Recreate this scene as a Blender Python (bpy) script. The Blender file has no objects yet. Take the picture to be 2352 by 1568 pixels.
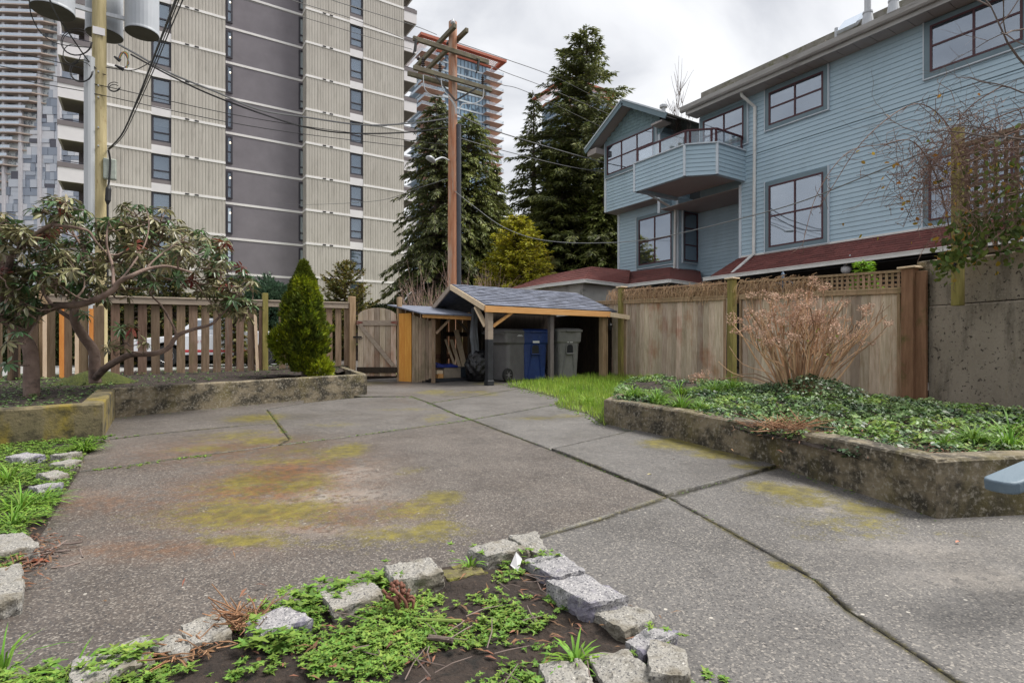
import bpy, math, random
import numpy as np
from mathutils import Vector, Matrix, noise
from mathutils.geometry import delaunay_2d_cdt
RNG = random.Random(7)
SC = bpy.context.scene
COL = SC.collection
TH = math.radians(32.96)
FW = Vector((math.sin(TH), math.cos(TH), 0)); RT = Vector((math.cos(TH), -math.sin(TH), 0)); UP = Vector((0, 0, 1))
CAM = Vector((0, 0, 1.03)); FL = 1300.0; CX = 1176.0; HY = 803.0; SL = 0.03

# ---- photo measurements -> places in the world (world x runs along the tower front, y away from it)
def ray(px, py): return FW + RT*((px-CX)/FL) + UP*((HY-py)/FL)
def gz(x, y): return SL*(x*FW.x + y*FW.y)
def G(px, py, h=0.0):
    k = (py-HY)/FL; d = (CAM.z-h)/(k+SL)
    return CAM + ray(px, py)*d
def PX(px, py, x): r = ray(px, py); return CAM + r*(x/r.x)
def PY(px, py, y): r = ray(px, py); return CAM + r*(y/r.y)
def PZ(px, py, z): r = ray(px, py); return CAM + r*((z-CAM.z)/r.z)
def PD(px, py, d): return CAM + ray(px, py)*d

# ---- objects
def obj(name, me, m=None, parent=None, loc=None, smooth=False):
    o = bpy.data.objects.new(name, me); COL.objects.link(o)
    if m is not None:
        for k in (m if isinstance(m, (list, tuple)) else [m]): me.materials.append(k)
    if loc is not None: o.location = loc
    if parent is not None: o.parent = parent
    if smooth: me.polygons.foreach_set('use_smooth', [True]*len(me.polygons))
    return o
def tag(o, label=None, cat=None, group=None, kind=None):
    if label: o['label'] = label
    if cat: o['category'] = cat
    if group: o['group'] = group
    if kind: o['kind'] = kind
    return o
def thing(name, loc, label, cat, group=None, rz=0):
    o = bpy.data.objects.new(name, None); COL.objects.link(o)
    o.location = loc; o.rotation_euler = (0, 0, rz); o.empty_display_size = .2
    return tag(o, label, cat, group)
def copy_tree(o, parent=None):
    c = o.copy(); COL.objects.link(c)
    if parent is not None: c.parent = parent
    for ch in o.children: copy_tree(ch, c)
    return c

class MB:
    "collects shapes given in world places; build() links them as ONE mesh whose origin is at org"
    def __init__(s, org=(0, 0, 0)): s.v = []; s.f = []; s.mi = []; s.cur = 0; s.org = Vector(org)
    def add(s, vs, fs):
        b = len(s.v); s.v += [Vector(v)-s.org for v in vs]; s.f += [tuple(i+b for i in f) for f in fs]; s.mi += [s.cur]*len(fs); return s
    def box(s, lo, hi):
        x0, y0, z0 = lo; x1, y1, z1 = hi
        return s.add([(x0,y0,z0),(x1,y0,z0),(x1,y1,z0),(x0,y1,z0),(x0,y0,z1),(x1,y0,z1),(x1,y1,z1),(x0,y1,z1)],
                     [(0,3,2,1),(4,5,6,7),(0,1,5,4),(1,2,6,5),(2,3,7,6),(3,0,4,7)])
    def cbox(s, c, sx, sy, sz, rz=0, M=None):
        R = M if M is not None else Matrix.Rotation(rz, 3, 'Z'); c = Vector(c)
        P = [c + R @ Vector((a*sx/2, b*sy/2, d*sz/2)) for d in (-1, 1) for a, b in ((-1,-1),(1,-1),(1,1),(-1,1))]
        return s.add(P, [(0,3,2,1),(4,5,6,7),(0,1,5,4),(1,2,6,5),(2,3,7,6),(3,0,4,7)])
    def beam(s, a, b, w, h, up=(0, 0, 1)):
        "a bar of cross-section w x h from a to b"
        a = Vector(a); b = Vector(b); d = (b-a); L = d.length; d.normalize(); u = Vector(up)
        sd = d.cross(u)
        if sd.length < 1e-4: sd = d.cross(Vector((0, 1, 0)))
        sd.normalize(); u = sd.cross(d).normalized()
        return s.cbox((a+b)/2, L, w, h, M=Matrix((d, sd, u)).transposed())
    def quad(s, *p): return s.add(p, [tuple(range(len(p)))])
    def slab(s, pts, t):
        "a flat polygon given thickness t along minus its normal"
        P = [Vector(p) for p in pts]; n = Vector((0, 0, 0))
        for i in range(len(P)): n += (P[i]-P[0]).cross(P[(i+1) % len(P)]-P[0])
        n.normalize(); k = len(P); Q = [p-n*t for p in P]
        return s.add(P+Q, [tuple(range(k)), tuple(range(2*k-1, k-1, -1))] + [(i, k+i, k+(i+1) % k, (i+1) % k) for i in range(k)])
    def tube(s, pts, rs, n=6, cap=True):
        P = [Vector(p) for p in pts]
        if not isinstance(rs, (list, tuple)): rs = [rs]*len(P)
        rings = []; prev = None
        for i, p in enumerate(P):
            d = (P[min(i+1, len(P)-1)]-P[max(i-1, 0)])
            if d.length < 1e-9: d = Vector((0, 0, 1))
            d.normalize()
            a = prev if prev is not None else (Vector((1, 0, 0)) if abs(d.x) < .9 else Vector((0, 1, 0)))
            a = a - d*a.dot(d)
            if a.length < 1e-6: a = d.orthogonal()
            a.normalize(); prev = a; b = d.cross(a)
            rings.append([p + (a*math.cos(t)+b*math.sin(t))*rs[i] for t in [2*math.pi*k/n for k in range(n)]])
        vs = [q for r in rings for q in r]; fs = []
        for i in range(len(P)-1):
            for k in range(n): fs.append((i*n+k, i*n+(k+1) % n, (i+1)*n+(k+1) % n, (i+1)*n+k))
        if cap: fs += [tuple(range(n-1, -1, -1)), tuple((len(P)-1)*n+k for k in range(n))]
        return s.add(vs, fs)
    def lathe(s, c, prof, n=20, axis=None):
        "prof = list of (radius, height) about the axis through c"
        c = Vector(c); z = Vector(axis or (0, 0, 1)).normalized(); a = z.orthogonal().normalized(); b = z.cross(a); vs = []
        for r, h in prof: vs += [c + z*h + (a*math.cos(2*math.pi*k/n)+b*math.sin(2*math.pi*k/n))*r for k in range(n)]
        fs = [(i*n+k, i*n+(k+1) % n, (i+1)*n+(k+1) % n, (i+1)*n+k) for i in range(len(prof)-1) for k in range(n)]
        if prof[0][0] > 1e-4: fs.append(tuple(range(n-1, -1, -1)))
        if prof[-1][0] > 1e-4: fs.append(tuple((len(prof)-1)*n+k for k in range(n)))
        return s.add(vs, fs)
    def loft(s, loops):
        "loops of equal vertex counts, capped"
        n = len(loops[0]); vs = [p for l in loops for p in l]
        fs = [(i*n+k, i*n+(k+1) % n, (i+1)*n+(k+1) % n, (i+1)*n+k) for i in range(len(loops)-1) for k in range(n)]
        return s.add(vs, fs+[tuple(range(n-1, -1, -1)), tuple((len(loops)-1)*n+k for k in range(n))])
    def build(s, name, m, parent=None, bevel=0, smooth=False, seg=1):
        me = bpy.data.meshes.new(name); me.from_pydata([tuple(v) for v in s.v], [], s.f); me.validate(); me.update()
        if any(s.mi) and len(me.polygons) == len(s.mi): me.polygons.foreach_set('material_index', s.mi)
        loc = s.org
        if parent is not None:
            root = parent; off = Vector((0, 0, 0))
            while root is not None: off += root.location; root = root.parent
            loc = s.org - off
        o = obj(name, me, m, parent, loc, smooth)
        if bevel:
            b = o.modifiers.new('bevel', 'BEVEL'); b.width = bevel; b.segments = seg; b.limit_method = 'ANGLE'; b.angle_limit = .7
        return o

def np_mesh(name, V, F, m, org=(0, 0, 0), parent=None, attr=None, smooth=False):
    "fast mesh: V (n,3) world places, F (k,4) or (k,3)"
    V = np.asarray(V, dtype=np.float32) - np.array(org, dtype=np.float32); F = np.asarray(F, dtype=np.int32); k = F.shape[1]
    me = bpy.data.meshes.new(name)
    me.vertices.add(len(V)); me.vertices.foreach_set('co', V.ravel())
    me.loops.add(F.size); me.loops.foreach_set('vertex_index', F.ravel())
    me.polygons.add(len(F)); me.polygons.foreach_set('loop_start', np.arange(0, F.size, k, dtype=np.int32))
    try: me.polygons.foreach_set('loop_total', np.full(len(F), k, dtype=np.int32))
    except Exception: pass
    me.update(calc_edges=True)
    if attr:
        for nm, arr in attr.items():
            a = me.attributes.new(nm, 'FLOAT', 'POINT'); a.data.foreach_set('value', np.asarray(arr, dtype=np.float32))
    loc = Vector(org)
    if parent is not None: loc = loc - parent.location
    return obj(name, me, m, parent, loc, smooth)

# ---- leaves and blades as real little faces
class Leaves:
    def __init__(s): s.c = []; s.d = []; s.n = []; s.l = []; s.w = []
    def add(s, c, d, n, l, w): s.c.append(tuple(c)); s.d.append(tuple(d)); s.n.append(tuple(n)); s.l.append(l); s.w.append(w)
    def build(s, name, m, org=(0, 0, 0), parent=None, shape='leaf', droop=.15, fold=.12):
        c = np.array(s.c); d = np.array(s.d); n = np.array(s.n); l = np.array(s.l)[:, None]; w = np.array(s.w)[:, None]
        d /= np.linalg.norm(d, axis=1)[:, None]+1e-9
        sd = np.cross(d, n); sd /= np.linalg.norm(sd, axis=1)[:, None]+1e-9; n = np.cross(sd, d)
        if shape == 'diamond':
            V = np.stack([c, c+d*l*.45+sd*w*.5+n*l*.04, c+d*l-n*l*droop, c+d*l*.45-sd*w*.5+n*l*.04], 1)
            F = np.arange(len(c)*4).reshape(-1, 4)
        elif shape == 'leaf':
            V = np.stack([c, c+d*l*.3+sd*w*.42+n*w*fold, c+d*l*.72+sd*w*.4+n*w*fold-n*l*droop*.5, c+d*l-n*l*droop,
                          c+d*l*.72-sd*w*.4+n*w*fold-n*l*droop*.5, c+d*l*.3-sd*w*.42+n*w*fold, c+d*l*.5-n*l*droop*.25], 1)
            b = (np.arange(len(c))*7)[:, None]
            F = np.concatenate([b+np.array([[0, 1, 6, 6]]), b+np.array([[1, 2, 6, 6]])], 0)
            T = np.array([[0, 1, 6], [1, 2, 6], [2, 3, 6], [3, 4, 6], [4, 5, 6], [5, 0, 6]])
            F = (b[:, :, None]+T[None]).reshape(-1, 3)
        elif shape == 'blade':
            V = np.stack([c-sd*w*.5, c+sd*w*.5, c+d*l*.45+sd*w*.45, c+d*l*.45-sd*w*.45, c+d*l*.8+sd*w*.28-n*l*droop*.5,
                          c+d*l*.8-sd*w*.28-n*l*droop*.5, c+d*l-n*l*droop], 1)
            b = (np.arange(len(c))*7)[:, None]
            T = np.array([[0, 1, 2], [0, 2, 3], [3, 2, 4], [3, 4, 5], [5, 4, 6]])
            F = (b[:, :, None]+T[None]).reshape(-1, 3)
        elif shape == 'lobed':   # a three-lobed leaf
            V = np.stack([c, c+d*l*.35+sd*w*.5, c+d*l*.5+sd*w*.2, c+d*l*.95+sd*w*.12-n*l*droop, c+d*l-n*l*droop, c+d*l*.95-sd*w*.12-n*l*droop, c+d*l*.5-sd*w*.2, c+d*l*.35-sd*w*.5, c+d*l*.05+sd*w*.35, c+d*l*.05-sd*w*.35], 1)
            b = (np.arange(len(c))*10)[:, None]
            T = np.array([[0, 8, 1], [0, 1, 2], [0, 2, 6], [2, 3, 4], [2, 4, 6], [6, 4, 5], [0, 6, 7], [0, 7, 9]])
            F = (b[:, :, None]+T[None]).reshape(-1, 3)
        return np_mesh(name, V.reshape(-1, 3), F, m, org, parent)
def rv(r=RNG):
    while True:
        v = Vector((r.uniform(-1, 1), r.uniform(-1, 1), r.uniform(-1, 1)))
        if .05 < v.length < 1: return v.normalized()

# ---- materials
def srgb(h):
    c = [int(h[i:i+2], 16)/255 for i in (0, 2, 4)]
    return tuple((x/12.92 if x <= .04045 else ((x+.055)/1.055)**2.4) for x in c)
def mat(name, c1, c2=None, scale=4, stretch=(1, 1, 1), rough=.75, metal=0, bump=0, bscale=None, island=0, hue=0, layers=(), spec=.5, trans=0, detail=5, coat=0, sheen=0, bstretch=None):
    m = bpy.data.materials.new(name); m.use_nodes = True; nt = m.node_tree; N = nt.nodes; L = nt.links; N.clear()
    out = N.new('ShaderNodeOutputMaterial'); p = N.new('ShaderNodeBsdfPrincipled'); L.new(p.outputs[0], out.inputs[0])
    p.inputs['Roughness'].default_value = rough; p.inputs['Metallic'].default_value = metal
    p.inputs['Specular IOR Level'].default_value = spec; p.inputs['Coat Weight'].default_value = coat
    tc = N.new('ShaderNodeTexCoord')
    def nz(sc, st, det=5, r=.6):
        mp = N.new('ShaderNodeMapping'); mp.inputs['Scale'].default_value = st; L.new(tc.outputs['Object'], mp.inputs['Vector'])
        n = N.new('ShaderNodeTexNoise'); n.inputs['Scale'].default_value = sc; n.inputs['Detail'].default_value = det; n.inputs['Roughness'].default_value = r
        L.new(mp.outputs[0], n.inputs['Vector']); return n.outputs['Fac']
    def ramp(fac, lo, hi):
        r = N.new('ShaderNodeMapRange'); r.inputs['From Min'].default_value = lo; r.inputs['From Max'].default_value = hi; L.new(fac, r.inputs['Value']); return r.outputs[0]
    def mix(fac, a, b, bt='MIX'):
        x = N.new('ShaderNodeMix'); x.data_type = 'RGBA'; x.blend_type = bt
        if isinstance(fac, (int, float)): x.inputs['Factor'].default_value = fac
        else: L.new(fac, x.inputs['Factor'])
        for k, q in ((6, a), (7, b)):
            if isinstance(q, tuple): x.inputs[k].default_value = (*q[:3], 1)
            else: L.new(q, x.inputs[k])
        return x.outputs[2]
    c1 = srgb(c1) if isinstance(c1, str) else c1; cur = tuple(c1)
    if c2 is not None:
        c2 = srgb(c2) if isinstance(c2, str) else c2
        cur = mix(ramp(nz(scale, stretch, detail), .3, .7), tuple(c1), tuple(c2))
    for ly in layers:
        col, sc, lo, hi = ly[:4]; st = ly[4] if len(ly) > 4 else (1, 1, 1); amt = ly[5] if len(ly) > 5 else 1
        col = srgb(col) if isinstance(col, str) else col
        fac = ramp(nz(sc, st, 8, .65), lo, hi)
        if amt != 1:
            mm = N.new('ShaderNodeMath'); mm.operation = 'MULTIPLY'; mm.inputs[1].default_value = amt; L.new(fac, mm.inputs[0]); fac = mm.outputs[0]
        cur = mix(fac, cur, tuple(col))
    if island or hue:
        g = N.new('ShaderNodeNewGeometry'); h = N.new('ShaderNodeHueSaturation')
        r = N.new('ShaderNodeMapRange'); r.inputs['To Min'].default_value = 1-island; r.inputs['To Max'].default_value = 1+island
        L.new(g.outputs['Random Per Island'], r.inputs['Value']); L.new(r.outputs[0], h.inputs['Value'])
        if hue:
            w = N.new('ShaderNodeTexWhiteNoise'); w.noise_dimensions = '1D'; L.new(g.outputs['Random Per Island'], w.inputs['W'])
            r2 = N.new('ShaderNodeMapRange'); r2.inputs['To Min'].default_value = .5-hue; r2.inputs['To Max'].default_value = .5+hue
            L.new(w.outputs[0], r2.inputs['Value']); L.new(r2.outputs[0], h.inputs['Hue'])
        if isinstance(cur, tuple): h.inputs['Color'].default_value = (*cur, 1)
        else: L.new(cur, h.inputs['Color'])
        cur = h.outputs[0]
    if isinstance(cur, tuple): p.inputs['Base Color'].default_value = (*cur[:3], 1)
    else: L.new(cur, p.inputs['Base Color'])
    if bump:
        b = N.new('ShaderNodeBump'); b.inputs['Strength'].default_value = 1; b.inputs['Distance'].default_value = bump
        L.new(nz(bscale or scale*3, bstretch or stretch, 6), b.inputs['Height']); L.new(b.outputs[0], p.inputs['Normal'])
    if trans:
        t = N.new('ShaderNodeBsdfTranslucent'); mx = N.new('ShaderNodeMixShader'); mx.inputs[0].default_value = trans
        if isinstance(cur, tuple): t.inputs[0].default_value = (*cur[:3], 1)
        else: L.new(cur, t.inputs[0])
        L.new(p.outputs[0], mx.inputs[1]); L.new(t.outputs[0], mx.inputs[2]); L.new(mx.outputs[0], out.inputs[0])
    return m
def glass_mat(name, tint, refl=.35, see=.5, rough=.03, more=.5):
    m = bpy.data.materials.new(name); m.use_nodes = True; nt = m.node_tree; N = nt.nodes; L = nt.links; N.clear()
    out = N.new('ShaderNodeOutputMaterial'); g = N.new('ShaderNodeBsdfGlossy'); g.inputs['Roughness'].default_value = rough; g.inputs[0].default_value = (.80, .89, 1, 1)
    d = N.new('ShaderNodeBsdfDiffuse'); d.inputs[0].default_value = (*srgb(tint), 1); t = N.new('ShaderNodeBsdfTransparent')
    a = N.new('ShaderNodeMixShader'); a.inputs[0].default_value = see; L.new(d.outputs[0], a.inputs[1]); L.new(t.outputs[0], a.inputs[2])
    b = N.new('ShaderNodeMixShader'); L.new(a.outputs[0], b.inputs[1]); L.new(g.outputs[0], b.inputs[2])
    lw = N.new('ShaderNodeLayerWeight'); lw.inputs[0].default_value = .5
    r = N.new('ShaderNodeMapRange'); r.inputs['To Min'].default_value = refl; r.inputs['To Max'].default_value = min(1, refl+more); L.new(lw.outputs['Fresnel'], r.inputs['Value'])
    L.new(r.outputs[0], b.inputs[0]); L.new(b.outputs[0], out.inputs[0]); return m

# ---- camera, sky, sun
cd = bpy.data.cameras.new('camera'); cam = bpy.data.objects.new('camera', cd); COL.objects.link(cam); SC.camera = cam
cam.location = CAM; cam.rotation_euler = (math.pi/2, 0, -TH); cd.sensor_width = 36; cd.lens = FL/2352*36; cd.shift_y = (HY-784)/2352; cd.clip_end = 3000; cd.clip_start = .05
W = bpy.data.worlds.new('World'); SC.world = W; W.use_nodes = True; nt = W.node_tree; N = nt.nodes; L = nt.links; N.clear()
SUN_EL = math.radians(58); SUN_AZ = math.atan2(.95, -.35)      # direction towards the sun in plan
wo = N.new('ShaderNodeOutputWorld'); bg = N.new('ShaderNodeBackground'); L.new(bg.outputs[0], wo.inputs[0])
sky = N.new('ShaderNodeTexSky'); sky.sky_type = 'NISHITA'; sky.sun_disc = False; sky.sun_elevation = SUN_EL; sky.sun_rotation = SUN_AZ; sky.dust_density = 3
tc = N.new('ShaderNodeTexCoord'); mp = N.new('ShaderNodeMapping'); mp.inputs['Scale'].default_value = (1, 1, 2.2); mp.inputs['Location'].default_value = (3.1, .4, 0)
L.new(tc.outputs['Generated'], mp.inputs[0])
n1 = N.new('ShaderNodeTexNoise'); n1.inputs['Scale'].default_value = 2.2; n1.inputs['Detail'].default_value = 7; n1.inputs['Roughness'].default_value = .52; n1.inputs['Distortion'].default_value = .5; L.new(mp.outputs[0], n1.inputs['Vector'])
rp = N.new('ShaderNodeValToRGB'); L.new(n1.outputs['Fac'], rp.inputs[0])
e = rp.color_ramp.elements; e[0].position = .36; e[0].color = (3.4, 3.5, 3.75, 1); e[1].position = .60; e[1].color = (5.25, 5.3, 5.4, 1)
e2 = rp.color_ramp.elements.new(.48); e2.color = (4.65, 4.72, 4.88, 1)
mx = N.new('ShaderNodeMix'); mx.data_type = 'RGBA'; mx.inputs['Factor'].default_value = .97; L.new(sky.outputs[0], mx.inputs[6]); L.new(rp.outputs[0], mx.inputs[7]); L.new(mx.outputs[2], bg.inputs[0])
bg.inputs[1].default_value = .1
sl = bpy.data.lights.new('sun', 'SUN'); so = bpy.data.objects.new('sun', sl); COL.objects.link(so); sl.energy = 2.9; sl.angle = math.radians(26); sl.color = (1, .96, .9)
sd = Vector((math.cos(SUN_EL)*math.sin(SUN_AZ), math.cos(SUN_EL)*math.cos(SUN_AZ), math.sin(SUN_EL))); so.rotation_euler = sd.to_track_quat('Z', 'Y').to_euler(); so.location = (0, 0, 30)
SC.view_settings.view_transform = 'Standard'; SC.view_settings.look = 'None'; SC.view_settings.exposure = 1.02; SC.view_settings.gamma = 1
SC.render.engine = 'CYCLES'
# ================= setting: ground, alley, patio =================
def pave_mat(name):
    m = bpy.data.materials.new(name); m.use_nodes = True; nt = m.node_tree; N = nt.nodes; L = nt.links; N.clear()
    out = N.new('ShaderNodeOutputMaterial'); p = N.new('ShaderNodeBsdfPrincipled'); L.new(p.outputs[0], out.inputs[0]); p.inputs['Roughness'].default_value = .62
    tc = N.new('ShaderNodeTexCoord')
    def nz(sc, det=5, r=.6, loc=0):
        n = N.new('ShaderNodeTexNoise'); n.inputs['Scale'].default_value = sc; n.inputs['Detail'].default_value = det; n.inputs['Roughness'].default_value = r
        mp = N.new('ShaderNodeMapping'); mp.inputs['Location'].default_value = (loc, loc, loc); L.new(tc.outputs['Object'], mp.inputs[0]); L.new(mp.outputs[0], n.inputs['Vector']); return n.outputs['Fac']
    def ramp(f, a, b, c=0, d=1):
        r = N.new('ShaderNodeMapRange'); r.inputs[1].default_value = a; r.inputs[2].default_value = b; r.inputs[3].default_value = c; r.inputs[4].default_value = d; L.new(f, r.inputs[0]); return r.outputs[0]
    def mul(a, b, op='MULTIPLY'):
        x = N.new('ShaderNodeMath'); x.operation = op; x.use_clamp = (op == 'ADD')
        for k, q in enumerate((a, b)):
            if isinstance(q, (int, float)): x.inputs[k].default_value = q
            else: L.new(q, x.inputs[k])
        return x.outputs[0]
    def mix(f, a, b, bt='MIX'):
        x = N.new('ShaderNodeMix'); x.data_type = 'RGBA'; x.blend_type = bt
        if isinstance(f, (int, float)): x.inputs['Factor'].default_value = f
        else: L.new(f, x.inputs['Factor'])
        for k, q in ((6, a), (7, b)):
            if isinstance(q, tuple): x.inputs[k].default_value = (*q, 1)
            else: L.new(q, x.inputs[k])
        return x.outputs[2]
    def at(nm): a = N.new('ShaderNodeAttribute'); a.attribute_name = nm; return a.outputs['Fac']
    base = mix(ramp(nz(1.1, 6), .35, .65), (.093, .087, .082), (.134, .127, .121))
    base = mix(at('brown'), base, mix(ramp(nz(3, 6, .6, 5), .35, .65), (.070, .057, .049), (.108, .090, .077)))
    base = mix(mul(ramp(nz(2.6, 8, .7, 9), .52, .7), .45), base, (.060, .056, .053))
    vo = N.new('ShaderNodeTexVoronoi'); vo.inputs['Scale'].default_value = 150; L.new(tc.outputs['Object'], vo.inputs['Vector'])
    sp = N.new('ShaderNodeSeparateColor'); L.new(vo.outputs['Color'], sp.inputs[0])
    base = mix(ramp(sp.outputs[0], .70, 1, 0, .55), base, (.38, .345, .30))
    base = mix(ramp(sp.outputs[1], .60, 1, 0, .78), base, (.028, .027, .030))
    v2 = N.new('ShaderNodeTexVoronoi'); v2.inputs['Scale'].default_value = 32; L.new(tc.outputs['Object'], v2.inputs['Vector'])
    s2 = N.new('ShaderNodeSeparateColor'); L.new(v2.outputs['Color'], s2.inputs[0])
    base = mix(mul(ramp(s2.outputs[2], .985, .99), ramp(v2.outputs['Distance'], .26, .18)), base, (.44, .41, .36))
    pale = mul(at('pale'), ramp(nz(13, 9, .85, 3), .44, .50)); base = mix(mul(pale, .85), base, (.30, .27, .24))
    rust = mul(at('rust'), ramp(nz(6, 10, .85, 1), .40, .50)); base = mix(mul(rust, .85), base, mix(ramp(nz(20, 5, .6, 8), .4, .6), (.085, .042, .018), (.18, .070, .015)))
    fine = mul(mul(nz(5, 10, .85, 2), .55), mul(nz(42, 6, .8, 7), .45), 'ADD')
    moss = ramp(mul(mul(at('moss'), .40), fine, 'ADD'), .66, .775)
    mcol = mix(ramp(nz(14, 5, .6, 4), .35, .65), (.080, .066, .014), (.185, .155, .014))
    base = mix(mul(moss, .85), base, mcol)
    edge = at('dirt'); base = mix(mul(edge, ramp(nz(22, 8, .8), .38, .5)), base, mix(ramp(nz(6, 4, .6, 3), .45, .6), (.012, .010, .008), (.034, .030, .013)))
    L.new(base, p.inputs['Base Color'])
    b = N.new('ShaderNodeBump'); b.inputs['Distance'].default_value = .004; b.inputs['Strength'].default_value = .9
    L.new(mul(sp.outputs[2], mul(nz(60, 6), 1.2), 'ADD'), b.inputs['Height']); L.new(b.outputs[0], p.inputs['Normal'])
    L.new(ramp(nz(1.6, 5, .6, 12), .4, .62, .42, .72), p.inputs['Roughness'])
    return m
m_pave = pave_mat('exposed_aggregate')
m_soil = mat('soil', (.018, .012, .009), (.040, .027, .020), 9, rough=.95, bump=.02, bscale=40, layers=[((.08, .052, .034), 60, .58, .70), ((.010, .008, .006), 14, .52, .62)])
m_asph = mat('alley_asphalt', (.20, .20, .195), (.27, .27, .26), 2, rough=.9, bump=.004, bscale=90)
m_grassland = mat('terrain_grass', (.07, .09, .02), (.13, .12, .04), 2, rough=.95)

XR, YB = 9.35, 12.25
def tz(x, y): return gz(x, y)-.05
v = [(-12,-7),(XR,-7),(XR,YB),(-12,YB)]
g = MB(); g.add([(x, y, tz(x, y)) for x, y in v], [(0, 1, 2, 3)])
R = 1500; Z0 = .45
o8 = [(-R,-R),(R,-R),(R,R),(-R,R)]
g.add([(x, y, Z0) for x, y in v]+[(x, y, Z0) for x, y in o8], [(0,4,5,1),(1,5,6,2),(2,6,7,3),(3,7,4,0)])
g.add([(x, y, tz(x, y)) for x, y in v]+[(x, y, Z0) for x, y in v], [(0,1,5,4),(1,2,6,5),(2,3,7,6),(3,0,4,7)])
tag(g.build('ground', m_soil), kind='structure')
g = MB(); g.add([(-80, 12.26, Z0+.004), (8.0, 12.26, Z0+.004), (8, 13.6, Z0+.004), (-80, 13.6, Z0+.004)], [(0, 1, 2, 3)])
tag(g.build('verge', m_grassland), kind='structure')
g = MB(); g.add([(-80, 13.6, Z0+.008), (60, 13.6, Z0+.008), (60, 29, Z0+.008), (-80, 29, Z0+.008)], [(0, 1, 2, 3)])
tag(g.build('alley', m_asph), kind='structure')
g = MB(); g.add([(-80, 29, Z0+.012), (60, 29, Z0+.012), (60, 46, Z0+.012), (-80, 46, Z0+.012)], [(0, 1, 2, 3)])
tag(g.build('lawn', m_grassland), kind='structure')

# slabs (photo points of the joints, projected onto the sloping yard)
A = (1082, 964); Bq = (1532, 1141)
front = [(1945, 1400), (1870, 1330)]
SLABS = [
 ([(-600,1190),(200,1080),(420,1050),(640,1022),(857,995),A,(1300,1046),Bq,(1380,1190),(1240,1232),(1090,1287),(900,1345),(560,1460),(300,1560),(-300,1760),(-1900,1500)], 1),
 ([Bq,(1380,1190),(1240,1232),(1090,1287),(900,1345),(560,1460),(300,1560),(-300,1760),(600,2700),(2400,2300),(2620,1850),(2200,1568),(1945,1400),(1870,1330)], 0),
 ([Bq,(1660,1107),(1786,1072),(1980,1020),(2700,1010),(3300,1300),(2620,1850),(2200,1568),(1945,1400),(1870,1330)], 0),
 ([A,(1273,929),(1360,905),(1560,935),(1484,983),(1265,1033)], 0),
 ([(1265,1033),(1484,983),(1640,950),(1980,1020),(1786,1072),(1660,1107),Bq,(1300,1046)], 0),
 ([A,(1047,952),(989,926),(1200,891),(1310,905),(1273,929)], .15),
 ([(640,1022),(857,995),A,(1047,952),(989,926),(942,910),(830,912),(700,925),(612,940),(664,1008)], .5),
 ([(830,910),(942,910),(989,926),(1200,891),(1420,868),(1400,826),(700,826),(690,900)], .6),
 ([(225,1012),(360,995),(635,970),(664,1008),(640,1022),(420,1050),(200,1080),(-600,1190),(-700,1090)], .85),
 ([(-700,1060),(225,1012),(360,995),(635,970),(612,940),(700,925),(700,860),(200,900),(-600,1000)], .8),
]
BLOBS = {'moss': [], 'rust': [], 'pale': []}
def blob(k, px, py, a, b, s=1): q = G(px, py); BLOBS[k].append((q.x, q.y, a, b, s))
for q in [(600,1175,.75,.42,.72),(560,1110,.5,.5,.62),(700,1110,.35,.5,.62),(560,1240,.3,.09,.95),(1010,1140,.18,.2,.85),(960,1170,.3,.3,.62),(930,1225,.5,.22,.62),(1005,1205,.16,.12,.8),
          (590,960,.5,.55,.72),(540,1000,.55,.5,.6),(790,1035,.3,.5,.72),(700,1035,.8,.5,.5),(610,1010,.4,.3,.75),(1040,905,.8,.7,.5),(1090,900,.5,.4,.6),(1000,960,.25,.6,.55),
          (1560,1022,.42,.35,.95),(1640,1045,.3,.25,.85),(1700,1055,.3,.18,.7),(1800,1125,.30,.17,.9),(1760,1115,.2,.2,.75),(1880,1150,.4,.17,.68),(1990,1170,.22,.1,.88),(1950,1200,.5,.2,.55),(1980,1230,.5,.12,.5),
          (1800,1298,.07,.05,.95),(1230,960,.5,.3,.55),(1310,955,.35,.25,.6),(860,880,.5,.8,.55),(640,1060,.8,.2,.6),(800,1250,.8,.15,.45),(1120,880,.5,.6,.6),(2150,1225,.8,.1,.42),(2050,1090,.6,.1,.3),(940,1080,.2,.2,.6),(1000,900,.5,.7,.62),(1120,905,.35,.5,.6),(930,940,.6,.25,.55),(760,975,.6,.3,.5),(1350,925,.4,.4,.6),(480,1030,.6,.3,.55),(1720,1075,.2,.15,.7)]: blob('moss', *q)
for q in [(610,1120,.55,.55,1),(660,1080,.5,.6,.9),(700,1170,.35,.2,.8),(590,1180,.4,.25,.9),(530,1030,.8,.6,.6),(350,1260,.5,.12,.6),(250,1150,.7,.25,.5),(740,1200,.3,.15,.7),(880,1170,.3,.2,.6)]: blob('rust', *q)
for q in [(760,1140,.35,.22,1),(800,1090,.25,.3,.8),(720,1215,.5,.1,.6),(1880,1148,.14,.05,1),(1850,1120,.15,.08,.9),(1930,1170,.2,.05,.9),(2250,1330,.3,.1,.6),(2100,1260,.3,.1,.5)]: blob('pale', *q)
_sa, _sb = G(612, 940), G(664, 1008)
def nearseg(q):
    a = Vector((_sa.x, _sa.y)); b = Vector((_sb.x, _sb.y)); t = max(0, min(1, (Vector(q)-a).dot(b-a)/(b-a).length_squared)); return (a.lerp(b, t)-Vector(q)).length < .06
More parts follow.
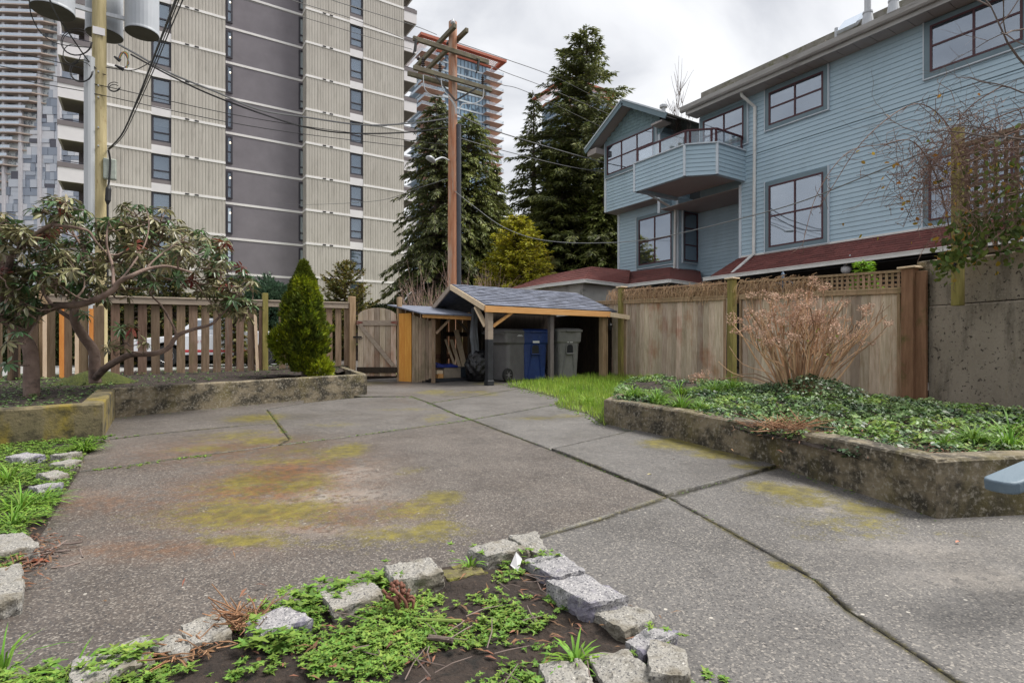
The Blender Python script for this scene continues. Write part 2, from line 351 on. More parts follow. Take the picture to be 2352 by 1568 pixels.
def patio():
    V = []; F = []; at = {k: [] for k in ('moss', 'rust', 'pale', 'brown', 'dirt')}
    for poly, brown in SLABS:
        P = [G(*q) for q in poly]; c = sum((Vector((p.x, p.y)) for p in P), Vector((0, 0)))/len(P)
        # densify, jitter, pull in to leave the joint open
        out = []
        for i in range(len(P)):
            a = Vector((P[i].x, P[i].y)); b = Vector((P[(i+1) % len(P)].x, P[(i+1) % len(P)].y)); n = max(1, int((b-a).length/.045)); d = (b-a).normalized(); nn = Vector((-d.y, d.x))
            for k in range(n):
                q = a.lerp(b, k/n); j = noise.noise(Vector((q.x*9, q.y*9, 3)))*.008 + noise.noise(Vector((q.x*40, q.y*40, 1)))*.006
                tr_ = .003+.010*abs(d.dot(Vector((RT.x, RT.y))))**2; out.append(q + nn*(tr_+abs(j)*.8))
        area = sum(out[i].x*out[(i+1) % len(out)].y-out[(i+1) % len(out)].x*out[i].y for i in range(len(out)))
        if area < 0:
            P = P[::-1]; out = []
            for i in range(len(P)):
                a = Vector((P[i].x, P[i].y)); b = Vector((P[(i+1) % len(P)].x, P[(i+1) % len(P)].y)); n = max(1, int((b-a).length/.045)); d = (b-a).normalized(); nn = Vector((-d.y, d.x))
                for k in range(n):
                    q = a.lerp(b, k/n); j = noise.noise(Vector((q.x*9, q.y*9, 3)))*.008 + noise.noise(Vector((q.x*40, q.y*40, 1)))*.006
                    tr_ = .003+.010*abs(d.dot(Vector((RT.x, RT.y))))**2; out.append(q + nn*(tr_+abs(j)*.8))
        nb = len(out); pts = list(out)
        for i in range(0, nb, 1):
            e_ = (out[(i+1) % nb]-out[i-1]).normalized(); inn = Vector((-e_.y, e_.x)); pts.append(out[i]+inn*(.035+.02*noise.noise(Vector((out[i].x*6, out[i].y*6, 8)))))
        xs = [p.x for p in out]; ys = [p.y for p in out]; step = .09
        x = min(xs)
        while x < max(xs):
            y = min(ys)
            while y < max(ys):
                pts.append(Vector((x+noise.random()*.01, y+noise.random()*.01))); y += step
            x += step
        r = delaunay_2d_cdt(pts, [], [list(range(nb))], 1, 1e-5)
        vs, fs, vo = r[0], r[2], r[3]; b0 = len(V)
        lift = .004*noise.noise(Vector((c.x*3, c.y*3, 0))) + (.012 if poly[0] == (1265, 1033) else 0)
        keep = {}
        for f in fs:
            g_ = []
            for i in f:
                if i not in keep:
                    q = vs[i]; keep[i] = len(V); V.append((q.x, q.y, gz(q.x, q.y)+lift+.002*noise.noise(Vector((q.x*1.3, q.y*1.3, 0)))))
                    for k, bl in BLOBS.items():
                        best = 0
                        for (bx, by, ra, rb, s) in bl:
                            dx = q.x-bx; dy = q.y-by; u = (dx*RT.x+dy*RT.y)/ra; w = (dx*FW.x+dy*FW.y)/rb; dd = u*u+w*w
                            if dd < 4: best = max(best, s*math.exp(-dd*.9))
                        if k == 'moss' and any(o < nb for o in vo[i]) and noise.noise(Vector((q.x*1.5, q.y*1.5, 44))) > -.05: best = max(best, .72)
                        at[k].append(best)
                    at['brown'].append(brown*.9); at['dirt'].append((1.0 if any(o < nb for o in vo[i]) else 0)*(.0 if nearseg(q) else 1))
                g_.append(keep[i])
            F.append(g_)
        # sides
        bi = {}
        for i, o in enumerate(vo):
            for k in o:
                if k < nb and i in keep: bi[k] = keep[i]
        ring = [bi[k] for k in range(nb) if k in bi]; base = len(V)
        for i in ring:
            p = V[i]; V.append((p[0], p[1], p[2]-.06))
            for k in at: at[k].append(1 if k == 'dirt' else (brown if k == 'brown' else 0))
        for k in range(len(ring)):
            k2 = (k+1) % len(ring); F.append([ring[k], base+k, base+k2]); F.append([ring[k], base+k2, ring[k2]])
    F = [f for f in F if len(f) == 3]
    V = np.array(V); F = np.array(F)
    # consistent up-facing tops
    a, b, c = V[F[:, 0]], V[F[:, 1]], V[F[:, 2]]; nz_ = np.cross(b-a, c-a)[:, 2]; fl = nz_ < -1e-9; F[fl] = F[fl][:, ::-1]
    return np_mesh('patio', V, F, m_pave, attr=at)
tag(patio(), kind='structure')

# ================= concrete planter walls =================
m_conc = mat('old_concrete', (.125, .100, .062), (.26, .215, .145), 2.2, rough=.9, bump=.006, bscale=45,
             layers=[((.022, .019, .013), 4, .42, .57, (1, 1, 1.6), .92), ((.11, .09, .03), 2.6, .50, .64, (1, 1, .6), .8), ((.30, .27, .215), 34, .52, .64, (1, 1, 1), .7)])
m_conc_moss = mat('mossy_concrete', (.10, .085, .045), (.18, .145, .08), 3, rough=.92, bump=.006, bscale=45,
             layers=[((.20, .15, .018), 3, .46, .60, (1, 1, .4), .85), ((.025, .022, .013), 5, .48, .62, (1, 1, 1.4), .85), ((.5, .40, .02), 2.2, .66, .72)])
def wall_run(name, pts, tops, th, m, label, side=1, cat='planter wall'):
    "pts: photo points of the visible foot; th: wall thickness away from the patio; tops: heights"
    P = [G(*p) for p in pts]; n = len(P); org = P[0].copy()
    nr = []
    for i in range(n):
        d = Vector((0, 0, 0))
        if i > 0: d += (P[i]-P[i-1]).normalized()
        if i < n-1: d += (P[i+1]-P[i]).normalized()
        d.z = 0; d.normalize(); nr.append(Vector((-d.y, d.x, 0))*side)
    def off(i, t):
        k = 1.0
        if 0 < i < n-1:
            a = (P[i]-P[i-1]); a.z = 0; a.normalize(); b = Vector((-a.y, a.x, 0))*side; k = 1/max(.5, b.dot(nr[i]))
        return P[i]+nr[i]*t*k
    mb = MB(org)
    for i in range(n-1):
        # subdivide the run so the edge can be slightly uneven
        k = max(2, int((P[i+1]-P[i]).length/.12)); loops = []
        for j in range(k+1):
            t = j/k; a = P[i].lerp(P[i+1], t); b = off(i, th).lerp(off(i+1, th), t); h = tops[i]*(1-t)+tops[i+1]*t
            w = noise.noise(Vector((a.x*4, a.y*4, 0)))*.006; zb = gz(a.x, a.y)-.08; zt = gz(a.x, a.y)+h+w
            nn = (b-a).normalized(); e = .012+abs(noise.noise(Vector((a.x*15, a.y*15, 5))))*.012
            cr = .006*noise.noise(Vector((a.x*22, a.y*22, 2)))
            loops.append([Vector((a.x, a.y, zb)), Vector((a.x, a.y, zt-e))+nn*cr, Vector((a.x, a.y, zt))+nn*e, Vector((b.x, b.y, zt)), Vector((b.x, b.y, zb))])
        mb.loft(loops)
    return tag(mb.build(name, m), label, cat)
wall_run('planter_wall', [(-700,1070),(0,1030),(235,1008)], [.35,.35,.35], .17, m_conc_moss, 'low mossy yellow-stained concrete planter wall at the left, beside the rough stones')
wall_run('planter_wall', [(236,1007),(264,960)], [.35,.355], .17, m_conc_moss, 'short angled return of mossy concrete at the corner of the left planter', 1)
wall_run('planter_wall', [(264.5,959.5),(550,932),(842,906)], [.355,.35,.34], .16, m_conc, 'long low dark concrete planter wall under the wooden picket fence')
wall_run('planter_wall', [(843,905.5),(780,868)], [.34,.30], .12, m_conc, 'thin concrete end of the left planter beside the garden gate')
wall_run('planter_wall', [(1388,973),(1560,1012),(1786,1072),(1960,1128),(2152,1190)], [.275,.29,.30,.315,.326], .18, m_conc, 'long low stained concrete planter wall on the right with lichen patches')
wall_run('planter_wall', [(2153,1190.5),(2352,1181),(3000,1150)], [.326,.33,.33], .18, m_conc, 'brown concrete planter wall facing the chair at the right edge')
wall_run('planter_wall', [(1387,972.5),(1440,935)], [.275,.25], .11, m_conc, 'short concrete end of the right planter beside the grass', -1)

# soil inside planters / beds
def soil_patch(name, pts, h, label=None, bumpy=.03, m=m_soil, seed=0, step=.06, drop=.25, kind='structure', hf=None):
    P = [G(p[0], p[1], p[2] if len(p) > 2 else h) for p in pts]; out = []
    for i in range(len(P)):
        a = P[i]; b = P[(i+1) % len(P)]; n = max(1, int((b-a).length/step))
        for k in range(n): q = a.lerp(b, k/n); out.append(Vector((q.x, q.y)))
    pts2 = list(out); nb = len(out); x = min(p.x for p in out)
    while x < max(p.x for p in out):
        y = min(p.y for p in out)
        while y < max(p.y for p in out): pts2.append(Vector((x, y))); y += step
        x += step
    r = delaunay_2d_cdt(pts2, [], [list(range(nb))], 1, 1e-5)
    V = []; edge = set(i for i, o in enumerate(r[3]) if any(k < nb for k in o))
    for i, q in enumerate(r[0]):
        z = gz(q.x, q.y)+(hf(q.x, q.y) if hf else h) + bumpy*noise.noise(Vector((q.x*4+seed, q.y*4, 0))) + bumpy*.6*noise.noise(Vector((q.x*14, q.y*14, seed)))
        V.append((q.x, q.y, z if i not in edge else min(z, gz(q.x, q.y)+(hf(q.x, q.y) if hf else h))-.01))
    F = np.array([f for f in r[2] if len(f) == 3]); V = np.array(V)
    a, b, c = V[F[:, 0]], V[F[:, 1]], V[F[:, 2]]; fl = np.cross(b-a, c-a)[:, 2] < 0; F[fl] = F[fl][:, ::-1]
    o = np_mesh(name, V, F, m, smooth=True)
    tag(o, kind=kind); return [Vector((q.x, q.y)) for q in (Vector((p.x, p.y)) for p in P)]
def soilz(x, y, h, bumpy, seed=0): return gz(x, y)+h + bumpy*noise.noise(Vector((x*4+seed, y*4, 0))) + bumpy*.6*noise.noise(Vector((x*14, y*14, seed)))
def inside(q, poly):
    c = False; n = len(poly)
    for i in range(n):
        a = poly[i]; b = poly[i-1]
        if (a[1] > q[1]) != (b[1] > q[1]) and q[0] < (b[0]-a[0])*(q[1]-a[1])/(b[1]-a[1])+a[0]: c = not c
    return c
BED = [(-150,1700),(-30,1568),(160,1530),(385,1478),(480,1438),(640,1400),(800,1350),(940,1302),(1060,1300),(1140,1262),(1215,1262),(1260,1330),(1350,1390),(1430,1450),(1490,1500),(1440,1568),(1300,1640),(900,1900),(100,1900)]
bed_poly = soil_patch('bed_soil', BED, .028, bumpy=.024, step=.03)
LBED = [(-700,1050),(236,1008),(245,1012),(200,1040),(185,1075),(150,1130),(110,1200),(60,1270),(40,1340),(0,1420),(-600,1600)]
lbed_poly = soil_patch('bed_soil', LBED, .012, bumpy=.02, seed=3)
LPL = [(-600,1000),(0,950),(228,930),(262,900),(550,872),(800,850),(805,835),(290,852),(-200,872),(-700,900)]
lpl_poly = soil_patch('planter_soil', LPL, .29, seed=5)
RPL = [(1400,925),(1600,962),(1786,1008),(1960,1050),(2150,1065),(2352,1062),(3000,1040),(3000,900),(2300,878),(2100,862),(1800,846),(1560,850),(1430,880)]
GR = [(1150,880),(1210,891),(1310,905),(1273,931),(1350,945),(1388,975),(1440,940),(1480,880),(1440,858),(1300,868)]
GR = [(1165,884),(1205,893),(1290,915),(1275,931),(1350,948),(1388,976),(1460,935),(1700,900),(2100,905),(2080,890),(1900,880),(1430,852),(1385,862),(1280,872)]
gr_poly = soil_patch('lawn_soil', GR, .012, seed=9, bumpy=.02, m=mat('lawn_soil', (.04, .045, .015), (.07, .08, .02), 8, rough=1))
# ================= granite blocks round the beds =================
m_gran = mat('granite', (.21, .20, .18), (.33, .315, .285), 5, rough=.85, bump=.006, bscale=55,
             layers=[((.055, .055, .06), 130, .53, .60), ((.55, .53, .49), 110, .57, .68), ((.10, .082, .05), 5, .46, .58, (1, 1, 1), .7)])
m_gran_dk = mat('granite_purple', (.21, .205, .215), (.33, .32, .32), 5, rough=.85, bump=.006, bscale=55,
             layers=[((.055, .055, .07), 130, .53, .60), ((.60, .58, .56), 110, .56, .66), ((.13, .12, .17), 7, .54, .60, (1, 1, 1), .8)])
m_gran_moss = mat('granite_mossy', (.10, .09, .04), (.17, .14, .07), 9, rough=.95, bump=.01, bscale=60, layers=[((.16, .16, .02), 20, .5, .65)])
def stone(a, b, w, h, label, m=None, lift=0, tilt=0, seed=0, taper=1.0, group='granite blocks edging the planting beds'):
    "a, b photo points at the ends of the top's midline"
    h *= .72; w *= 1.2; hh = h+lift; A_ = G(a[0], a[1], hh); B_ = G(b[0], b[1], hh); L_ = (B_-A_).length; mid = (A_+B_)/2
    ang = math.atan2(B_.y-A_.y, B_.x-A_.x); me = bpy.data.meshes.new('granite_block')
    N_ = 12; vs = {}; V = []; F = []
    def vert(i, j, k):
        key = (i, j, k)
        if key in vs: return vs[key]
        x, y, z = i/N_*2-1, j/N_*2-1, k/N_*2-1
        # rounded-box push
        p = Vector((x, y, z)); q = 26.0; ln = (abs(x)**q+abs(y)**q+abs(z)**q)**(1/q); p = p/ln*(1-.0*ln)
        tp = 1-(1-taper)*(p.x*.5+.5)
        P = Vector((p.x*L_/2, p.y*w/2*tp, p.z*(h+.07)/2))
        s = seed*7.3
        P += Vector((noise.noise(P*9+Vector((s, 0, 0))), noise.noise(P*9+Vector((0, s, 3))), noise.noise(P*9+Vector((5, 0, s)))))*.007
        P += Vector((noise.noise(P*32+Vector((s, 0, 0))), noise.noise(P*32+Vector((0, s, 3))), noise.noise(P*32+Vector((5, 0, s)))))*.009
        P += Vector((noise.noise(P*95), noise.noise(P*95+Vector((9, 0, 0))), noise.noise(P*95+Vector((0, 9, s)))))*.003
        P.z += tilt*P.x + (seed*37 % 7-3)*.010*P.y*(1 if P.z > 0 else 0)*3; P.x += (seed*53 % 9-4)*.045*P.y; P.y *= 1+(seed*29 % 9-4)*.05*(P.x/L_*2)
        vs[key] = len(V); V.append(P); return vs[key]
    for f in range(6):
        for i in range(N_):
            for j in range(N_):
                c = [(i, j), (i+1, j), (i+1, j+1), (i, j+1)]
                t = [lambda a, b: (a, b, N_), lambda a, b: (b, a, 0), lambda a, b: (a, 0, b), lambda a, b: (b, N_, a), lambda a, b: (0, b, a), lambda a, b: (N_, a, b)][f]
                F.append([vert(*t(*q)) for q in c])
    me.from_pydata([tuple(v) for v in V], [], F)
    o = obj('granite_block', me, m or m_gran, loc=(mid.x, mid.y, gz(mid.x, mid.y)+lift+(h-.07)/2), smooth=False)
    o.rotation_euler = (0, 0, ang); return tag(o, label, 'stone', group)
stone((165,1545),(348,1478), .15, .10, 'longest grey granite block, lying at the lower left corner of the front bed', seed=1)
stone((378,1495),(418,1462), .10, .09, 'small granite chunk between the longest block and the dead straw', seed=2)
stone((425,1455),(522,1424), .12, .10, 'grey granite block with straw lying over its right end', seed=3)
stone((580,1442),(688,1400), .13, .10, 'pale bluish granite block beside the dead straw clump, black mark on top', m_gran_dk, seed=4)
stone((748,1378),(868,1346), .13, .10, 'speckled granite block with ferny leaves at its left end', seed=5)
stone((893,1316),(1005,1296), .13, .10, 'raised squarish granite block above the brown dead stump', seed=6, lift=.02)
stone((1012,1318),(1098,1300), .14, .05, 'flat moss-covered brown stone between two pale blocks', m_gran_moss, seed=7)
stone((1095,1268),(1188,1245), .13, .10, 'cream granite block at the far tip of the front bed', seed=8, lift=.01)
stone((1198,1222),(1245,1268), .11, .09, 'wedge of grey granite forming the apex of the bed edge', seed=9, taper=.6)
stone((1245,1272),(1310,1318), .13, .10, 'pale granite block with grey patch, just below the apex wedge', m_gran_dk, seed=10)
stone((1300,1322),(1398,1378), .15, .12, 'granite block with big purple-grey blotches on its top', m_gran_dk, seed=11, lift=.01)
stone((1385,1388),(1478,1428), .13, .09, 'long clean granite block under the purple-blotched one', seed=12)
stone((1465,1452),(1520,1475), .15, .08, 'rounded small granite block with a green tuft at its foot', m_gran_dk, seed=13)
stone((1490,1500),(1580,1512), .17, .11, 'big square granite block at the right corner of the front bed, dark front face', seed=14, lift=.02)
stone((1375,1540),(1475,1530), .17, .10, 'tilted granite block beside the big square one', seed=15, tilt=.12)
stone((1255,1562),(1365,1556), .16, .09, 'granite block cut by the bottom edge of the photo', seed=16)
stone((30,1050),(85,1040), .14, .11, 'flat pitted granite block alone in the left weeds', m_gran_dk, seed=17)
stone((128,1045),(178,1036), .10, .11, 'narrow granite slab nearest the round green tuft', seed=18)
stone((130,1065),(178,1054), .14, .09, 'pale flat granite block lying under the narrow slab', seed=19)
stone((98,1092),(145,1082), .15, .10, 'granite block in the middle of the left row', seed=20)
stone((75,1118),(132,1106), .15, .10, 'pointed white granite block lowest in the left row of weeds', m_gran_dk, seed=21, taper=.7)
stone((5,1222),(30,1262), .14, .09, 'dull granite block beside the brown curled leaf', seed=22)
stone((-8,1300),(2,1380), .12, .09, 'granite block cut off by the left edge of the photo', seed=23)

# ================= wood =================
WST = (6, 6, .7)
def wood(name, c1, c2, island=.22, layers=(), st=(7, 7, .8), bump=.002):
    return mat(name, c1, c2, 4, st, rough=.82, bump=bump, bscale=22, island=island, hue=.012, layers=list(layers), spec=.3)
m_picket = wood('weathered_picket', (.12, .078, .050), (.25, .172, .122), .34, [((.10, .09, .035), 3, .55, .72, (1, 1, .4), .6), ((.33, .30, .27), 5, .60, .75, (4, 4, .3), .5)])
m_picket_dk = wood('dark_board', (.10, .066, .040), (.17, .12, .08), .25)  # darker brown wood for the left board fence
m_rail = wood('grey_rail', (.26, .205, .165), (.38, .31, .25), .12, [((.12, .09, .05), 9, .55, .75, (1, 1, 1), .5)], st=(.8, 7, 7))
m_cedar = wood('cedar_board', (.35, .265, .185), (.57, .475, .375), .30, [((.30, .11, .05), 2.4, .52, .70, (1, 1, .5), .75), ((.14, .12, .06), 4, .58, .8, (1, 1, .5), .6), ((.56, .50, .44), 6, .6, .75, (5, 5, .3), .5)])
m_post_gr = wood('treated_post', (.16, .14, .035), (.30, .245, .085), .1, [((.12, .075, .04), 3, .5, .7, (3, 3, .5), .7)])
m_post = wood('fence_post', (.24, .155, .09), (.40, .28, .18), .15, [((.14, .13, .05), 3, .55, .7, (1, 1, .5), .5)])
m_brown = wood('brown_post', (.17, .085, .05), (.27, .15, .09), .1, [((.10, .09, .03), 3, .55, .7)])
m_orange = wood('orange_plank', (.58, .22, .045), (.70, .33, .08), .12, [((.30, .10, .02), 14, .66, .72, (1, 1, 1), .6)])
m_orbeam = mat('orange_beam', (.56, .27, .08), (.68, .38, .15), 4, (.7, 7, 7), rough=.8, layers=[((.25, .10, .03), 12, .66, .72)])
m_new = wood('fresh_timber', (.60, .45, .30), (.74, .60, .44), .08, [((.35, .2, .1), 16, .66, .72)])
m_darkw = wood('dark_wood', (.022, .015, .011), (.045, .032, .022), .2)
m_grey_post = mat('grey_painted', (.075, .065, .063), (.12, .105, .10), 5, (4, 4, .5), rough=.7)
m_blackp = mat('black_plastic', (.006, .007, .010), (.02, .022, .028), 8, rough=.6, bump=.004, bscale=30)
m_bag = mat('black_bag', (.004, .004, .006), rough=.22, bump=.02, bscale=14)
m_shing = mat('grey_shingle', (.085, .095, .13), (.15, .165, .21), 12, rough=.9, island=.3, bump=.002, bscale=200)
m_iron = mat('black_iron', (.012, .012, .013), rough=.5, metal=.3)
m_twine = mat('dry_vine', (.38, .24, .13), (.60, .42, .27), 20, rough=.9, island=.3)

# ---- left picket fence, y = 12
YF = 12.0
def fpt(px, top=True): return PY(px, 0, YF)
t = thing('picket_fence', (1.6, YF, .45), 'brown picket fence with gaps, running from the rhododendrons to the garden gate', 'fence')
xa = PY(150, 0, YF).x; xb = PY(808, 0, YF).x
def ftop(x): return 1.885 + .018*(x+.27)
mb = MB((1.6, YF, .45)); x = xb-.10; i = 0
pick_px = [(1030,1100)]
while x > -1.35:
    w = .135+RNG.uniform(-.012, .012)
    if not (2.02 < x < 2.2 or x < -.50):
        tp = ftop(x)-.05; mb.cbox((x, YF+RNG.uniform(-.004, .004), (.30+tp)/2+.02), w, .02, tp-.30, M=Matrix.Rotation(RNG.uniform(-.006, .006), 3, 'Y'))
    x -= .197 if x < 2.0 else .186; i += 1
mb.build('pickets', m_picket, t, bevel=.003)
for (a, b) in ((-1.35, 1.93), (2.03, 3.62)):
    mb = MB((1.6, YF, .45)); mb.beam((a, YF-.035, ftop(a)), (b, YF-.035, ftop(b)), .04, .10); mb.beam((a, YF-.01, ftop(a)+.065), (b, YF-.01, ftop(b)+.065), .12, .03); mb.build('top_rail', m_rail, t, bevel=.004)
mb = MB((1.6, YF, .45)); mb.beam((2.05, YF-.04, .60), (3.6, YF-.04, .65), .04, .09); mb.build('bottom_rail', m_darkw, t, bevel=.003)
mb = MB((1.6, YF, .45)); mb.beam((1.98, YF-.02, .3), (1.98, YF-.02, 2.14), .10, .10, (0, 1, 0)); mb.build('post', m_post_gr, t, bevel=.005)
mb = MB((1.6, YF, .45)); mb.beam((3.70, YF-.02, .3), (3.70, YF-.02, 2.16), .13, .13, (0, 1, 0)); mb.build('post', m_post, t, bevel=.006)
mb = MB((1.6, YF, .45)); mb.beam((-1.4, YF-.02, .2), (-1.4, YF-.02, 2.0), .11, .11, (0, 1, 0)); mb.build('post', m_post, t, bevel=.006)
mb = MB((1.6, YF, .45)); mb.beam((1.85, YF-.03, .42), (1.80, YF-.03, 1.72), .055, .02, (0, 1, 0)); mb.build('pale_batten', m_new, t)
mb = MB((1.6, YF, .45)); mb.cbox((1.97, YF-.10, .56), .16, .06, .10); mb.build('block', m_orange, t, bevel=.003)
# a darker board fence further left with bright battens between
t = thing('board_fence', (-2.6, YF-.3, .45), 'dark board fence at the left edge with white and orange slats in its gaps', 'fence')
mb = MB((-2.6, YF-.3, .45)); x = -.55
k = 0
while x > -6:
    w = .20; mb.cbox((x-w/2, YF-.30, 1.02), w-.045, .022, 1.5); x -= .215; k += 1
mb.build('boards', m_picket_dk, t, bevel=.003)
mb = MB((-2.6, YF-.3, .45)); mb.beam((-6, YF-.33, 1.80), (-1.45, YF-.33, 1.84), .05, .10); mb.build('top_rail', m_rail, t, bevel=.003)
for px, m in ((36, m_darkw), (102, m_new), (141, m_orange), (176, m_new), (209, m_orange)):
    q = PY(px, 800, YF-.35); mb = MB((-2.6, YF-.3, .45)); mb.cbox((q.x, YF-.32, 1.0), .06 if m is m_orange else .05, .02, 1.42); mb.build('slat', m, t)

# ---- garden gate
g0 = PY(820, 875, 11.95); g1 = G(913, 877); ga = Vector((3.80, 11.92)); gb = Vector((4.42, 11.28))
ga = Vector((3.79, 11.93)); gb = Vector((4.52, 11.45))
gd = (gb-ga).normalized(); GLn = (gb-ga).length; gn = Vector((gd.y, -gd.x))
t = thing('garden_gate', (ga.x, ga.y, .36), 'arched wooden garden gate with a diagonal brace, between tall posts', 'gate')
def gp(s, z, o=0): q = ga+gd*s+gn*o; return Vector((q.x, q.y, z))
mb = MB((ga.x, ga.y, .36)); nB = 7
for k in range(nB):
    s0 = .03+k*(GLn-.06)/nB; s1 = s0+(GLn-.06)/nB-.006
    def arch(s): u = (s-GLn/2)/(GLn/2); return 1.70+.22*math.sqrt(max(0, 1-u*u))
    mb.loft([[gp(s0, .47, o) for o in (-.01, .01)]+[gp(s0, arch(s0), o) for o in (.01, -.01)]]+[[gp(s, .47, o) for o in (-.01, .01)]+[gp(s, arch(s), o) for o in (.01, -.01)] for s in ((s0+s1)/2, s1)])
mb.build('boards', m_cedar, t, bevel=.002)
mb = MB((ga.x, ga.y, .36)); mb.beam(gp(.01, 1.60, .03), gp(GLn-.01, 1.60, .03), .03, .11); mb.build('top_rail', m_rail, t, bevel=.003)
mb = MB((ga.x, ga.y, .36)); mb.beam(gp(.01, .60, .03), gp(GLn-.01, .60, .03), .03, .12); mb.build('bottom_rail', m_darkw, t, bevel=.003)
mb = MB((ga.x, ga.y, .36)); mb.beam(gp(.08, 1.55, .035), gp(GLn-.08, .68, .035), .03, .085); mb.build('brace', m_rail, t, bevel=.003)
mb = MB((ga.x, ga.y, .36)); mb.beam(gp(-.10, 1.30, .05), gp(.12, 1.30, .05), .02, .03); mb.tube([gp(.02, 1.27, .06), gp(.1, 1.25, .09), gp(.14, 1.28, .06)], .008); mb.build('latch', m_iron, t)
for s in (.0, GLn):
    mb = MB((ga.x, ga.y, .36)); e = -1 if s else 1; mb.beam(gp(s, 1.58, .05), gp(s+.14*e, 1.61, .05), .004, .02); mb.beam(gp(s, 1.63, .05), gp(s+.14*e, 1.61, .05), .004, .02); mb.build('hinge', mat('rusty_hinge', (.25, .06, .04), rough=.6), t)
q = gp(GLn+.03, 0, -.03)
mb = MB((q.x, q.y, .36)); mb.beam((q.x, q.y, .3), (q.x, q.y, 2.15), .09, .09, (0, 1, 0)); tag(mb.build('gate_post', m_post, bevel=.006), 'tall mossy gate post between the arched gate and the orange planks', 'post')

# ---- lean-to lumber shelter
lx0, lx1, ly0, ly1 = 4.62, 6.25, 11.15, 12.1
t = thing('lean_to_shelter', (4.6, 11.1, .36), 'small open lean-to beside the gate with bright orange planks at its left', 'shelter')
O = (4.6, 11.1, .36)
def PXo(px, py, x): return PX(px, py, x)
mb = MB(O)
o1 = PY(917, 800, 11.42); o2 = PY(945, 800, 11.12)
for k, (xa_, ya_, xb_, yb_) in enumerate(((o1.x, 11.42, (o1.x+o2.x)/2-.003, 11.28), ((o1.x+o2.x)/2, 11.28, o2.x, 11.12))):
    mb.beam((xa_, ya_, 1.06), (xb_, yb_, 1.06), .025, 1.48)
mb.build('orange_planks', m_orange, t, bevel=.003)
q0 = Vector((o2.x+.01, 11.10)); q1 = PY(995, 800, 10.62); mb = MB(O)
nn = 6
for k in range(nn):
    a = q0.lerp(Vector((q1.x, 10.66)), k/nn); b = q0.lerp(Vector((q1.x, 10.66)), (k+1)/nn-.012)
    mb.beam((a.x, a.y, 1.03), (b.x, b.y, 1.03), .022, 1.44-.05*k)
mb.build('side_boards', wood('grey_side_board', (.20, .145, .10), (.34, .26, .19), .2, [((.07, .075, .03), 3, .5, .7, (1, 1, .6), .7)]), t, bevel=.002)
S0 = Vector((q1.x, 10.66)); S1 = PY(1080, 800, 10.72)      # front line of the lean-to
mb = MB(O); mb.beam((S0.x+.02, S0.y, .33), (S0.x+.02, S0.y, 1.70), .07, .07, (0, 1, 0)); mb.build('post', m_picket, t, bevel=.004)
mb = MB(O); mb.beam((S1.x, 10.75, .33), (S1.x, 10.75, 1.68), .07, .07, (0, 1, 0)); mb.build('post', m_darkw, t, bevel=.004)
f0 = PY(972, 725, 10.5); f1 = PY(1084, 738, 10.5)
mb = MB(O); mb.beam((f0.x, 10.52, 1.72), (f1.x, 10.52, 1.70), .04, .09); mb.build('front_beam', m_orbeam, t, bevel=.003)
mb = MB(O); mb.beam((S0.x+.05, 10.6, 1.36), (S0.x+.36, 10.6, 1.66), .04, .07, (0, 1, 0)); mb.build('brace', m_picket, t, bevel=.003)
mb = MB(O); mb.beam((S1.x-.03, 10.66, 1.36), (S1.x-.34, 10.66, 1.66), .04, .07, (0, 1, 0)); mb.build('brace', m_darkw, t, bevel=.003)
mb = MB(O); mb.slab([(f0.x-.06, 10.44, 1.765), (f1.x+.1, 10.44, 1.755), (f1.x+.1, 12.0, 2.03), (o1.x-.05, 12.0, 2.03), (o1.x-.05, 11.3, 1.93)], .025); mb.build('roof', m_shing, t)
# back wall of boards with light coming between
mb = MB(O); x = 4.75
while x < 6.7: mb.box((x, 11.98, .42), (x+.158, 12.0, 1.95)); x += .180
mb.build('back_boards', wood('back_board', (.26, .15, .075), (.40, .25, .14), .2), t)
mb = MB(O); mb.box((4.75, 11.92, .82), (6.6, 11.975, .93)); mb.build('back_rail', m_brown, t)
mb = MB(O); mb.box((q1.x+.02, 10.72, gz(5.3, 10.8)), (6.6, 11.9, gz(5.3, 11)+.06)); mb.build('floor', m_blackp, t, bevel=.01)

# ---- bin shelter
t = thing('bin_shelter', (7.1, 10.5, .35), 'open timber bin shelter with a grey shingle gable roof', 'shelter'); O = (7.1, 10.5, .35)
E0 = PX(1117, 699, 5.55); AP = PX(1040, 653, 5.55); BK = PX(993, 709, 5.55)
xr = 8.95; ye = E0.y; ze = E0.z; ya = AP.y; za = AP.z; yb = BK.y; zb = BK.z
def roofgrid(mb, y0, z0, y1, z1, x0, x1, rows, col=.30):
    dy, dz = (y1-y0)/rows, (z1-z0)/rows; n = Vector((0, -dz, dy)).normalized()
    if n.z < 0: n = -n
    for r in range(rows):
        x = x0 - (r % 2)*col*.4 - (r % 3)*.07
        while x < x1:
            w = RNG.choice((.14, .20, .30)); a = max(x, x0); b = min(x+w-.004, x1)
            if b > a:
                lf = RNG.uniform(.006, .013)
                p0 = Vector((0, y0+dy*r, z0+dz*r)); p1 = Vector((0, y0+dy*(r+1.15), z0+dz*(r+1.15))) if r < rows-1 else Vector((0, y1, z1))
                mb.slab([Vector((a, p0.y, p0.z))+n*(lf+.008), Vector((b, p0.y, p0.z))+n*(lf+.008), Vector((b, p1.y, p1.z))+n*.004, Vector((a, p1.y, p1.z))+n*.004][::1 if dy > 0 else -1], .006)
            x += w
mb = MB(O); zr = za + (PX(1290, 668, 8.95).z-za)*0
roofgrid(mb, ye-.04, ze-.02, ya, za, 5.50, xr, 12); roofgrid(mb, yb+.04, zb-.02, ya, za, 5.50, xr, 10)
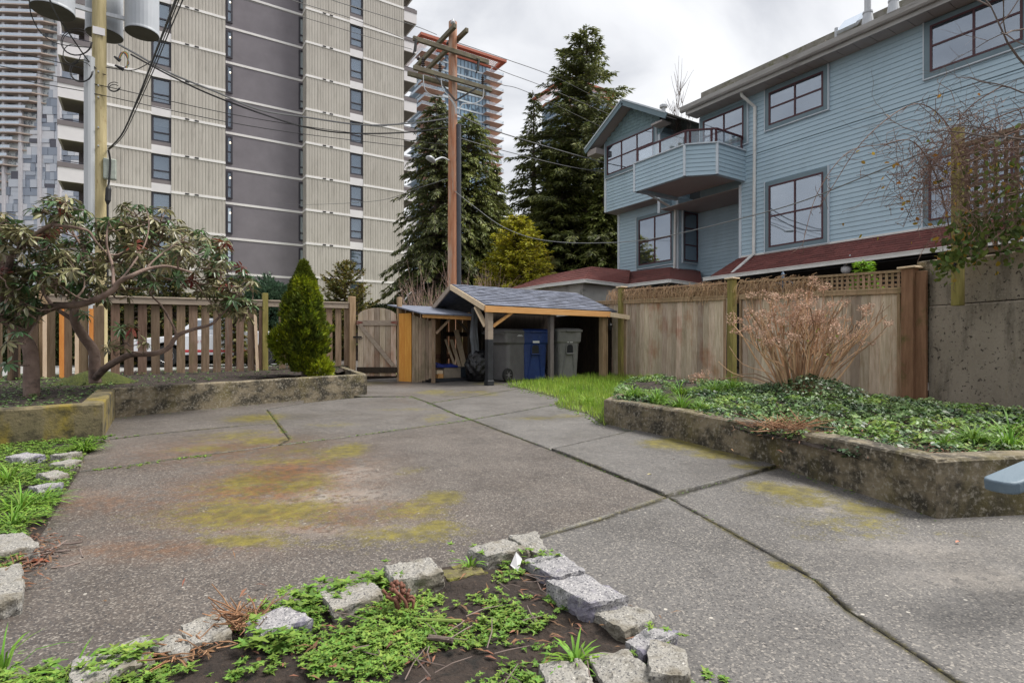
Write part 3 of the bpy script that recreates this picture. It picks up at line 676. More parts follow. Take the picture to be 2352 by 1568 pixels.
mb.slab([(5.50, ye-.03, ze-.02), (xr, ye-.03, ze-.02), (xr, ya, za-.005), (5.50, ya, za-.005)], .02); mb.slab([(5.50, ya, za-.006), (xr, ya, za-.006), (xr, yb+.03, zb-.03), (5.50, yb+.03, zb-.03)], .02)
mb.build('roof', m_shing, t)
for (y0, z0, y1, z1) in ((ye-.02, ze-.07, ya, za-.06), (yb, zb-.07, ya, za-.06)):
    mb = MB(O); mb.beam((5.50, y0, z0), (5.50, y1, z1), .04, .11); mb.build('rake_board', m_rail if y0 > ya else m_new, t, bevel=.003)
mb = MB(O); mb.beam((5.50, ye-.03, ze-.09), (8.75, ye-.03, ze-.09), .04, .12); mb.build('front_beam', m_orbeam, t, bevel=.003)
mb = MB(O); mb.beam((5.50, ye+.06, ze-.06), (8.75, ye+.06, ze-.06), .05, .10); mb.build('inner_beam', m_darkw, t)
q = Vector((5.66, ye+.08, 0)); pz = gz(5.66, 9.5)
mb = MB(O); mb.beam((q.x, q.y, pz+.90), (q.x, q.y, ze-.10), .12, .12, (0, 1, 0)); mb.build('post', m_rail, t, bevel=.005)
mb = MB(O); mb.beam((q.x, q.y, pz), (q.x, q.y, pz+.90), .125, .125, (0, 1, 0)); mb.cbox((q.x, q.y, pz+.05), .15, .15, .1); mb.build('post_wrap', m_blackp, t, bevel=.008)
mb = MB(O); mb.beam((5.74, ye+.08, ze-.42), (6.16, ye+.02, ze-.13), .05, .08, (0, 1, 0)); mb.build('brace', m_orbeam, t, bevel=.003)
mb = MB(O); mb.beam((5.62, ye+.14, ze-.42), (5.58, ye+.46, ze-.02), .05, .09, (1, 0, 0)); mb.build('brace', m_new, t, bevel=.003)
p2 = PY(1265, 878, ye+.08); mb = MB(O); mb.beam((p2.x, p2.y, gz(p2.x, p2.y)-.02), (p2.x, p2.y, ze-.15), .095, .095, (0, 1, 0)); mb.build('post', m_grey_post, t, bevel=.004)
p3 = PY(1384, 866, ye+.12); mb = MB(O); mb.beam((p3.x, p3.y, gz(p3.x, p3.y)-.02), (p3.x, p3.y, ze-.10), .10, .14, (0, 1, 0)); mb.beam((p3.x+.09, p3.y, gz(p3.x, p3.y)-.02), (p3.x+.09, p3.y, ze-.10), .04, .12, (0, 1, 0)); mb.build('post', m_post, t, bevel=.004)
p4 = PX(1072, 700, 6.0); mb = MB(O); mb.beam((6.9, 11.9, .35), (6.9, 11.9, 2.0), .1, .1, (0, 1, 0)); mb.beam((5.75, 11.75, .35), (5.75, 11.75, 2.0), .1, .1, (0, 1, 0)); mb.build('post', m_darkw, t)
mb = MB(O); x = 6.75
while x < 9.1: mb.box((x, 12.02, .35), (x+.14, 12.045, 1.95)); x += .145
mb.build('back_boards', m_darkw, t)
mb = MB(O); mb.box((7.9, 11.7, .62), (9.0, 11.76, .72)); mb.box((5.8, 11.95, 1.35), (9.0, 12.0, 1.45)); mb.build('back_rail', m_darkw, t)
mb = MB(O); y = 9.75
while y < 11.9: mb.box((9.06, y, .35), (9.08, y+.14, 1.9)); y += .145
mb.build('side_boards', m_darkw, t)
pa = PY(1383, 718, ye-.04); pb = PX(1431, 741, 9.08); mb = MB(O); mb.beam((8.74, ye-.035, ze-.09), (9.18, ye-.30, ze-.17), .045, .10); mb.build('outrigger', m_new, t, bevel=.003)
# lamp hanging from the shelter's right post
q = PY(1402, 745, ye-.05); L0 = (q.x, q.y, q.z)
t = thing('wall_lantern', (q.x, q.y, q.z-.1), 'small dark lantern on a bracket at the right end of the bin shelter', 'lantern')
mb = MB(t.location); mb.tube([(q.x-.10, q.y, q.z+.17), (q.x-.05, q.y, q.z+.12), (q.x, q.y, q.z)], .012); mb.build('bracket', m_iron, t)
mb = MB(t.location); mb.lathe((q.x, q.y, q.z-.12), [(.03, 0), (.035, .02), (.055, .09), (.065, .10), (.02, .14), (.012, .16)], 6); mb.build('lamp_head', m_iron, t)

# ================= bins =================
m_bin_g = mat('dark_grey_plastic', (.115, .112, .115), (.16, .156, .158), 5, rough=.55, bump=.001, bscale=30, layers=[((.26, .25, .24), 9, .58, .70, (1, 1, .4), .5)])
m_bin_l = mat('light_grey_plastic', (.175, .175, .17), (.23, .23, .22), 5, rough=.55, layers=[((.10, .095, .09), 7, .56, .7, (1, 1, .4), .6)])
m_bin_b = mat('blue_plastic', (.010, .030, .13), (.018, .050, .20), 5, rough=.45, layers=[((.09, .13, .22), 9, .60, .72, (1, 1, .4), .6)])
m_tyre = mat('rubber', (.012, .012, .012), rough=.8)
m_white = mat('white_mark', (.7, .7, .7), rough=.7)
def rrect(w, d, z, r=.08, n=4, cx=0, cy=0):
    pts = []
    for sx, sy, a0 in ((1, 1, 0), (-1, 1, 90), (-1, -1, 180), (1, -1, 270)):
        for k in range(n+1):
            a = math.radians(a0+90*k/n); pts.append(Vector((cx+sx*(w/2-r)+math.cos(a)*r, cy+sy*(d/2-r)+math.sin(a)*r, z)))
    return pts
def wheelie(loc, rz, m, label, H=1.05, Wd=.60, Dp=.74, pocket=True, lidm=None, marks=0):
    "front (grab pocket) faces local -y, wheels at +y"
    t = thing('wheeled_bin', loc, label, 'bin', rz=rz)
    def kid(mb, nm, mm, par=None, bev=0, sm=False):
        me = bpy.data.meshes.new(nm); me.from_pydata([tuple(v) for v in mb.v], [], mb.f); me.update(); o = obj(nm, me, mm, par or t, smooth=sm)
        if bev: b = o.modifiers.new('b', 'BEVEL'); b.width = bev; b.segments = 2; b.limit_method = 'ANGLE'
        return o
    mb = MB(); mb.loft([rrect(Wd*.74, Dp*.66, .02, .07, 5, 0, -.02), rrect(Wd*.76, Dp*.68, .06, .07, 5, 0, -.02), rrect(Wd*.86, Dp*.80, H*.70, .08, 5, 0, -.03), rrect(Wd*.98, Dp*.95, H*.74, .06, 5), rrect(Wd, Dp, H*.93, .06, 5)])
    kid(mb, 'body', m, sm=False, bev=.006)
    mb = MB(); mb.loft([rrect(Wd+.04, Dp+.05, H*.93+.002, .07, 5), rrect(Wd+.05, Dp+.06, H*.965, .07, 5), rrect(Wd*.9, Dp*.9, H, .09, 5)]); mb.box((-.12, -Dp/2-.07, H*.935), (.12, -Dp/2-.02, H*.955)); kid(mb, 'lid', lidm or m, bev=.004)
    mb = MB(); mb.tube([(-Wd*.42, Dp/2-.0, H*.90), (-Wd*.42, Dp/2+.09, H*.92), (Wd*.42, Dp/2+.09, H*.92), (Wd*.42, Dp/2, H*.90)], .014); kid(mb, 'handle', m)
    for s in (-1, 1):
        mb = MB(); c = (s*Wd*.40, Dp*.36, .14); ax = (s, 0, 0)
        mb.lathe(c, [(.05, -.02), (.135, -.025), (.145, 0), (.135, .035), (.10, .04)], 24, ax); w = kid(mb, 'wheel', m_tyre)
        mb = MB(); mb.lathe(c, [(.02, .02), (.095, .025), (.09, .032), (.06, .030), (.025, .045)], 24, ax)
        for k in range(6): a = k*math.pi/3; mb.beam((c[0]+s*.034, c[1], c[2]), (c[0]+s*.034, c[1]+math.cos(a)*.09, c[2]+math.sin(a)*.09), .012, .02, (s, 0, 0))
        kid(mb, 'hub', m_bin_g, w)
    if pocket:
        yb_ = -Dp*.40-.03; mb = MB()
        fr = [Vector((-.085, yb_-.012, .56)), Vector((-.085, yb_-.022, .70))]+[Vector((-.085*math.cos(a), yb_-.024, .70+.075*math.sin(a))) for a in (.5, 1.0, 1.57, 2.1, 2.6)]+[Vector((.085, yb_-.022, .70)), Vector((.085, yb_-.012, .56))]
        mb.tube(fr, .012, 6); mb.tube([(-.09, yb_-.03, .56), (.09, yb_-.03, .56)], .016, 8); mb.beam((-.09, yb_+.0, .54), (-.15, yb_+.05, .08), .02, .02); mb.beam((.09, yb_+.0, .54), (.15, yb_+.05, .08), .02, .02)
        kid(mb, 'grab_bar', m)
        mb = MB(); mb.slab([(-.078, yb_-.017, .575), (.078, yb_-.017, .575), (.078, yb_-.027, .70), (.05, yb_-.029, .755), (-.05, yb_-.029, .755), (-.078, yb_-.027, .70)], .004); kid(mb, 'pocket', m_blackp)
    if marks:
        mb = MB(); yy = -Dp*.5-.003
        if marks == 1:      # side lettering too small to read: two short rows of marks
            for r_, (n_, w_) in enumerate(((9, .010), (12, .012))):
                for k in range(n_):
                    y_ = -.02+k*(w_+.004)-(n_*(w_+.004))/2; mb.box((-Wd/2-.004, y_, H*.88-r_*.022), (-Wd/2-.001, y_+w_, H*.88-r_*.022+.013))
        if marks == 2: 
            yy = -Dp*.445-.022
            mb.box((-.06, yy-.004, .80), (.085, yy, .845))
        if marks == 3:
            yy = -Dp*.44-.03
            for k in range(6):
                if k != 2: mb.box((-.07+k*.024, yy-.005, .80), (-.07+k*.024+.017, yy, .822))
        kid(mb, 'marking', m_white)
    return t
def onG(x, y): return (x, y, gz(x, y))
b0 = PD(1172, 850, 11.75); wheelie(onG(6.55, 10.26), math.radians(90+14), m_bin_g, 'big dark grey wheeled bin seen from its side with the wheel towards the black post', H=1.10, Wd=.66, Dp=.82, pocket=False, marks=1)
b1 = PD(1228, 850, 12.4); wheelie(onG(b1.x-.02, b1.y+.1), math.radians(-20), m_bin_b, 'blue wheeled bin standing between the two grey bins', H=1.10, Wd=.64, Dp=.74, marks=2)
b2 = PD(1300, 850, 12.7); wheelie(onG(b2.x, b2.y+.1), math.radians(-12), m_bin_l, 'lighter grey wheeled bin at the right of the blue bin', H=1.12, Wd=.60, Dp=.70, marks=3)
for o in [o for o in bpy.data.objects if o.name.startswith('marking')]:
    if o.parent and 'big dark' in o.parent.get('label', ''): pass
# black bag, clear sheet, boxes
def lump(name, c, rx, ry, rz_, m, label, cat, seed=0, amp=.14, n=28, freq=3.0):
    V = []; F = []
    for i in range(n+1):
        th = math.pi*i/n
        for k in range(n*2):
            ph = math.pi*k/n; d = Vector((math.sin(th)*math.cos(ph), math.sin(th)*math.sin(ph), math.cos(th)))
            r = 1+amp*noise.noise(d*freq+Vector((seed, 0, 0)))+amp*.6*abs(noise.noise(Vector((d.x*9, d.y*9, d.z*4+seed))))
            p = Vector((d.x*rx*r, d.y*ry*r, max(d.z*rz_*r, -rz_*.82))); V.append(p)
    for i in range(n):
        for k in range(n*2): F.append((i*n*2+k, i*n*2+(k+1) % (n*2), (i+1)*n*2+(k+1) % (n*2), (i+1)*n*2+k)[::-1])
    me = bpy.data.meshes.new(name); me.from_pydata([tuple(v) for v in V], [], F)
    return tag(obj(name, me, m, loc=(c[0], c[1], c[2]+rz_*.82), smooth=True), label, cat)
bb = PD(1098, 872, 11.75); lump('rubbish_bag', onG(5.93, 10.48), .27, .25, .36, m_bag, 'full shiny black rubbish bag behind the wrapped front post', 'bag', amp=.22, freq=3.4)
q = PD(1090, 800, 11.9)
mb = MB(onG(q.x, q.y)); n_ = 14; lp = []
for j in range(12):
    z = .45+j*.10; row = []
    for k in range(n_):
        u = k/(n_-1)-.5; row.append(Vector((q.x+u*.26*(1-.02*j)+.02*math.sin(j*.8), q.y+.10*u+.05*math.sin(k*2.1)+.03*noise.noise(Vector((k, j*.3, 0))), gz(q.x, q.y)+z)))
    lp.append(row)
mb.add([p for r in lp for p in r]+[p+Vector((0, .003, 0)) for r in lp for p in r], [(j*n_+k, j*n_+k+1, (j+1)*n_+k+1, (j+1)*n_+k) for j in range(11) for k in range(n_-1)]+[(12*n_+(j*n_+k), 12*n_+(j+1)*n_+k, 12*n_+(j+1)*n_+k+1, 12*n_+j*n_+k+1) for j in range(11) for k in range(n_-1)])
tag(mb.build('plastic_sheet', mat('plastic_film', (.10, .11, .125), (.28, .30, .34), 2.5, (6, 6, .4), rough=.18), smooth=True), 'hanging clear plastic sheet above the black rubbish bag', 'plastic sheet')
def put(name, c, sx, sy, sz, rz, m, label, cat, bev=.006, tilt=0):
    mb = MB((0, 0, 0)); mb.cbox((0, 0, sz/2), sx, sy, sz)
    o = mb.build(name, m, bevel=bev); o.location = c; o.rotation_euler = (tilt, 0, rz); return tag(o, label, cat)
zf = gz(5.4, 11)+.06
c = PD(1011, 862, 12.05); put('carton', (5.52, 11.0, zf), .42, .26, .22, .1, mat('wet_board', (.20, .17, .13), (.30, .25, .20), 8, rough=.9), 'greyish concrete-like box lying in the lean-to under the blue tarp', 'box')
put('wood_block', (5.26, 10.98, zf), .17, .2, .09, .15, m_orbeam, 'orange timber offcut at the bottom left inside the lean-to', 'timber')
put('wood_block', (5.25, 11.0, zf+.092), .18, .2, .08, .1, m_new, 'pale timber offcut stacked on the orange one in the lean-to', 'timber')
# folded tarp
mb = MB((5.4, 11.0, zf+.225)); lps = []
for j in range(8):
    lps.append([Vector((5.14+.07*j*1.05, 10.84, zf+.225)), Vector((5.14+.07*j*1.05, 10.84, zf+.30+.02*math.sin(j*1.7)-.004*j)), Vector((5.14+.07*j*1.05, 11.1, zf+.34+.02*math.sin(j*1.1+1)-.008*j)), Vector((5.14+.07*j*1.05, 11.1, zf+.225))])
mb.loft(lps); tag(mb.build('tarp', mat('blue_tarp', (.005, .012, .12), (.01, .03, .22), 5, rough=.5), bevel=.01), 'folded deep blue tarp on the boxes in the lean-to', 'tarp')
mb = MB(); mb.loft([rrect(.34, .24, 0, .03), rrect(.40, .28, .20, .03), rrect(.42, .30, .205, .03), rrect(.42, .30, .225, .03), rrect(.37, .25, .225, .03), rrect(.33, .22, .03, .03)]); o = mb.build('plastic_tub', mat('slate_plastic', (.045, .06, .075), rough=.5)); o.location = (6.02, 11.2, zf); tag(o, 'slate grey plastic tub under the leaning planks', 'tub')
for k, (x0, dx, h, w, lab) in enumerate(((5.86, -.10, .74, .055, 'thin leaning plank at the left of the three in the lean-to'), (5.97, -.03, .66, .08, 'short middle plank of the three leaning in the lean-to'), (6.09, -.02, .88, .13, 'wide pale plank leaning at the right in the lean-to, above the tub'))):
    mb = MB((x0, 11.4, zf)); mb.beam((x0, 11.35, zf+.18), (x0+dx, 11.75, zf+.18+h), w, .02, (0, -1, .4)); tag(mb.build('plank', m_new, bevel=.002), lab, 'plank')

# ================= right fence =================
FA = G(2092, 940); FB = G(1432, 868); fd = Vector((FB.x-FA.x, FB.y-FA.y)).normalized(); fn = Vector((-fd.y, fd.x)) if Vector((-fd.y, fd.x)).x < 0 else Vector((fd.y, -fd.x))
def onF(px, py):
    "where the sight line meets the fence plane"
    r = ray(px, py); n3 = Vector((fn.x, fn.y, 0)); k = (FA-CAM).dot(n3)/r.dot(n3); return CAM+r*k
def fs(px): q = onF(px, 800); return (Vector((q.x, q.y))-Vector((FA.x, FA.y))).dot(fd)
def F3(s, z, o=0): q = Vector((FA.x, FA.y))+fd*s+fn*o; return Vector((q.x, q.y, z))
s_end, s_m0, s_far = fs(2092), fs(1682), fs(1430)
ztop_n = onF(2080, 668).z; ztop_f = onF(1440, 694).z
def ft(s): u = (s-fs(2080))/(fs(1440)-fs(2080)); return ztop_n*(1-u)+ztop_f*u
mid = (FA+FB)/2
t = thing('cedar_fence', (mid.x, mid.y, gz(mid.x, mid.y)), 'tall cedar board fence on the right with a lattice strip along its top', 'fence'); O = t.location.copy()
for (a, b) in ((fs(2070), fs(1702)), (fs(1668), fs(1436)), (fs(1425), fs(1395)+.5)):
    mb = MB(O); s = a
    while s < b-.02:
        w = min(.135, b-s); q = F3(s+w/2, 0); zb_ = gz(q.x, q.y)+.03
        mb.beam(F3(s, (zb_+ft(s))/2, RNG.uniform(-.002, .002)), F3(s+w-.003, (zb_+ft(s+w))/2, RNG.uniform(-.002, .002)), .018, ft(s)-zb_); s += .138
    mb.build('board_panel', m_cedar, t, bevel=.003)
    mb = MB(O)
    mb.beam(F3(a-.01, ft(a)-.01, .025), F3(b+.01, ft(b)-.01, .025), .04, .05); mb.beam(F3(a-.01, ft(a)+.035, .0), F3(b+.01, ft(b)+.035, .0), .09, .035)
    for s in (a+.015, b-.015):
        q = F3(s, 0); mb.beam(F3(s, gz(q.x, q.y)+.03, .022), F3(s, ft(s)-.04, .022), .04, .045, (fn.x, fn.y, 0))
    mb.build('frame', m_post, t, bevel=.003)
    # lattice strip
    if b-a > 1:
        mb = MB(O); zl, zh = .055, .26; s = a+.03
        while s < b: mb.beam(F3(s, ft(s)+zl, .006), F3(s, ft(s)+zh, .006), .035, .009, (fn.x, fn.y, 0)); s += .078
        for zz in (.09, .155, .22): mb.beam(F3(a, ft(a)+zz, -.006), F3(b, ft(b)+zz, -.006), .009, .03)
        mb.beam(F3(a, ft(a)+zh+.012, 0), F3(b, ft(b)+zh+.012, 0), .06, .035)
        mb.build('lattice', m_post, t)
for px, m, w, hh in ((2093, m_brown, .15, .02), (1684, m_post_gr, .12, .06), (1430, m_post_gr, .12, .06)):
    s = fs(px); q = F3(s, 0); mb = MB(O); mb.beam(F3(s, gz(q.x, q.y)-.02, .03), F3(s, ft(s)+.27+hh, .03), w, w, (fn.x, fn.y, 0)); p_ = mb.build('post', m, t, bevel=.006)
    mb = MB(O); mb.cbox(F3(s, ft(s)+.285+hh, .03), w+.07, w+.07, .025, rz=math.atan2(fd.y, fd.x)); mb.build('cap', m_new, p_, bevel=.004)
s = fs(2118); q = F3(s, 0); mb = MB(q+Vector((0, 0, gz(q.x, q.y)))); mb.beam(F3(s, gz(q.x, q.y)-.02, .02), F3(s, ft(s)+.25, .02), .13, .05, (fn.x, fn.y, 0)); tag(mb.build('timber_board', m_brown, bevel=.004), 'upright brown board standing between the cedar fence and the tall concrete wall', 'board')
# dry vines along the fence top
mb = MB(O); random.seed(3)
def tangle(mb, s0, s1, n, h0, h1, L_, r_):
    for _ in range(n):
        s = RNG.uniform(s0, s1); z = ft(s)+RNG.uniform(h0, h1); P = []; a = RNG.uniform(0, 6.28); zz = z
        o_ = RNG.uniform(-.08, .08)
        for k in range(5): P.append(F3(s+math.cos(a)*L_*k/4, zz+math.sin(a*1.3+k)*.05-.012*k*k, o_+.03*math.sin(k+a))) 
        mb.tube(P, r_, 3, cap=False)
tangle(mb, fs(1668), fs(1400), 620, .12, .30, .22, .0035); tangle(mb, fs(1880), fs(1702), 300, .10, .30, .25, .004); tangle(mb, fs(1668), fs(1600), 60, .12, .28, .3, .004)
tag(mb.build('dead_vine', m_twine), 'tangle of dry straw-coloured vine along the lattice of the cedar fence', 'vine')
# iron finial
fq = onF(1798, 668); t = thing('iron_finial', fq, 'blue-grey wrought iron scroll finial rising above the cedar fence', 'ornament'); mbl = mat('blue_iron', (.10, .15, .22), rough=.6)
mb = MB(fq); mb.tube([fq+Vector((0, 0, -.1)), fq+Vector((0, 0, .22))], .014); mb.lathe(fq+Vector((0, 0, .18)), [(.012, 0), (.028, .03), (.02, .07), (.03, .09), (.005, .14)], 10); mb.build('spike', mbl, t)
for s in (-1, 1):
    mb = MB(fq); P = []
    for k in range(14): a = k*.45; r = .10*(1-k/18); P.append(fq+Vector((fd.x, fd.y, 0))*s*(.02+.12-r*math.cos(a)-.02)+Vector((0, 0, .09+r*math.sin(a)*.7)))
    mb.tube(P, .012, 6); mb.build('scroll', mbl, t)

# ================= tall concrete wall =================
WA = G(2137, 944); WB = G(2352, 972); wd = Vector((WB.x-WA.x, WB.y-WA.y)).normalized(); wn = Vector((-wd.y, wd.x)); wn = wn if wn.x < 0 else -wn
m_wall = mat('stained_wall', (.23, .195, .15), (.36, .31, .245), 1.6, (1, 1, .5), rough=.92, bump=.012, bscale=30,
    layers=[((.045, .036, .026), 3.0, .45, .60, (1, 1, .22), .85), ((.17, .14, .03), 2.6, .53, .66, (1.5, 1.5, .18), .6), ((.36, .32, .27), 36, .54, .66, (1, 1, 1), .45), ((.045, .035, .028), 22, .58, .64)])
def onW(px, py):
    r = ray(px, py); n3 = Vector((wn.x, wn.y, 0)); return CAM+r*((WA-CAM).dot(n3)/r.dot(n3))
zt = onW(2230, 590).z; zl = onW(2300, 690).z
def W3(s, z, o): q = Vector((WA.x, WA.y))+wd*s-wn*o; return Vector((q.x, q.y, z))
mb = MB((WA.x, WA.y, gz(WA.x, WA.y)))
for z0, z1, o0 in ((.0, zl-.008, .0), (zl+.006, zt, .018)):
    lo = []
    for k in range(40):
        s = -.02+k*.16; w = .008*noise.noise(Vector((s*3, z1, 0))); w2 = .006*noise.noise(Vector((s*11, z1, 4)))
        lo.append([W3(s, z0, o0+.25), W3(s, z0, o0), W3(s, z1+w+w2-.02, o0+w2), W3(s, z1+w, o0+.015), W3(s, z1+w, o0+.25)])
    mb.loft(lo)
mb.loft([[W3(s, zl-.03, .06), W3(s, zl+.03, .06), W3(s, zl+.03, .2), W3(s, zl-.03, .2)] for s in (0, 6.2)])
wl = mb.build('tall_wall', m_wall); tag(wl, 'tall stained concrete retaining wall at the right with streaks and a ragged casting line', 'wall')
mb = MB((WA.x, WA.y, gz(WA.x, WA.y))); c0 = W3(-.08, 0, .12); a0 = onW(2112, 565); mb.cbox((c0.x, c0.y, (zt+.04)/2+.3), .24, .2, zt+.04-.6, rz=math.atan2(wd.y, wd.x)); mb.build('pier', m_conc, wl, bevel=.01)

# ---- trellis on the wall
TO = .22     # stands proud of the wall
def T3(s, z, o=0): q = Vector((WA.x, WA.y))+wd*s+wn*(TO+o); return Vector((q.x, q.y, z))
def onT(px, py):
    r = ray(px, py); n3 = Vector((wn.x, wn.y, 0)); b = Vector((WA.x, WA.y, 0))+n3*TO; return CAM+r*((b-Vector((CAM.x, CAM.y, 0))).dot(n3)/r.dot(n3))
def ts(px): q = onT(px, 800); return (Vector((q.x, q.y))-Vector((WA.x, WA.y))).dot(wd)
t = thing('trellis', T3(ts(2200), 1.5), 'weathered wooden trellis panel bolted above the tall concrete wall, full of creeper', 'trellis'); O = t.location.copy()
m_trel = wood('trellis_wood', (.11, .075, .05), (.20, .145, .10), .2)
sp = ts(2200); mb = MB(O); mb.beam(T3(sp, onT(2200, 702).z), T3(sp, onT(2200, 350).z+.3), .10, .10, (wn.x, wn.y, 0)); po = mb.build('post', m_post_gr, t, bevel=.005)
mb = MB(O); z = onT(2197, 608).z; mb.lathe(T3(sp, z, .052), [(.022, 0), (.022, .006), (.012, .007), (.012, .016)], 12, (wn.x, wn.y, 0)); mb.lathe(T3(sp, z-.045, .052), [(.022, 0), (.022, .006), (.012, .007), (.012, .014)], 12, (wn.x, wn.y, 0)); mb.build('bolt', m_iron, po)
zb0 = onT(2220, 583).z; zt0 = onT(2220, 360).z+.15; s1 = ts(2352)+1.6
for zz, w_ in ((zb0, .06), (zb0+.12, .05), (zt0, .05)): mb = MB(O); mb.beam(T3(sp+.05, zz), T3(s1, zz), .04, w_); mb.build('rail', m_trel, t, bevel=.003)
mb = MB(O); s = sp+.09
while s < s1: mb.beam(T3(s, zb0+.0, -.012), T3(s, zt0, -.012), .04, .010, (wn.x, wn.y, 0)); s += .105
mb.build('upright_slats', m_trel, t)
mb = MB(O); z = zb0+.2
while z < zt0: mb.beam(T3(sp+.05, z, .004), T3(s1, z, .004), .010, .038); z += .10
mb.build('cross_slats', m_trel, t)

# ---- chair whose arm shows at the right edge
m_chair = mat('blue_grey_paint', (.10, .145, .185), (.14, .19, .23), 3, (1, 5, 5), rough=.55, bump=.001, bscale=40)
ctip = PD(2288, 1104, 2.05); cd_ = (RT*.93+FW*.36).normalized(); cs = Vector((-cd_.y, cd_.x, 0))
t = thing('garden_chair', (ctip.x+cd_.x*.4, ctip.y+cd_.y*.4, gz(ctip.x, ctip.y)), 'blue-grey painted wooden garden chair, only its rounded arm end reaching into view', 'chair'); O = t.location.copy()
gc = gz(ctip.x, ctip.y)
def arm(off):
    mb = MB(O); base = ctip+cs*off+Vector((0, 0, 0)); top = []; th_ = .045
    prof = [(0, .02), (.008, .045), (.03, .055), (.25, .062), (.5, .055), (.72, .03)]
    L1 = [base+cd_*x+cs*w+UP*(x*.16) for x, w in prof]; L2 = [base+cd_*x-cs*w+UP*(x*.16) for x, w in reversed(prof)]
    loop = L1+L2; mb.slab(loop[::-1], th_*1.0); return mb.build('arm', m_chair, t, bevel=.008, seg=3)
arm(0); arm(-.62)
for off in (0, -.62):
    b_ = ctip+cd_*.48+cs*off; mb = MB(O); mb.beam(Vector((b_.x, b_.y, gc)), b_+UP*(-.01), .09, .025, (cs.x, cs.y, 0)); mb.build('leg', m_chair, t, bevel=.004)
    r0 = ctip+cd_*.08+cs*(off*.93-.02); mb = MB(O); mb.beam(Vector((r0.x+cd_.x*.4, r0.y+cd_.y*.4, gc+.30)), Vector((r0.x+cd_.x*1.2, r0.y+cd_.y*1.2, gc+.06)), .025, .11); mb.build('side_rail', m_chair, t, bevel=.004)
mb = MB(O)
for k in range(5):
    a = ctip+cd_*(.70+.085*k)+UP*0; z = gc+.38-.028*k; mb.beam(Vector((a.x, a.y, z))+cs*.0, Vector((a.x, a.y, z))-cs*.6, .075, .018)
mb.build('seat', m_chair, t, bevel=.003)
mb = MB(O)
for k in range(6):
    o_ = -.06-.098*k; a = ctip+cd_*1.15+cs*o_; b_ = ctip+cd_*1.42+cs*(o_*1.12+.04); mb.beam(Vector((a.x, a.y, gc+.26)), Vector((b_.x, b_.y, gc+.95-.02*abs(k-2.5)**2)), .085, .018, (cd_.x, cd_.y, .3))
mb.build('backrest', m_chair, t, bevel=.003)
# ================= apartment tower (near) =================
m_rib = mat('ribbed_concrete', (.41, .382, .345), (.51, .482, .44), .5, (1, 1, .6), rough=.95, layers=[((.20, .185, .16), 1.6, .52, .75, (2, 2, .25), .6)])
m_band = mat('white_band', (.72, .70, .69), (.82, .80, .79), 1, rough=.8)
m_dkpl = mat('purple_grey_plaster', (.185, .170, .190), (.225, .208, .230), .8, rough=.9, layers=[((.19, .175, .19), 2.2, .62, .85, (1, 1, 1), .35)])
m_whp = mat('white_panel', (.66, .64, .66), (.76, .74, .75), .8, rough=.8, layers=[((.5, .47, .45), 2, .6, .8, (1, 1, .3), .4)])
m_greyp = mat('grey_panel', (.16, .14, .15), (.20, .18, .185), 1, rough=.85)
m_frame = mat('dark_frame', (.030, .028, .040), rough=.5)
m_wglass = glass_mat('tower_glass', '4c6072', .14, .55, more=.3)
m_wgl2 = glass_mat('tower_glass_pale', '98a5aa', .30, .02)
m_soff = mat('balcony_soffit', (.17, .16, .145), (.23, .21, .19), 1, rough=.9)
m_black = mat('vent_black', (.012, .01, .01), rough=.7)
YT = 47.0; YR = 48.2; ZB = 6.86; FH = 2.69; K0, K1 = -2, 11
def tx(px, y=YT): return PY(px, 0, y).x
tw = thing('apartment_tower', (10, YT, .45), 'ribbed concrete apartment tower with a dark grey recessed strip and white floor lines', 'apartment building'); O = tw.location.copy()
xc = [tx(205), tx(347.5), tx(393.5), tx(518), tx(704), tx(804), tx(834.5), tx(928)]
ZTOP = ZB+FH*12; ZBOT = .4
mb = MB(O); mb.box((xc[0]-.0, YT+.30, ZBOT), (xc[3], YT+18, ZTOP)); mb.box((xc[3], YR, ZBOT), (xc[4], YT+18, ZTOP-.01)); mb.box((xc[4]+.0, YT+.30, ZBOT), (xc[7], YT+18, ZTOP)); 
mb.build('core_wall', m_dkpl, tw)
def ribs(x0, x1):
    p = .215; n = int(round((x1-x0)/p)); p = (x1-x0)/n
    for k in range(K0, K1+1):
        mb = MB(O); z0 = max(ZBOT, ZB+FH*k+.09); z1 = ZB+FH*(k+1)-.09; pts = []
        for i in range(n):
            a = x0+p*i; j = RNG.uniform(-.012, .012)
            pts += [(a, YT), (a+p*.62, YT+j*.3), (a+p*.70, YT+.020), (a+p*.92, YT+.020)]
        pts.append((x1, YT))
        vs = [(x, y, z0) for x, y in pts]+[(x, y, z1) for x, y in pts]; m_ = len(pts)
        fs = [(i, i+1, m_+i+1, m_+i) for i in range(m_-1)]
        vs += [(x0, YT+.3, z0), (x0, YT+.3, z1), (x1, YT+.3, z0), (x1, YT+.3, z1)]; b = 2*m_
        fs += [(b, 0, m_, b+1), (m_-1, b+2, b+3, 2*m_-1)]
        mb.add(vs, fs); mb.build('ribbed_panel', m_rib, tw)
for a, b in ((0, 1), (2, 3), (4, 5), (6, 7)): ribs(xc[a], xc[b])
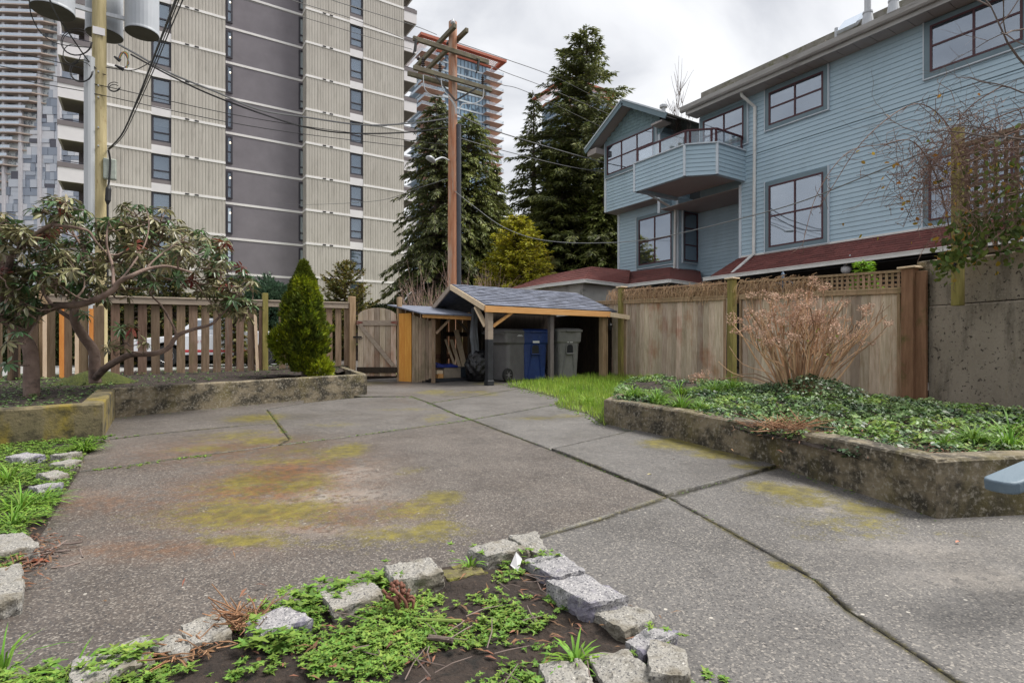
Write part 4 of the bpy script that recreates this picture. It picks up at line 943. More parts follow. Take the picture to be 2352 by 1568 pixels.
# left side wall of the projecting bay
for k in range(K0, K1+1): mb = MB(O); mb.box((xc[4]-.03, YT+.02, max(ZBOT, ZB+FH*k+.09)), (xc[4], YR, ZB+FH*(k+1)-.09)); mb.build('return_panel', m_rib, tw)
for k in range(K0, K1+2):
    mb = MB(O); z = ZB+FH*k
    if z < .6: continue
    for a, b in ((0, 1), (2, 3), (4, 5), (6, 7)): mb.box((xc[a]-(.02 if a == 4 else 0), YT-.03, z-.085), (xc[b], YT+.3, z+.085))
    mb.box((xc[3], YR-.04, z-.085), (xc[4]-.021, YR+.1, z+.085)); mb.box((xc[4]-.07, YT+.0, z-.085), (xc[4]-.02, YR-.05, z+.085))
    mb.build('floor_band', m_band, tw)
for k in range(K0, K1+1):
    z = ZB+FH*k
    for a, b in ((1, 2), (5, 6)):
        if z > -.4:
            mb = MB(O); mb.box((xc[a], YT+.02, z-.10), (xc[b], YT+.3, z+.50)); mb.build('white_spandrel', m_whp, tw)
            mb = MB(O); mb.box((xc[a], YT+.05, z+.503), (xc[b], YT+.3, z+.78)); mb.build('grey_sill', m_greyp, tw)
    if z > .6:
        for q in (430, 452, 745, 761): mv = MB(O); x = tx(q); mv.box((x-.13, YT-.05, z-.04), (x+.13, YT-.028, z+.06)); mv.build('vent', m_black, tw)
m_rooms = [mat('blind_%s' % n, c, rough=.9) for n, c in (('white', (.55, .56, .55)), ('grey', (.20, .21, .22)), ('dark', (.05, .055, .06)))]
def tower_window(x0, x1, z0, z1, y, split=.36, glass=m_wglass, depth=.08):
    o = Vector(((x0+x1)/2, y, z0)); mb = MB(o); f = .12
    mb.box((x0, y-.02, z0), (x0+f, y+depth, z1)); mb.box((x1-f, y-.02, z0), (x1, y+depth, z1)); mb.box((x0+f, y-.02, z1-f), (x1-f, y+depth, z1)); mb.box((x0+f, y-.02, z0), (x1-f, y+depth, z0+f))
    zs = z0+(z1-z0)*split; mb.box((x0+f, y-.015, zs-.045), (x1-f, y+depth, zs+.045))
    w = mb.build('window', m_frame, tw)
    mb = MB(o); mb.box((x0+f, y+.04, z0+f), (x1-f, y+.05, z1-f)); mb.build('pane', glass, w)
    r = RNG.random(); zz = z1-f-(z1-z0)*(0 if r < .15 else RNG.choice((.3, .55, .95, .95)))
    if zz < z1-f-.1: mb = MB(o); mb.box((x0+f, y+.10, max(zz, z0+f)), (x1-f, y+.12, z1-f)); mb.build('blind', m_rooms[RNG.choice((0, 0, 1))], w)
for k in range(K0, K1+1):
    z = ZB+FH*k
    for a, b in ((1, 2), (5, 6)):
        if z+.8 > .5: tower_window(xc[a]+.02, xc[b]-.02, z+.783, z+2.585, YT+.12)
# strips of stair and hall windows in the recess
sx = [tx(519.5, YR), tx(534, YR), tx(686, YR), tx(700.5, YR)]
m_lampg = bpy.data.materials.new('hall_lamp'); m_lampg.use_nodes = True
_n = m_lampg.node_tree.nodes; _n.clear(); _e = _n.new('ShaderNodeEmission'); _o = _n.new('ShaderNodeOutputMaterial'); m_lampg.node_tree.links.new(_e.outputs[0], _o.inputs[0]); _e.inputs[0].default_value = (1, .85, .6, 1); _e.inputs[1].default_value = 2
for k in range(K0, K1+1):
    z = ZB+FH*k
    if z < 0: continue
    tower_window(sx[0], sx[1], z+.35, z+2.45, YR-.07, .42, m_wglass if k > 1 else m_wgl2); tower_window(sx[2], sx[3], z+.35, z+2.45, YR-.07, .30, m_wgl2)
    lamps = MB(O); lamps.lathe((sx[0]+(sx[1]-sx[0])*.62, YR-.045, z+1.95), [(0, -.03), (.05, -.02), (.065, 0), (.05, .02), (0, .03)], 10, (0, 1, 0)); lamps.build('hall_lamp', m_lampg, tw)
# balconies: left bay and right corner
def balcony(x0, x1, y0, y1, z, rail, name='balcony'):
    o = Vector(((x0+x1)/2, y0, z)); mb = MB(o)
    mb.box((x0, y0, z-.05), (x1, y0+.12, z+.85)); mb.box((x0, y0+.12, z-.05), (x0+.12, y1, z+.85)); mb.box((x1-.12, y0+.12, z-.05), (x1, y1, z+.85))
    b = mb.build(name, m_whp, tw)
    mb = MB(o); mb.box((x0+.12, y0+.12, z-.052), (x1-.12, y1, z+.12)); mb.build('slab', m_soff, b)
    mb = MB(o); mb.box((x0-.03, y0-.03, z+.85), (x1+.03, y0+.15, z+1.17)); mb.box((x0-.03, y0+.15, z+.85), (x0+.15, y1, z+1.17)); mb.build('cap_band', m_greyp, b)
    mb = MB(o); mb.beam((x0+.1, y0+.10, z+1.27), (x1-.1, y0+.10, z+1.27), .05, .04); mb.build('handrail', m_frame, b)
bl0 = tx(133, 46.4); bl1 = tx(206)
for k in range(K0+1, K1+1):
    z = ZB+FH*k-.30
    balcony(bl0, bl1+.4, 46.3, 48.9, z, 0)
xl = tx(181, 48.9)
mb = MB(O); mb.box((xl, 48.9, ZBOT), (xc[0], YT+18, ZTOP)); mb.box((xc[0]-.25, 46.9, ZBOT), (xc[0], 48.9, ZTOP)); mb.build('balcony_wall', m_greyp, tw)
for k in range(K0+1, K1+1):
    z = ZB+FH*k-.2; o = Vector((xl+1, 48.85, z)); mb = MB(o); mb.box((xl+.3, 48.82, z+.1), (xl+1.5, 48.88, z+2.1)); w = mb.build('window', m_frame, tw); mb = MB(o); mb.box((xl+.38, 48.80, z+.2), (xl+1.42, 48.815, z+2.02)); mb.build('pane', m_wgl2, w)
br1 = tx(957, 47.9)
for k in range(K0, K1+1):
    z = ZB+FH*k-.42
    if z > .5: balcony(xc[7]-.4+.45, br1, 47.9, 53, z, 0)

# ================= distant tower with brown balconies and patchwork cladding =================
m_brn = mat('balcony_brown', (.54, .44, .37), (.62, .52, .45), .05, rough=.8)
m_gl_far = mat('pale_glass_wall', (.50, .56, .58), (.68, .72, .72), .35, (1, 1, .3), rough=.3, layers=[((.16, .19, .22), .5, .52, .58, (1, 1, .8))])
m_bglass = glass_mat('balustrade_glass', 'dfe4ea', .12, .55)
def patch_mat():
    m = bpy.data.materials.new('patchwork_cladding'); m.use_nodes = True; nt = m.node_tree; N = nt.nodes; L = nt.links; N.clear()
    out = N.new('ShaderNodeOutputMaterial'); p = N.new('ShaderNodeBsdfPrincipled'); L.new(p.outputs[0], out.inputs[0]); p.inputs['Roughness'].default_value = .45
    g = N.new('ShaderNodeNewGeometry'); r = N.new('ShaderNodeValToRGB'); L.new(g.outputs['Random Per Island'], r.inputs[0]); r.color_ramp.interpolation = 'CONSTANT'
    cols = [(0, (.34, .39, .47)), (.28, (.50, .55, .62)), (.5, (.66, .70, .76)), (.7, (.80, .81, .84)), (.9, (.27, .31, .38)), (.97, (.12, .12, .15))]
    e = r.color_ramp.elements
    for i, (q, c) in enumerate(cols):
        x = e[i] if i < 2 else e.new(q); x.position = q; x.color = (*c, 1)
    L.new(r.outputs[0], p.inputs['Base Color']); return m
m_patch = patch_mat()
ORG = CAM+(RT*(-.70)+FW)*205; fx = (RT+FW*.07).normalized(); fy = Vector((-fx.y, fx.x, 0))
t = thing('balcony_tower', (ORG.x, ORG.y, .45), 'distant tower with brown balcony undersides and stepped patchwork of white and blue-grey panels', 'tower'); O = t.location.copy()
def onP(px, py):
    r = ray(px, py); return CAM+r*((ORG-CAM).dot(fy)/r.dot(fy))
def pc(px, py): q = onP(px, py); return ((q-ORG).dot(fx), q.z)
def P3(s, z, o): q = Vector((ORG.x, ORG.y, 0))+fx*s+fy*o; return Vector((q.x, q.y, z))
xL = pc(-60, 300)[0]; xRr = pc(150, 300)[0]; xPatch = pc(215, 300)[0]
mb = MB(O); 
def pbox(mb, s0, s1, z0, z1, o0, o1): mb.add([P3(s, z, o) for o in (o0, o1) for z in (z0, z1) for s in (s0, s1)], [(0, 1, 3, 2), (4, 6, 7, 5), (0, 4, 5, 1), (2, 3, 7, 6), (0, 2, 6, 4), (1, 5, 7, 3)])
pbox(mb, xL, pc(135, 300)[0], .5, pc(60, -60)[1], 1.7, 20); mb.build('glass_wall', m_gl_far, t)
edge = [(-80, 134), (20, 134), (62, 131), (110, 130), (141, 123), (190, 115), (226, 103), (245, 96), (260, 88), (277, 82), (295, 75), (315, 66), (330, 60), (348, 54), (366, 47), (382, 40), (402, 15), (425, 14), (450, 0), (500, -30)]
def ed(py):
    for (a, x0), (b, x1) in zip(edge, edge[1:]):
        if a <= py <= b: return x0+(x1-x0)*(py-a)/(b-a)
    return -60
z = 1+.45; zt_ = pc(60, -40)[1]; fl = 2.86; kf = 0
while z < zt_:
    # photo row of this floor at the edge
    py = HY-(z-1.03)/205*FL; ex = pc(ed(py), py)[0]
    if ex > xL+1:
        sl_ = MB(O); rl_ = MB(O); m_ = xL
        sl_.add([P3(m_, z, -.9+.3), P3(ex-4, z, -.9), P3(ex, z+.15, 1.6), P3(ex, z+.15, 4), P3(m_, z, 4), P3(m_, z-.38, -.6), P3(ex-4, z-.38, -.9), P3(ex, z-.30, 1.6), P3(ex, z-.30, 4), P3(m_, z-.38, 4)],
                [(0, 1, 2, 3, 4), (9, 8, 7, 6, 5), (0, 5, 6, 1), (1, 6, 7, 2), (2, 7, 8, 3), (3, 8, 9, 4), (4, 9, 5, 0)])
        rl_.add([P3(m_, z+.02, -.5), P3(ex-4.2, z+.02, -.8), P3(ex-4.2, z+1.05, -.8), P3(m_, z+1.05, -.5), P3(m_, z+.02, -.4), P3(ex-4.2, z+.02, -.7), P3(ex-4.2, z+1.05, -.7), P3(m_, z+1.05, -.4)],
                [(0, 1, 2, 3), (7, 6, 5, 4), (0, 4, 5, 1), (3, 2, 6, 7), (1, 5, 6, 2), (0, 3, 7, 4)])
        sl_.build('balcony_slab', m_brn, t); rl_.build('balustrade', m_bglass, t)
    z += fl; kf += 1
mb = MB(O)
for px in (2, 40, 84, 130): s = pc(px, 200)[0]; pbox(mb, s, s+.9, .5 if px < 60 else 40, zt_, .3, 1.69)
mb.build('columns', m_whp, t)
mb = MB(O); cw, chh = 2.9, 2.95; R2 = random.Random(4); s = xL
rows = int((pc(60, -40)[1])/chh)
for r in range(rows):
    z = .5+r*chh; py = HY-(z+1-1.03)/205*FL; s0 = pc(ed(py), py)[0]; s = s0+R2.uniform(-.8, .4)
    lim = pc(205 if py > 60 else 160, 300)[0]
    while s < lim:
        w = R2.choice((1.6, 2.4, 3.4)); n = 2 if w > 3 and R2.random() < .5 else 1
        for q in range(n): pbox(mb, s+.06, s+w-.06, z+q*chh/n+.06, z+(q+1)*chh/n-.06, 1.6-R2.uniform(0, .5), 2.3)
        s += w
pbox(mb, pc(20, 800)[0]-8, lim, .5, pc(60, 470)[1], 2.4, 18)
mb.build('cladding', m_patch, t)

# ================= distant glass tower with rust roof canopy =================
m_rust = mat('rust_canopy', (.36, .085, .045), (.46, .14, .08), .1, rough=.7)
m_soff2 = mat('terracotta_soffit', (.52, .37, .30), (.62, .46, .38), .2, rough=.8)
m_blgl = mat('blue_curtain_glass', (.20, .33, .46), (.36, .50, .62), .12, (1, 1, .5), rough=.25, layers=[((.06, .11, .17), .22, .54, .58, (1, 1, .6))])
m_spand = mat('pale_spandrel', (.52, .60, .66), (.62, .68, .72), .3, rough=.4)
m_mull = mat('mullion', (.10, .13, .17), rough=.5)
m_rail2 = glass_mat('rail_glass', 'a9b8c0', .05, .85, more=.16)
def rust_tower(label, y0, pxa, pxb, ytop, pxg, pxr, floors, fh=2.9, dep=26):
    "front at y0 from photo column pxa to pxb (canopy corners), glass body pxg..pxr"
    xa = PY(pxa, ytop, y0).x; xb = PY(pxb, ytop, y0).x; zt = PY(pxa, ytop, y0).z; ga = PY(pxg, 0, y0+3).x; gb = PY(pxr, 0, y0+3).x
    t = thing('glass_tower', ((xa+xb)/2, y0, .45), label, 'tower'); O = t.location.copy()
    zr = zt-3.2
    mb = MB(O); mb.box((ga, y0+3, .5), (gb, y0+dep, zr)); mb.build('glass_body', m_blgl, t)
    mb = MB(O)   # canopy frame with slatted middle
    for b_ in ((xa, y0, xb, y0+1.6), (xa, y0+1.6, xa+1.6, y0+dep), (xb-1.6, y0+1.6, xb, y0+dep)): mb.box((b_[0], b_[1], zt-.9), (b_[2], b_[3], zt))
    mb.box((ga-.5, y0+2.5, zr), (gb+.5, y0+dep, zr+.8)); mb.build('canopy', m_rust, t)
    mb = MB(O); x = xa+1.7
    while x < xb-1.7: mb.box((x, y0+1.6, zt-.6), (x+.28, y0+4.4, zt-.35)); x += .75
    y = y0+4.6
    while y < y0+dep:
        mb.box((xa+1.6, y, zt-.6), (xa+5, y+.28, zt-.35)); mb.box((xb-5, y, zt-.6), (xb-1.6, y+.28, zt-.35)); y += .75
    mb.build('canopy_slats', m_whp, t)
    mb = MB(O); mb.box((ga+4, y0+6, zr+.8), (gb-2, y0+20, zt+2.6)); mb.build('penthouse', m_mull, t)
    ms = MB(O); mm = MB(O); mbk = MB(O); mrl = MB(O); msl = MB(O)
    n = 14
    for i in range(n+1): x = ga+(gb-ga)*i/n; mm.box((x-.10, y0+2.86, .6), (x+.10, y0+2.99, zr))
    for k in range(floors):
        z = zr-fh*(k+1)+.2
        if z < 2: break
        ms.box((ga-.05, y0+2.80, z-.32), (gb+.05, y0+2.98, z+.22))
        w = (gb+4.6) if k % 2 == 0 else gb+3.9
        for (p0, p1) in (((gb-2.8), w), (xa+1.4 if k % 2 else xa+.4, ga+1.5)):
            msl = MB(O); mrl = MB(O); msl.box((p0, y0+.4, z-.11), (p1, y0+(9 if p1 > gb else 6), z)); mrl.box((p0+.1, y0+.45, z+.02), (p1-.1, y0+.5, z+1.1)); 
            e = p1-.15 if p1 > gb else p0+.1; mrl.box((e, y0+.5, z+.02), (e+.05, y0+9, z+1.1)); msl.build('balcony_slab', m_soff2, t); mrl.build('balustrade', m_rail2, t)
    ms.build('spandrels', m_spand, t); mm.build('mullions', m_mull, t)
    # left face fins running back
    ml = MB(O)
    for k in range(floors):
        z = zr-fh*(k+1)+.2
        if z > 2: ml.box((ga-.35, y0+9, z-.25), (ga-.05, y0+dep, z+.25)); ml.box((ga-2.6, y0+10, z-.2), (ga-.36, y0+dep-2, z))
    y = y0+4
    while y < y0+dep: ml.box((ga-.14, y, .6), (ga-.01, y+.2, zr)); y += 1.6
    ml.build('side_fins', m_spand, t)
rust_tower('distant blue glass tower with rust-red roof canopy behind the wooden power pole', 172, 967, 1164, 73, 1006, 1124, 38)
rust_tower('second glass tower with a rust canopy, mostly hidden behind the tall spruce', 190, 1302, 1420, 174, 1316, 1400, 30)

# ================= blue sided house =================
m_sid = mat('blue_siding', (.355, .478, .562), (.41, .538, .622), 1.2, (1, .3, 1), rough=.62, bump=.0012, bscale=25, bstretch=(1, .25, 3), layers=[((.24, .33, .38), 1.1, .50, .75, (1, 1, .35), .45), ((.50, .60, .66), 2.3, .58, .8, (1, .3, 2), .35)])
m_trim = mat('slate_trim', (.13, .19, .225), (.16, .225, .26), 3, rough=.6)
m_ltrim = mat('light_trim', (.50, .56, .62), (.58, .64, .69), 3, rough=.6)
m_mar = mat('maroon_frame', (.062, .015, .021), rough=.5)
m_redsh = mat('red_shingle', (.105, .030, .027), (.18, .056, .046), 14, rough=.95, island=.22, layers=[((.06, .02, .02), 3, .55, .75, (1, 1, 1), .6)])
m_mossroof = mat('grey_roof', (.17, .16, .14), (.28, .265, .235), 4, rough=.95, layers=[((.12, .12, .05), 5, .5, .7)])
m_gut = mat('gutter', (.30, .29, .28), (.42, .41, .40), 3, (.6, .6, 4), rough=.6, layers=[((.13, .12, .11), 4, .52, .72, (1, .3, 3), .8)])
m_whgut = mat('white_gutter', (.60, .60, .58), (.72, .72, .70), 3, rough=.55, layers=[((.36, .34, .30), 5, .56, .75, (1, .3, 3), .7)])
m_sof = mat('eave_soffit', (.30, .27, .26), (.36, .33, .32), 1, rough=.8)
m_stuc = mat('grey_stucco', (.34, .335, .32), (.46, .455, .43), 2, rough=.95, layers=[((.13, .13, .12), 3, .55, .75)])
m_hroom = mat('dim_room', (.05, .06, .075), (.30, .33, .37), .9, (1, .8, 1.2), rough=.9)
m_eave_shade = mat('eave_shade', (.02, .02, .022), rough=.9)  # near-black: shade under the skirt roofs put into the colour
m_wcurt = mat('white_blind', (.62, .63, .63), (.72, .73, .73), 2, rough=.9)
m_hgl = glass_mat('house_glass', '2a333e', .26, .45, .02, more=.30)
HX = 15.4
h = thing('blue_house', (HX, 10, .45), 'three storey house with pale blue lap siding, maroon window frames and red skirt roofs', 'house'); O = h.location.copy()
def lap(mb, a, b, z0, z1, n, pitch=.125, t_=.022):
    "lap siding between plan points a and b; n is the outward normal"
    a = Vector((*a, 0)); b = Vector((*b, 0)); n = Vector((*n, 0)); z = z0
    while z < z1-1e-3:
        zt = min(z+pitch, z1); 
        q = [a+n*t_+UP*z, b+n*t_+UP*z, b+n*.003+UP*zt, a+n*.003+UP*zt, a+n*.0+UP*z, b+n*.0+UP*z]
        mb.add(q, [(0, 1, 2, 3), (4, 5, 1, 0)]); z = zt
def hz(px, py, x=HX): return PX(px, py, x).z
def hy(px, x=HX): return PX(px, 0, x).y
ze_ = 8.86                              # underside of the eaves
yW0 = 2.0; yMain = hy(1703); yBal = hy(1615)+.12; yU0 = hy(1516); yU1 = hy(1390)
zl0 = hz(1739, 587)                      # red roof meets wall
mb = MB(O)                               # solid cores
mb.box((HX+.0, yW0, .5), (HX+9, yMain, ze_)); mb.box((HX+.01, yMain, 6.05), (HX+9, yBal, ze_)); mb.box((HX+1.5, yBal, 6.05), (HX+9, yU0, ze_)); mb.box((HX+.02, yU0, 6.5), (HX+9, yU1, 9.0)); 
mb.box((16.02, 13.75, .5), (HX+9, yU1-.1, 6.49)); mb.box((17.03, yMain+.0, .5), (HX+9, 13.749, 6.04))
mb.build('wall_core', m_trim, h)
zu0 = hz(1392, 488)
mb = MB(O); lap(mb, (HX, yMain), (HX, yW0), zl0-.5, 6.9, (-1, 0)); lap(mb, (HX, yBal), (HX, yW0), 6.9+.02, ze_+.2, (-1, 0)); mb.build('main_siding', m_sid, h)
mb = MB(O); lap(mb, (HX+.0, yU1), (HX+.0, yU0), zu0, 8.9, (-1, 0)); lap(mb, (HX, yU0), (HX+1.5, yU0), 6.1, 8.8, (0, -1)); mb.build('upper_left_siding', m_sid, h)
mb = MB(O); lap(mb, (16.0, yU1-.1), (16.0, 13.75), 3.2, zu0, (-1, 0)); lap(mb, (16.0, 13.75), (17.0, 13.75), 3.2, 6.5, (0, -1)); lap(mb, (17.0, 13.75), (17.0, yMain), 3.2, 6.04, (-1, 0)); mb.build('lower_left_siding', m_sid, h)
mb = MB(O); mb.box((HX+.02, yU0, zu0-.02), (16.4, yU1, zu0+.0)); mb.box((HX+.015, yMain, 6.02), (17.1, yU0, 6.045)); mb.build('soffit', m_sof, h)
mb = MB(O); mb.box((HX-.035, yMain-.02, zl0-.3), (HX+.03, yMain+.07, 6.1)); mb.box((HX-.035, yU1-.1, zu0), (HX+.02, yU1+.02, 9.0)); mb.box((HX-.035, yU0-.02, 5.9), (HX+.02, yU0+.09, 8.7)); mb.box((15.965, yU1-.22, 3.2), (16.02, yU1-.1, zu0)); mb.box((15.965, 13.73, 3.2), (16.02, 13.84, zu0)); mb.build('corner_boards', m_ltrim, h)
def hwin(x, y0, y1, z0, z1, cols, rows_, back='dark', ax='x', trim=.12, m_g=m_hgl):
    "window on a wall facing -x (or facing -y for ax='y', then x is the wall y and y0,y1 are x)"
    if y0 > y1: y0, y1 = y1, y0
    def B(mb, a0, a1, c0, c1, d0, d1):
        if d0 > 0: d0 += .034
        d1 += .034
        if ax == 'x': mb.box((x-d1, a0, c0), (x-d0, a1, c1))
        else: mb.box((a0, x-d1, c0), (a1, x-d0, c1))
    o = Vector((x, (y0+y1)/2, z0)) if ax == 'x' else Vector(((y0+y1)/2, x, z0))
    mb = MB(o); T = trim
    B(mb, y0-T, y0, z0-T, z1+T, .0, .040); B(mb, y1, y1+T, z0-T, z1+T, .0, .040); B(mb, y0, y1, z1, z1+T, .0, .040); B(mb, y0, y1, z0-T, z0, .0, .045)
    w = mb.build('window', m_trim, h)
    mb = MB(o); L_ = .025; B(mb, y0-T-L_, y0-T, z0-T-L_, z1+T+L_, .0, .05); B(mb, y1+T, y1+T+L_, z0-T-L_, z1+T+L_, .0, .05); B(mb, y0-T, y1+T, z0-T-L_, z0-T, .0, .05); mb.build('edge_trim', m_ltrim, w)
    mb = MB(o); f = .045; B(mb, y0, y0+f, z0, z1, .005, .052); B(mb, y1-f, y1, z0, z1, .005, .052); B(mb, y0+f, y1-f, z0, z0+f, .005, .052); B(mb, y0+f, y1-f, z1-f, z1, .005, .052)
    for c in cols: yy = y0+(y1-y0)*c; B(mb, yy-.022, yy+.022, z0+f, z1-f, .006, .050)
    for r in rows_: zz = z0+(z1-z0)*r; B(mb, y0+f, y1-f, zz-.022, zz+.022, .006, .049)
    mb.build('frame', m_mar, w)
    mb = MB(o); B(mb, y0+f, y1-f, z0+f, z1-f, .026, .030); mb.build('pane', m_g, w)
    mb = MB(o)
    if back == 'blind':
        z = z0+f
        while z < z1-f: B(mb, y0+f, y1-f, z, z+.022, .019, .0235); z += .030
        mb.build('blind', m_wcurt, w)
    else:
        B(mb, y0+f, y1-f, z0+f, z1-f, .018, .021); mb.build('room', {'dark': m_rooms[2], 'grey': m_hroom, 'white': m_wcurt, 'half': m_hroom}[back], w)
        if back == 'grey' and ax == 'x':
            mb = MB(o); yy = y1-f
            while yy > y1-(y1-y0)*.24: B(mb, yy-.05, yy-.012, z0+f, z1-f, .0212, .0240); yy -= .055
            mb.build('curtain', m_wcurt, w)
        if back == 'half': mb = MB(o); B(mb, y0+f, y1-f, z0+f, z0+(z1-z0)*.55, .0212, .0235); mb.build('blind', m_wcurt, w)
    return w
y3 = lambda a: hy(a)
hwin(HX, hy(1618), hy(1711), hz(1711, 323), hz(1711, 243), (.47,), (.5,), 'grey')
hwin(HX, hy(1769), hy(1894), hz(1893, 246), hz(1893, 165), (.5,), (.52,), 'half')
hwin(HX, hy(2139), hy(2352), hz(2140, 168), hz(2140, 62), (.5,), (.55,), 'dark')
hwin(HX, hy(1769), hy(1894), hz(1893, 549), hz(1893, 396), (.5,), (.5,), 'blind')
hwin(HX, hy(2136), hy(2330), hz(2136, 509), hz(2136, 368), (.5,), (.5,), 'white')
hwin(HX, hy(1397), hy(1504), hz(1397, 404), hz(1397, 338), (.333, .667), (.5,), 'grey')
hwin(16.0, hy(1470, 16.0), hy(1545.5, 16.0), hz(1545, 598, 16.0), hz(1545, 487, 16.0), (.5,), (.5,), 'white')
hwin(13.75, PY(1568, 0, 13.75).x, PY(1599, 0, 13.75).x, PY(1568, 599, 13.75).z, PY(1568, 487, 13.75).z, (), (.33, .67), 'grey', ax='y', trim=.06)
# balcony door in the nook
mb = MB(O); mb.box((HX+1.46, yBal+.1, 6.1), (HX+1.5, yU0-.1, 8.5)); mb.build('balcony_door', m_rooms[2], h)
# balcony
bp = [(HX, 10.64), (14.07, 10.64), (13.42, 11.29), (13.42, 13.33), (HX, 13.33)]; zb_, zt_ = 6.17, 7.08
ba = MB(O)
for (a, b) in zip(bp, bp[1:]):
    d = Vector((b[0]-a[0], b[1]-a[1])).normalized(); n = (-d.y, d.x)
    if (Vector(a)-Vector((14.8, 12))).dot(Vector(n)) < 0: n = (d.y, -d.x)
    lap(ba, a, b, zb_, zt_, n)
    A3 = Vector((*a, 0)); B3 = Vector((*b, 0)); N3 = Vector((*n, 0)); ba.add([A3-N3*.01+UP*zb_, B3-N3*.01+UP*zb_, B3-N3*.01+UP*zt_, A3-N3*.01+UP*zt_, A3-N3*.12+UP*zb_, B3-N3*.12+UP*zb_, B3-N3*.12+UP*zt_, A3-N3*.12+UP*zt_], [(0, 1, 2, 3), (5, 4, 7, 6), (3, 2, 6, 7), (0, 4, 5, 1)])
bal = ba.build('balcony', m_sid, h)
mb = MB(O); mb.slab([(x, y, zb_+.10) for x, y in bp], .11); mb.build('balcony_floor', m_sof, bal)
mb = MB(O)
for (x, y) in bp[1:4]: mb.cbox((x-.005, y, (zb_+zt_)/2), .075, .075, zt_-zb_-.01, rz=.4)
for a, b in zip(bp, bp[1:]): mb.beam((*a, zt_+.015), (*b, zt_+.015), .13, .035)
mb.build('balcony_trim', m_ltrim, bal)
mb = MB(O); zr0 = zt_+.03; rh = .42
ins = [(HX-.1, 10.70), (14.09, 10.70), (13.48, 11.31), (13.48, 13.25)]
for a, b in zip(ins, ins[1:]): mb.beam((*a, zr0+rh), (*b, zr0+rh), .06, .045)
for q in ins+[(13.48, 12.3)]: mb.cbox((q[0], q[1], zr0+rh/2), .05, .05, rh)
for q in ((14.0, 10.79), (13.57, 11.22)): mb.cbox((q[0], q[1], zr0+rh/2), .05, .05, rh)
mb.build('railing', m_mar, bal)
mb = MB(O)
for a, b in zip(ins, ins[1:]): mb.beam((*a, zr0+rh/2), (*b, zr0+rh/2), .008, rh-.07)
mb.build('glass_panels', m_rail2, bal)
# main roof, eaves, gutter
xe = 14.82; yv = 12.45
mb = MB(O); y = yW0
while y < yv:
    mb.box((xe+.05, y+.006, ze_-.16), (HX+.0, min(y+.40, yv), ze_-.145)); y += .406
mb.build('eave_soffit', m_sof, h)
mb = MB(O); mb.box((xe+.02, yW0, ze_-.17), (xe+.05, yv, ze_+.0)); mb.loft([[Vector((xe-.10, y, ze_-.02)), Vector((xe-.12, y, ze_+.10)), Vector((xe+.0, y, ze_+.10)), Vector((xe+.019, y, ze_-.06)), Vector((xe-.06, y, ze_-.06))] for y in (yW0, yv+.15)]); mb.build('gutter', m_gut, h)
mb = MB(O); mb.add([(xe, yW0, ze_+.06), (xe, yv, ze_+.06), (15.6, yv+.6, 9.40), (15.6, yW0, 9.40), (HX+8, yv+.6, 9.45), (HX+8, yW0, 9.45)], [(0, 3, 2, 1), (3, 5, 4, 2)]); y = yW0
mb.build('roof', m_mossroof, h)
mb = MB(O); mb.box((15.62, yW0, 9.30), (15.9, hy(1609, 15.6), 9.62)); mb.box((15.3, hy(1690), 9.18), (15.5, hy(1660), 9.33)); mb.box((15.3, hy(1900), 9.18), (15.48, hy(1850), 9.33)); mb.build('roof_curb', m_mossroof, h)
mb = MB(O); q0 = hy(1973, 15.2); q1 = hy(1928, 15.2); mb.slab([(15.1, q0, 9.22), (15.1, q1, 9.22), (15.5, q1, 9.62), (15.5, q0, 9.62)], .08); mb.build('skylight', glass_mat('skylight_glass', 'c0c4cc', .5, 0), h)
m_galv = mat('galvanised', (.40, .42, .45), (.52, .54, .57), 3, (4, 4, .5), rough=.5, metal=.2)
for px, lean, name_ in ((1993, 0, 'vent_pipe'), (2052, -.10, 'vent_pipe')):
    y = hy(px, 15.15); mb = MB(O); b = Vector((15.15, y, 9.0)); mb.lathe(b, [(.16, 0), (.10, .42), (.115, .42), (.115, .46), (.085, .47)], 16); mb.tube([b+Vector((0, 0, .4)), b+Vector((0, lean*-1.5, 2.6))], .075, 14); mb.build(name_, m_galv, h)
y = hy(1921, 15.15); mb = MB(O); mb.tube([(15.15, y, 8.95), (15.15, y, 9.42)], .045, 10); mb.build('vent_pipe', m_galv, h)
q = PX(1524, 247, 15.6); mb = MB(O); mb.lathe((q.x, q.y, q.z-.45), [(.07, 0), (.07, .42), (.14, .44), (.14, .52), (.05, .58)], 14); mb.build('roof_vent', m_galv, h)
# gable
gy = 15.42; za_ = 10.33; zg = 9.10; xg = 14.9; yl, yr_ = 17.54, 13.30
mb = MB(O)
for (y0, y1, z0, z1) in ((yl, gy, zg, za_), (yr_, gy, zg, za_)): mb.slab([(xg, y0, z0), (xg, y1, z1), (HX+6, y1, z1), (HX+6, y0, z0)][::1 if y0 > y1 else -1], .05)
mb.build('gable_roof', m_mossroof, h)
mb = MB(O)
for (y0, z0) in ((yl, zg), (yr_, zg)): mb.beam((xg-.02, y0, z0-.11), (xg-.02, gy, za_-.11), .04, .20)
mb.build('rake_boards', m_trim, h)
mb = MB(O)
for (y0, z0) in ((yl, zg), (yr_, zg)): mb.beam((xg-.05, y0, z0+.0), (xg-.05, gy, za_+.0), .04, .05)
mb.build('rake_edge', m_ltrim, h)
mb = MB(O)
for (y0, z0, s) in ((yl, zg, 1), (yr_, zg, -1)): mb.slab([(xg, y0, z0-.12), (xg, gy, za_-.12), (HX, gy, za_-.12), (HX, y0, z0-.12)][::1 if s > 0 else -1], .02)
mb.box((xg+.02, yU1-.0, zg-.32), (HX+.0, yl-.1, zg-.10)); mb.box((xg+.04, yr_+.25, zg-.20), (HX, yU0-.0, zg-.14))
mb.build('gable_soffit', m_sof, h)
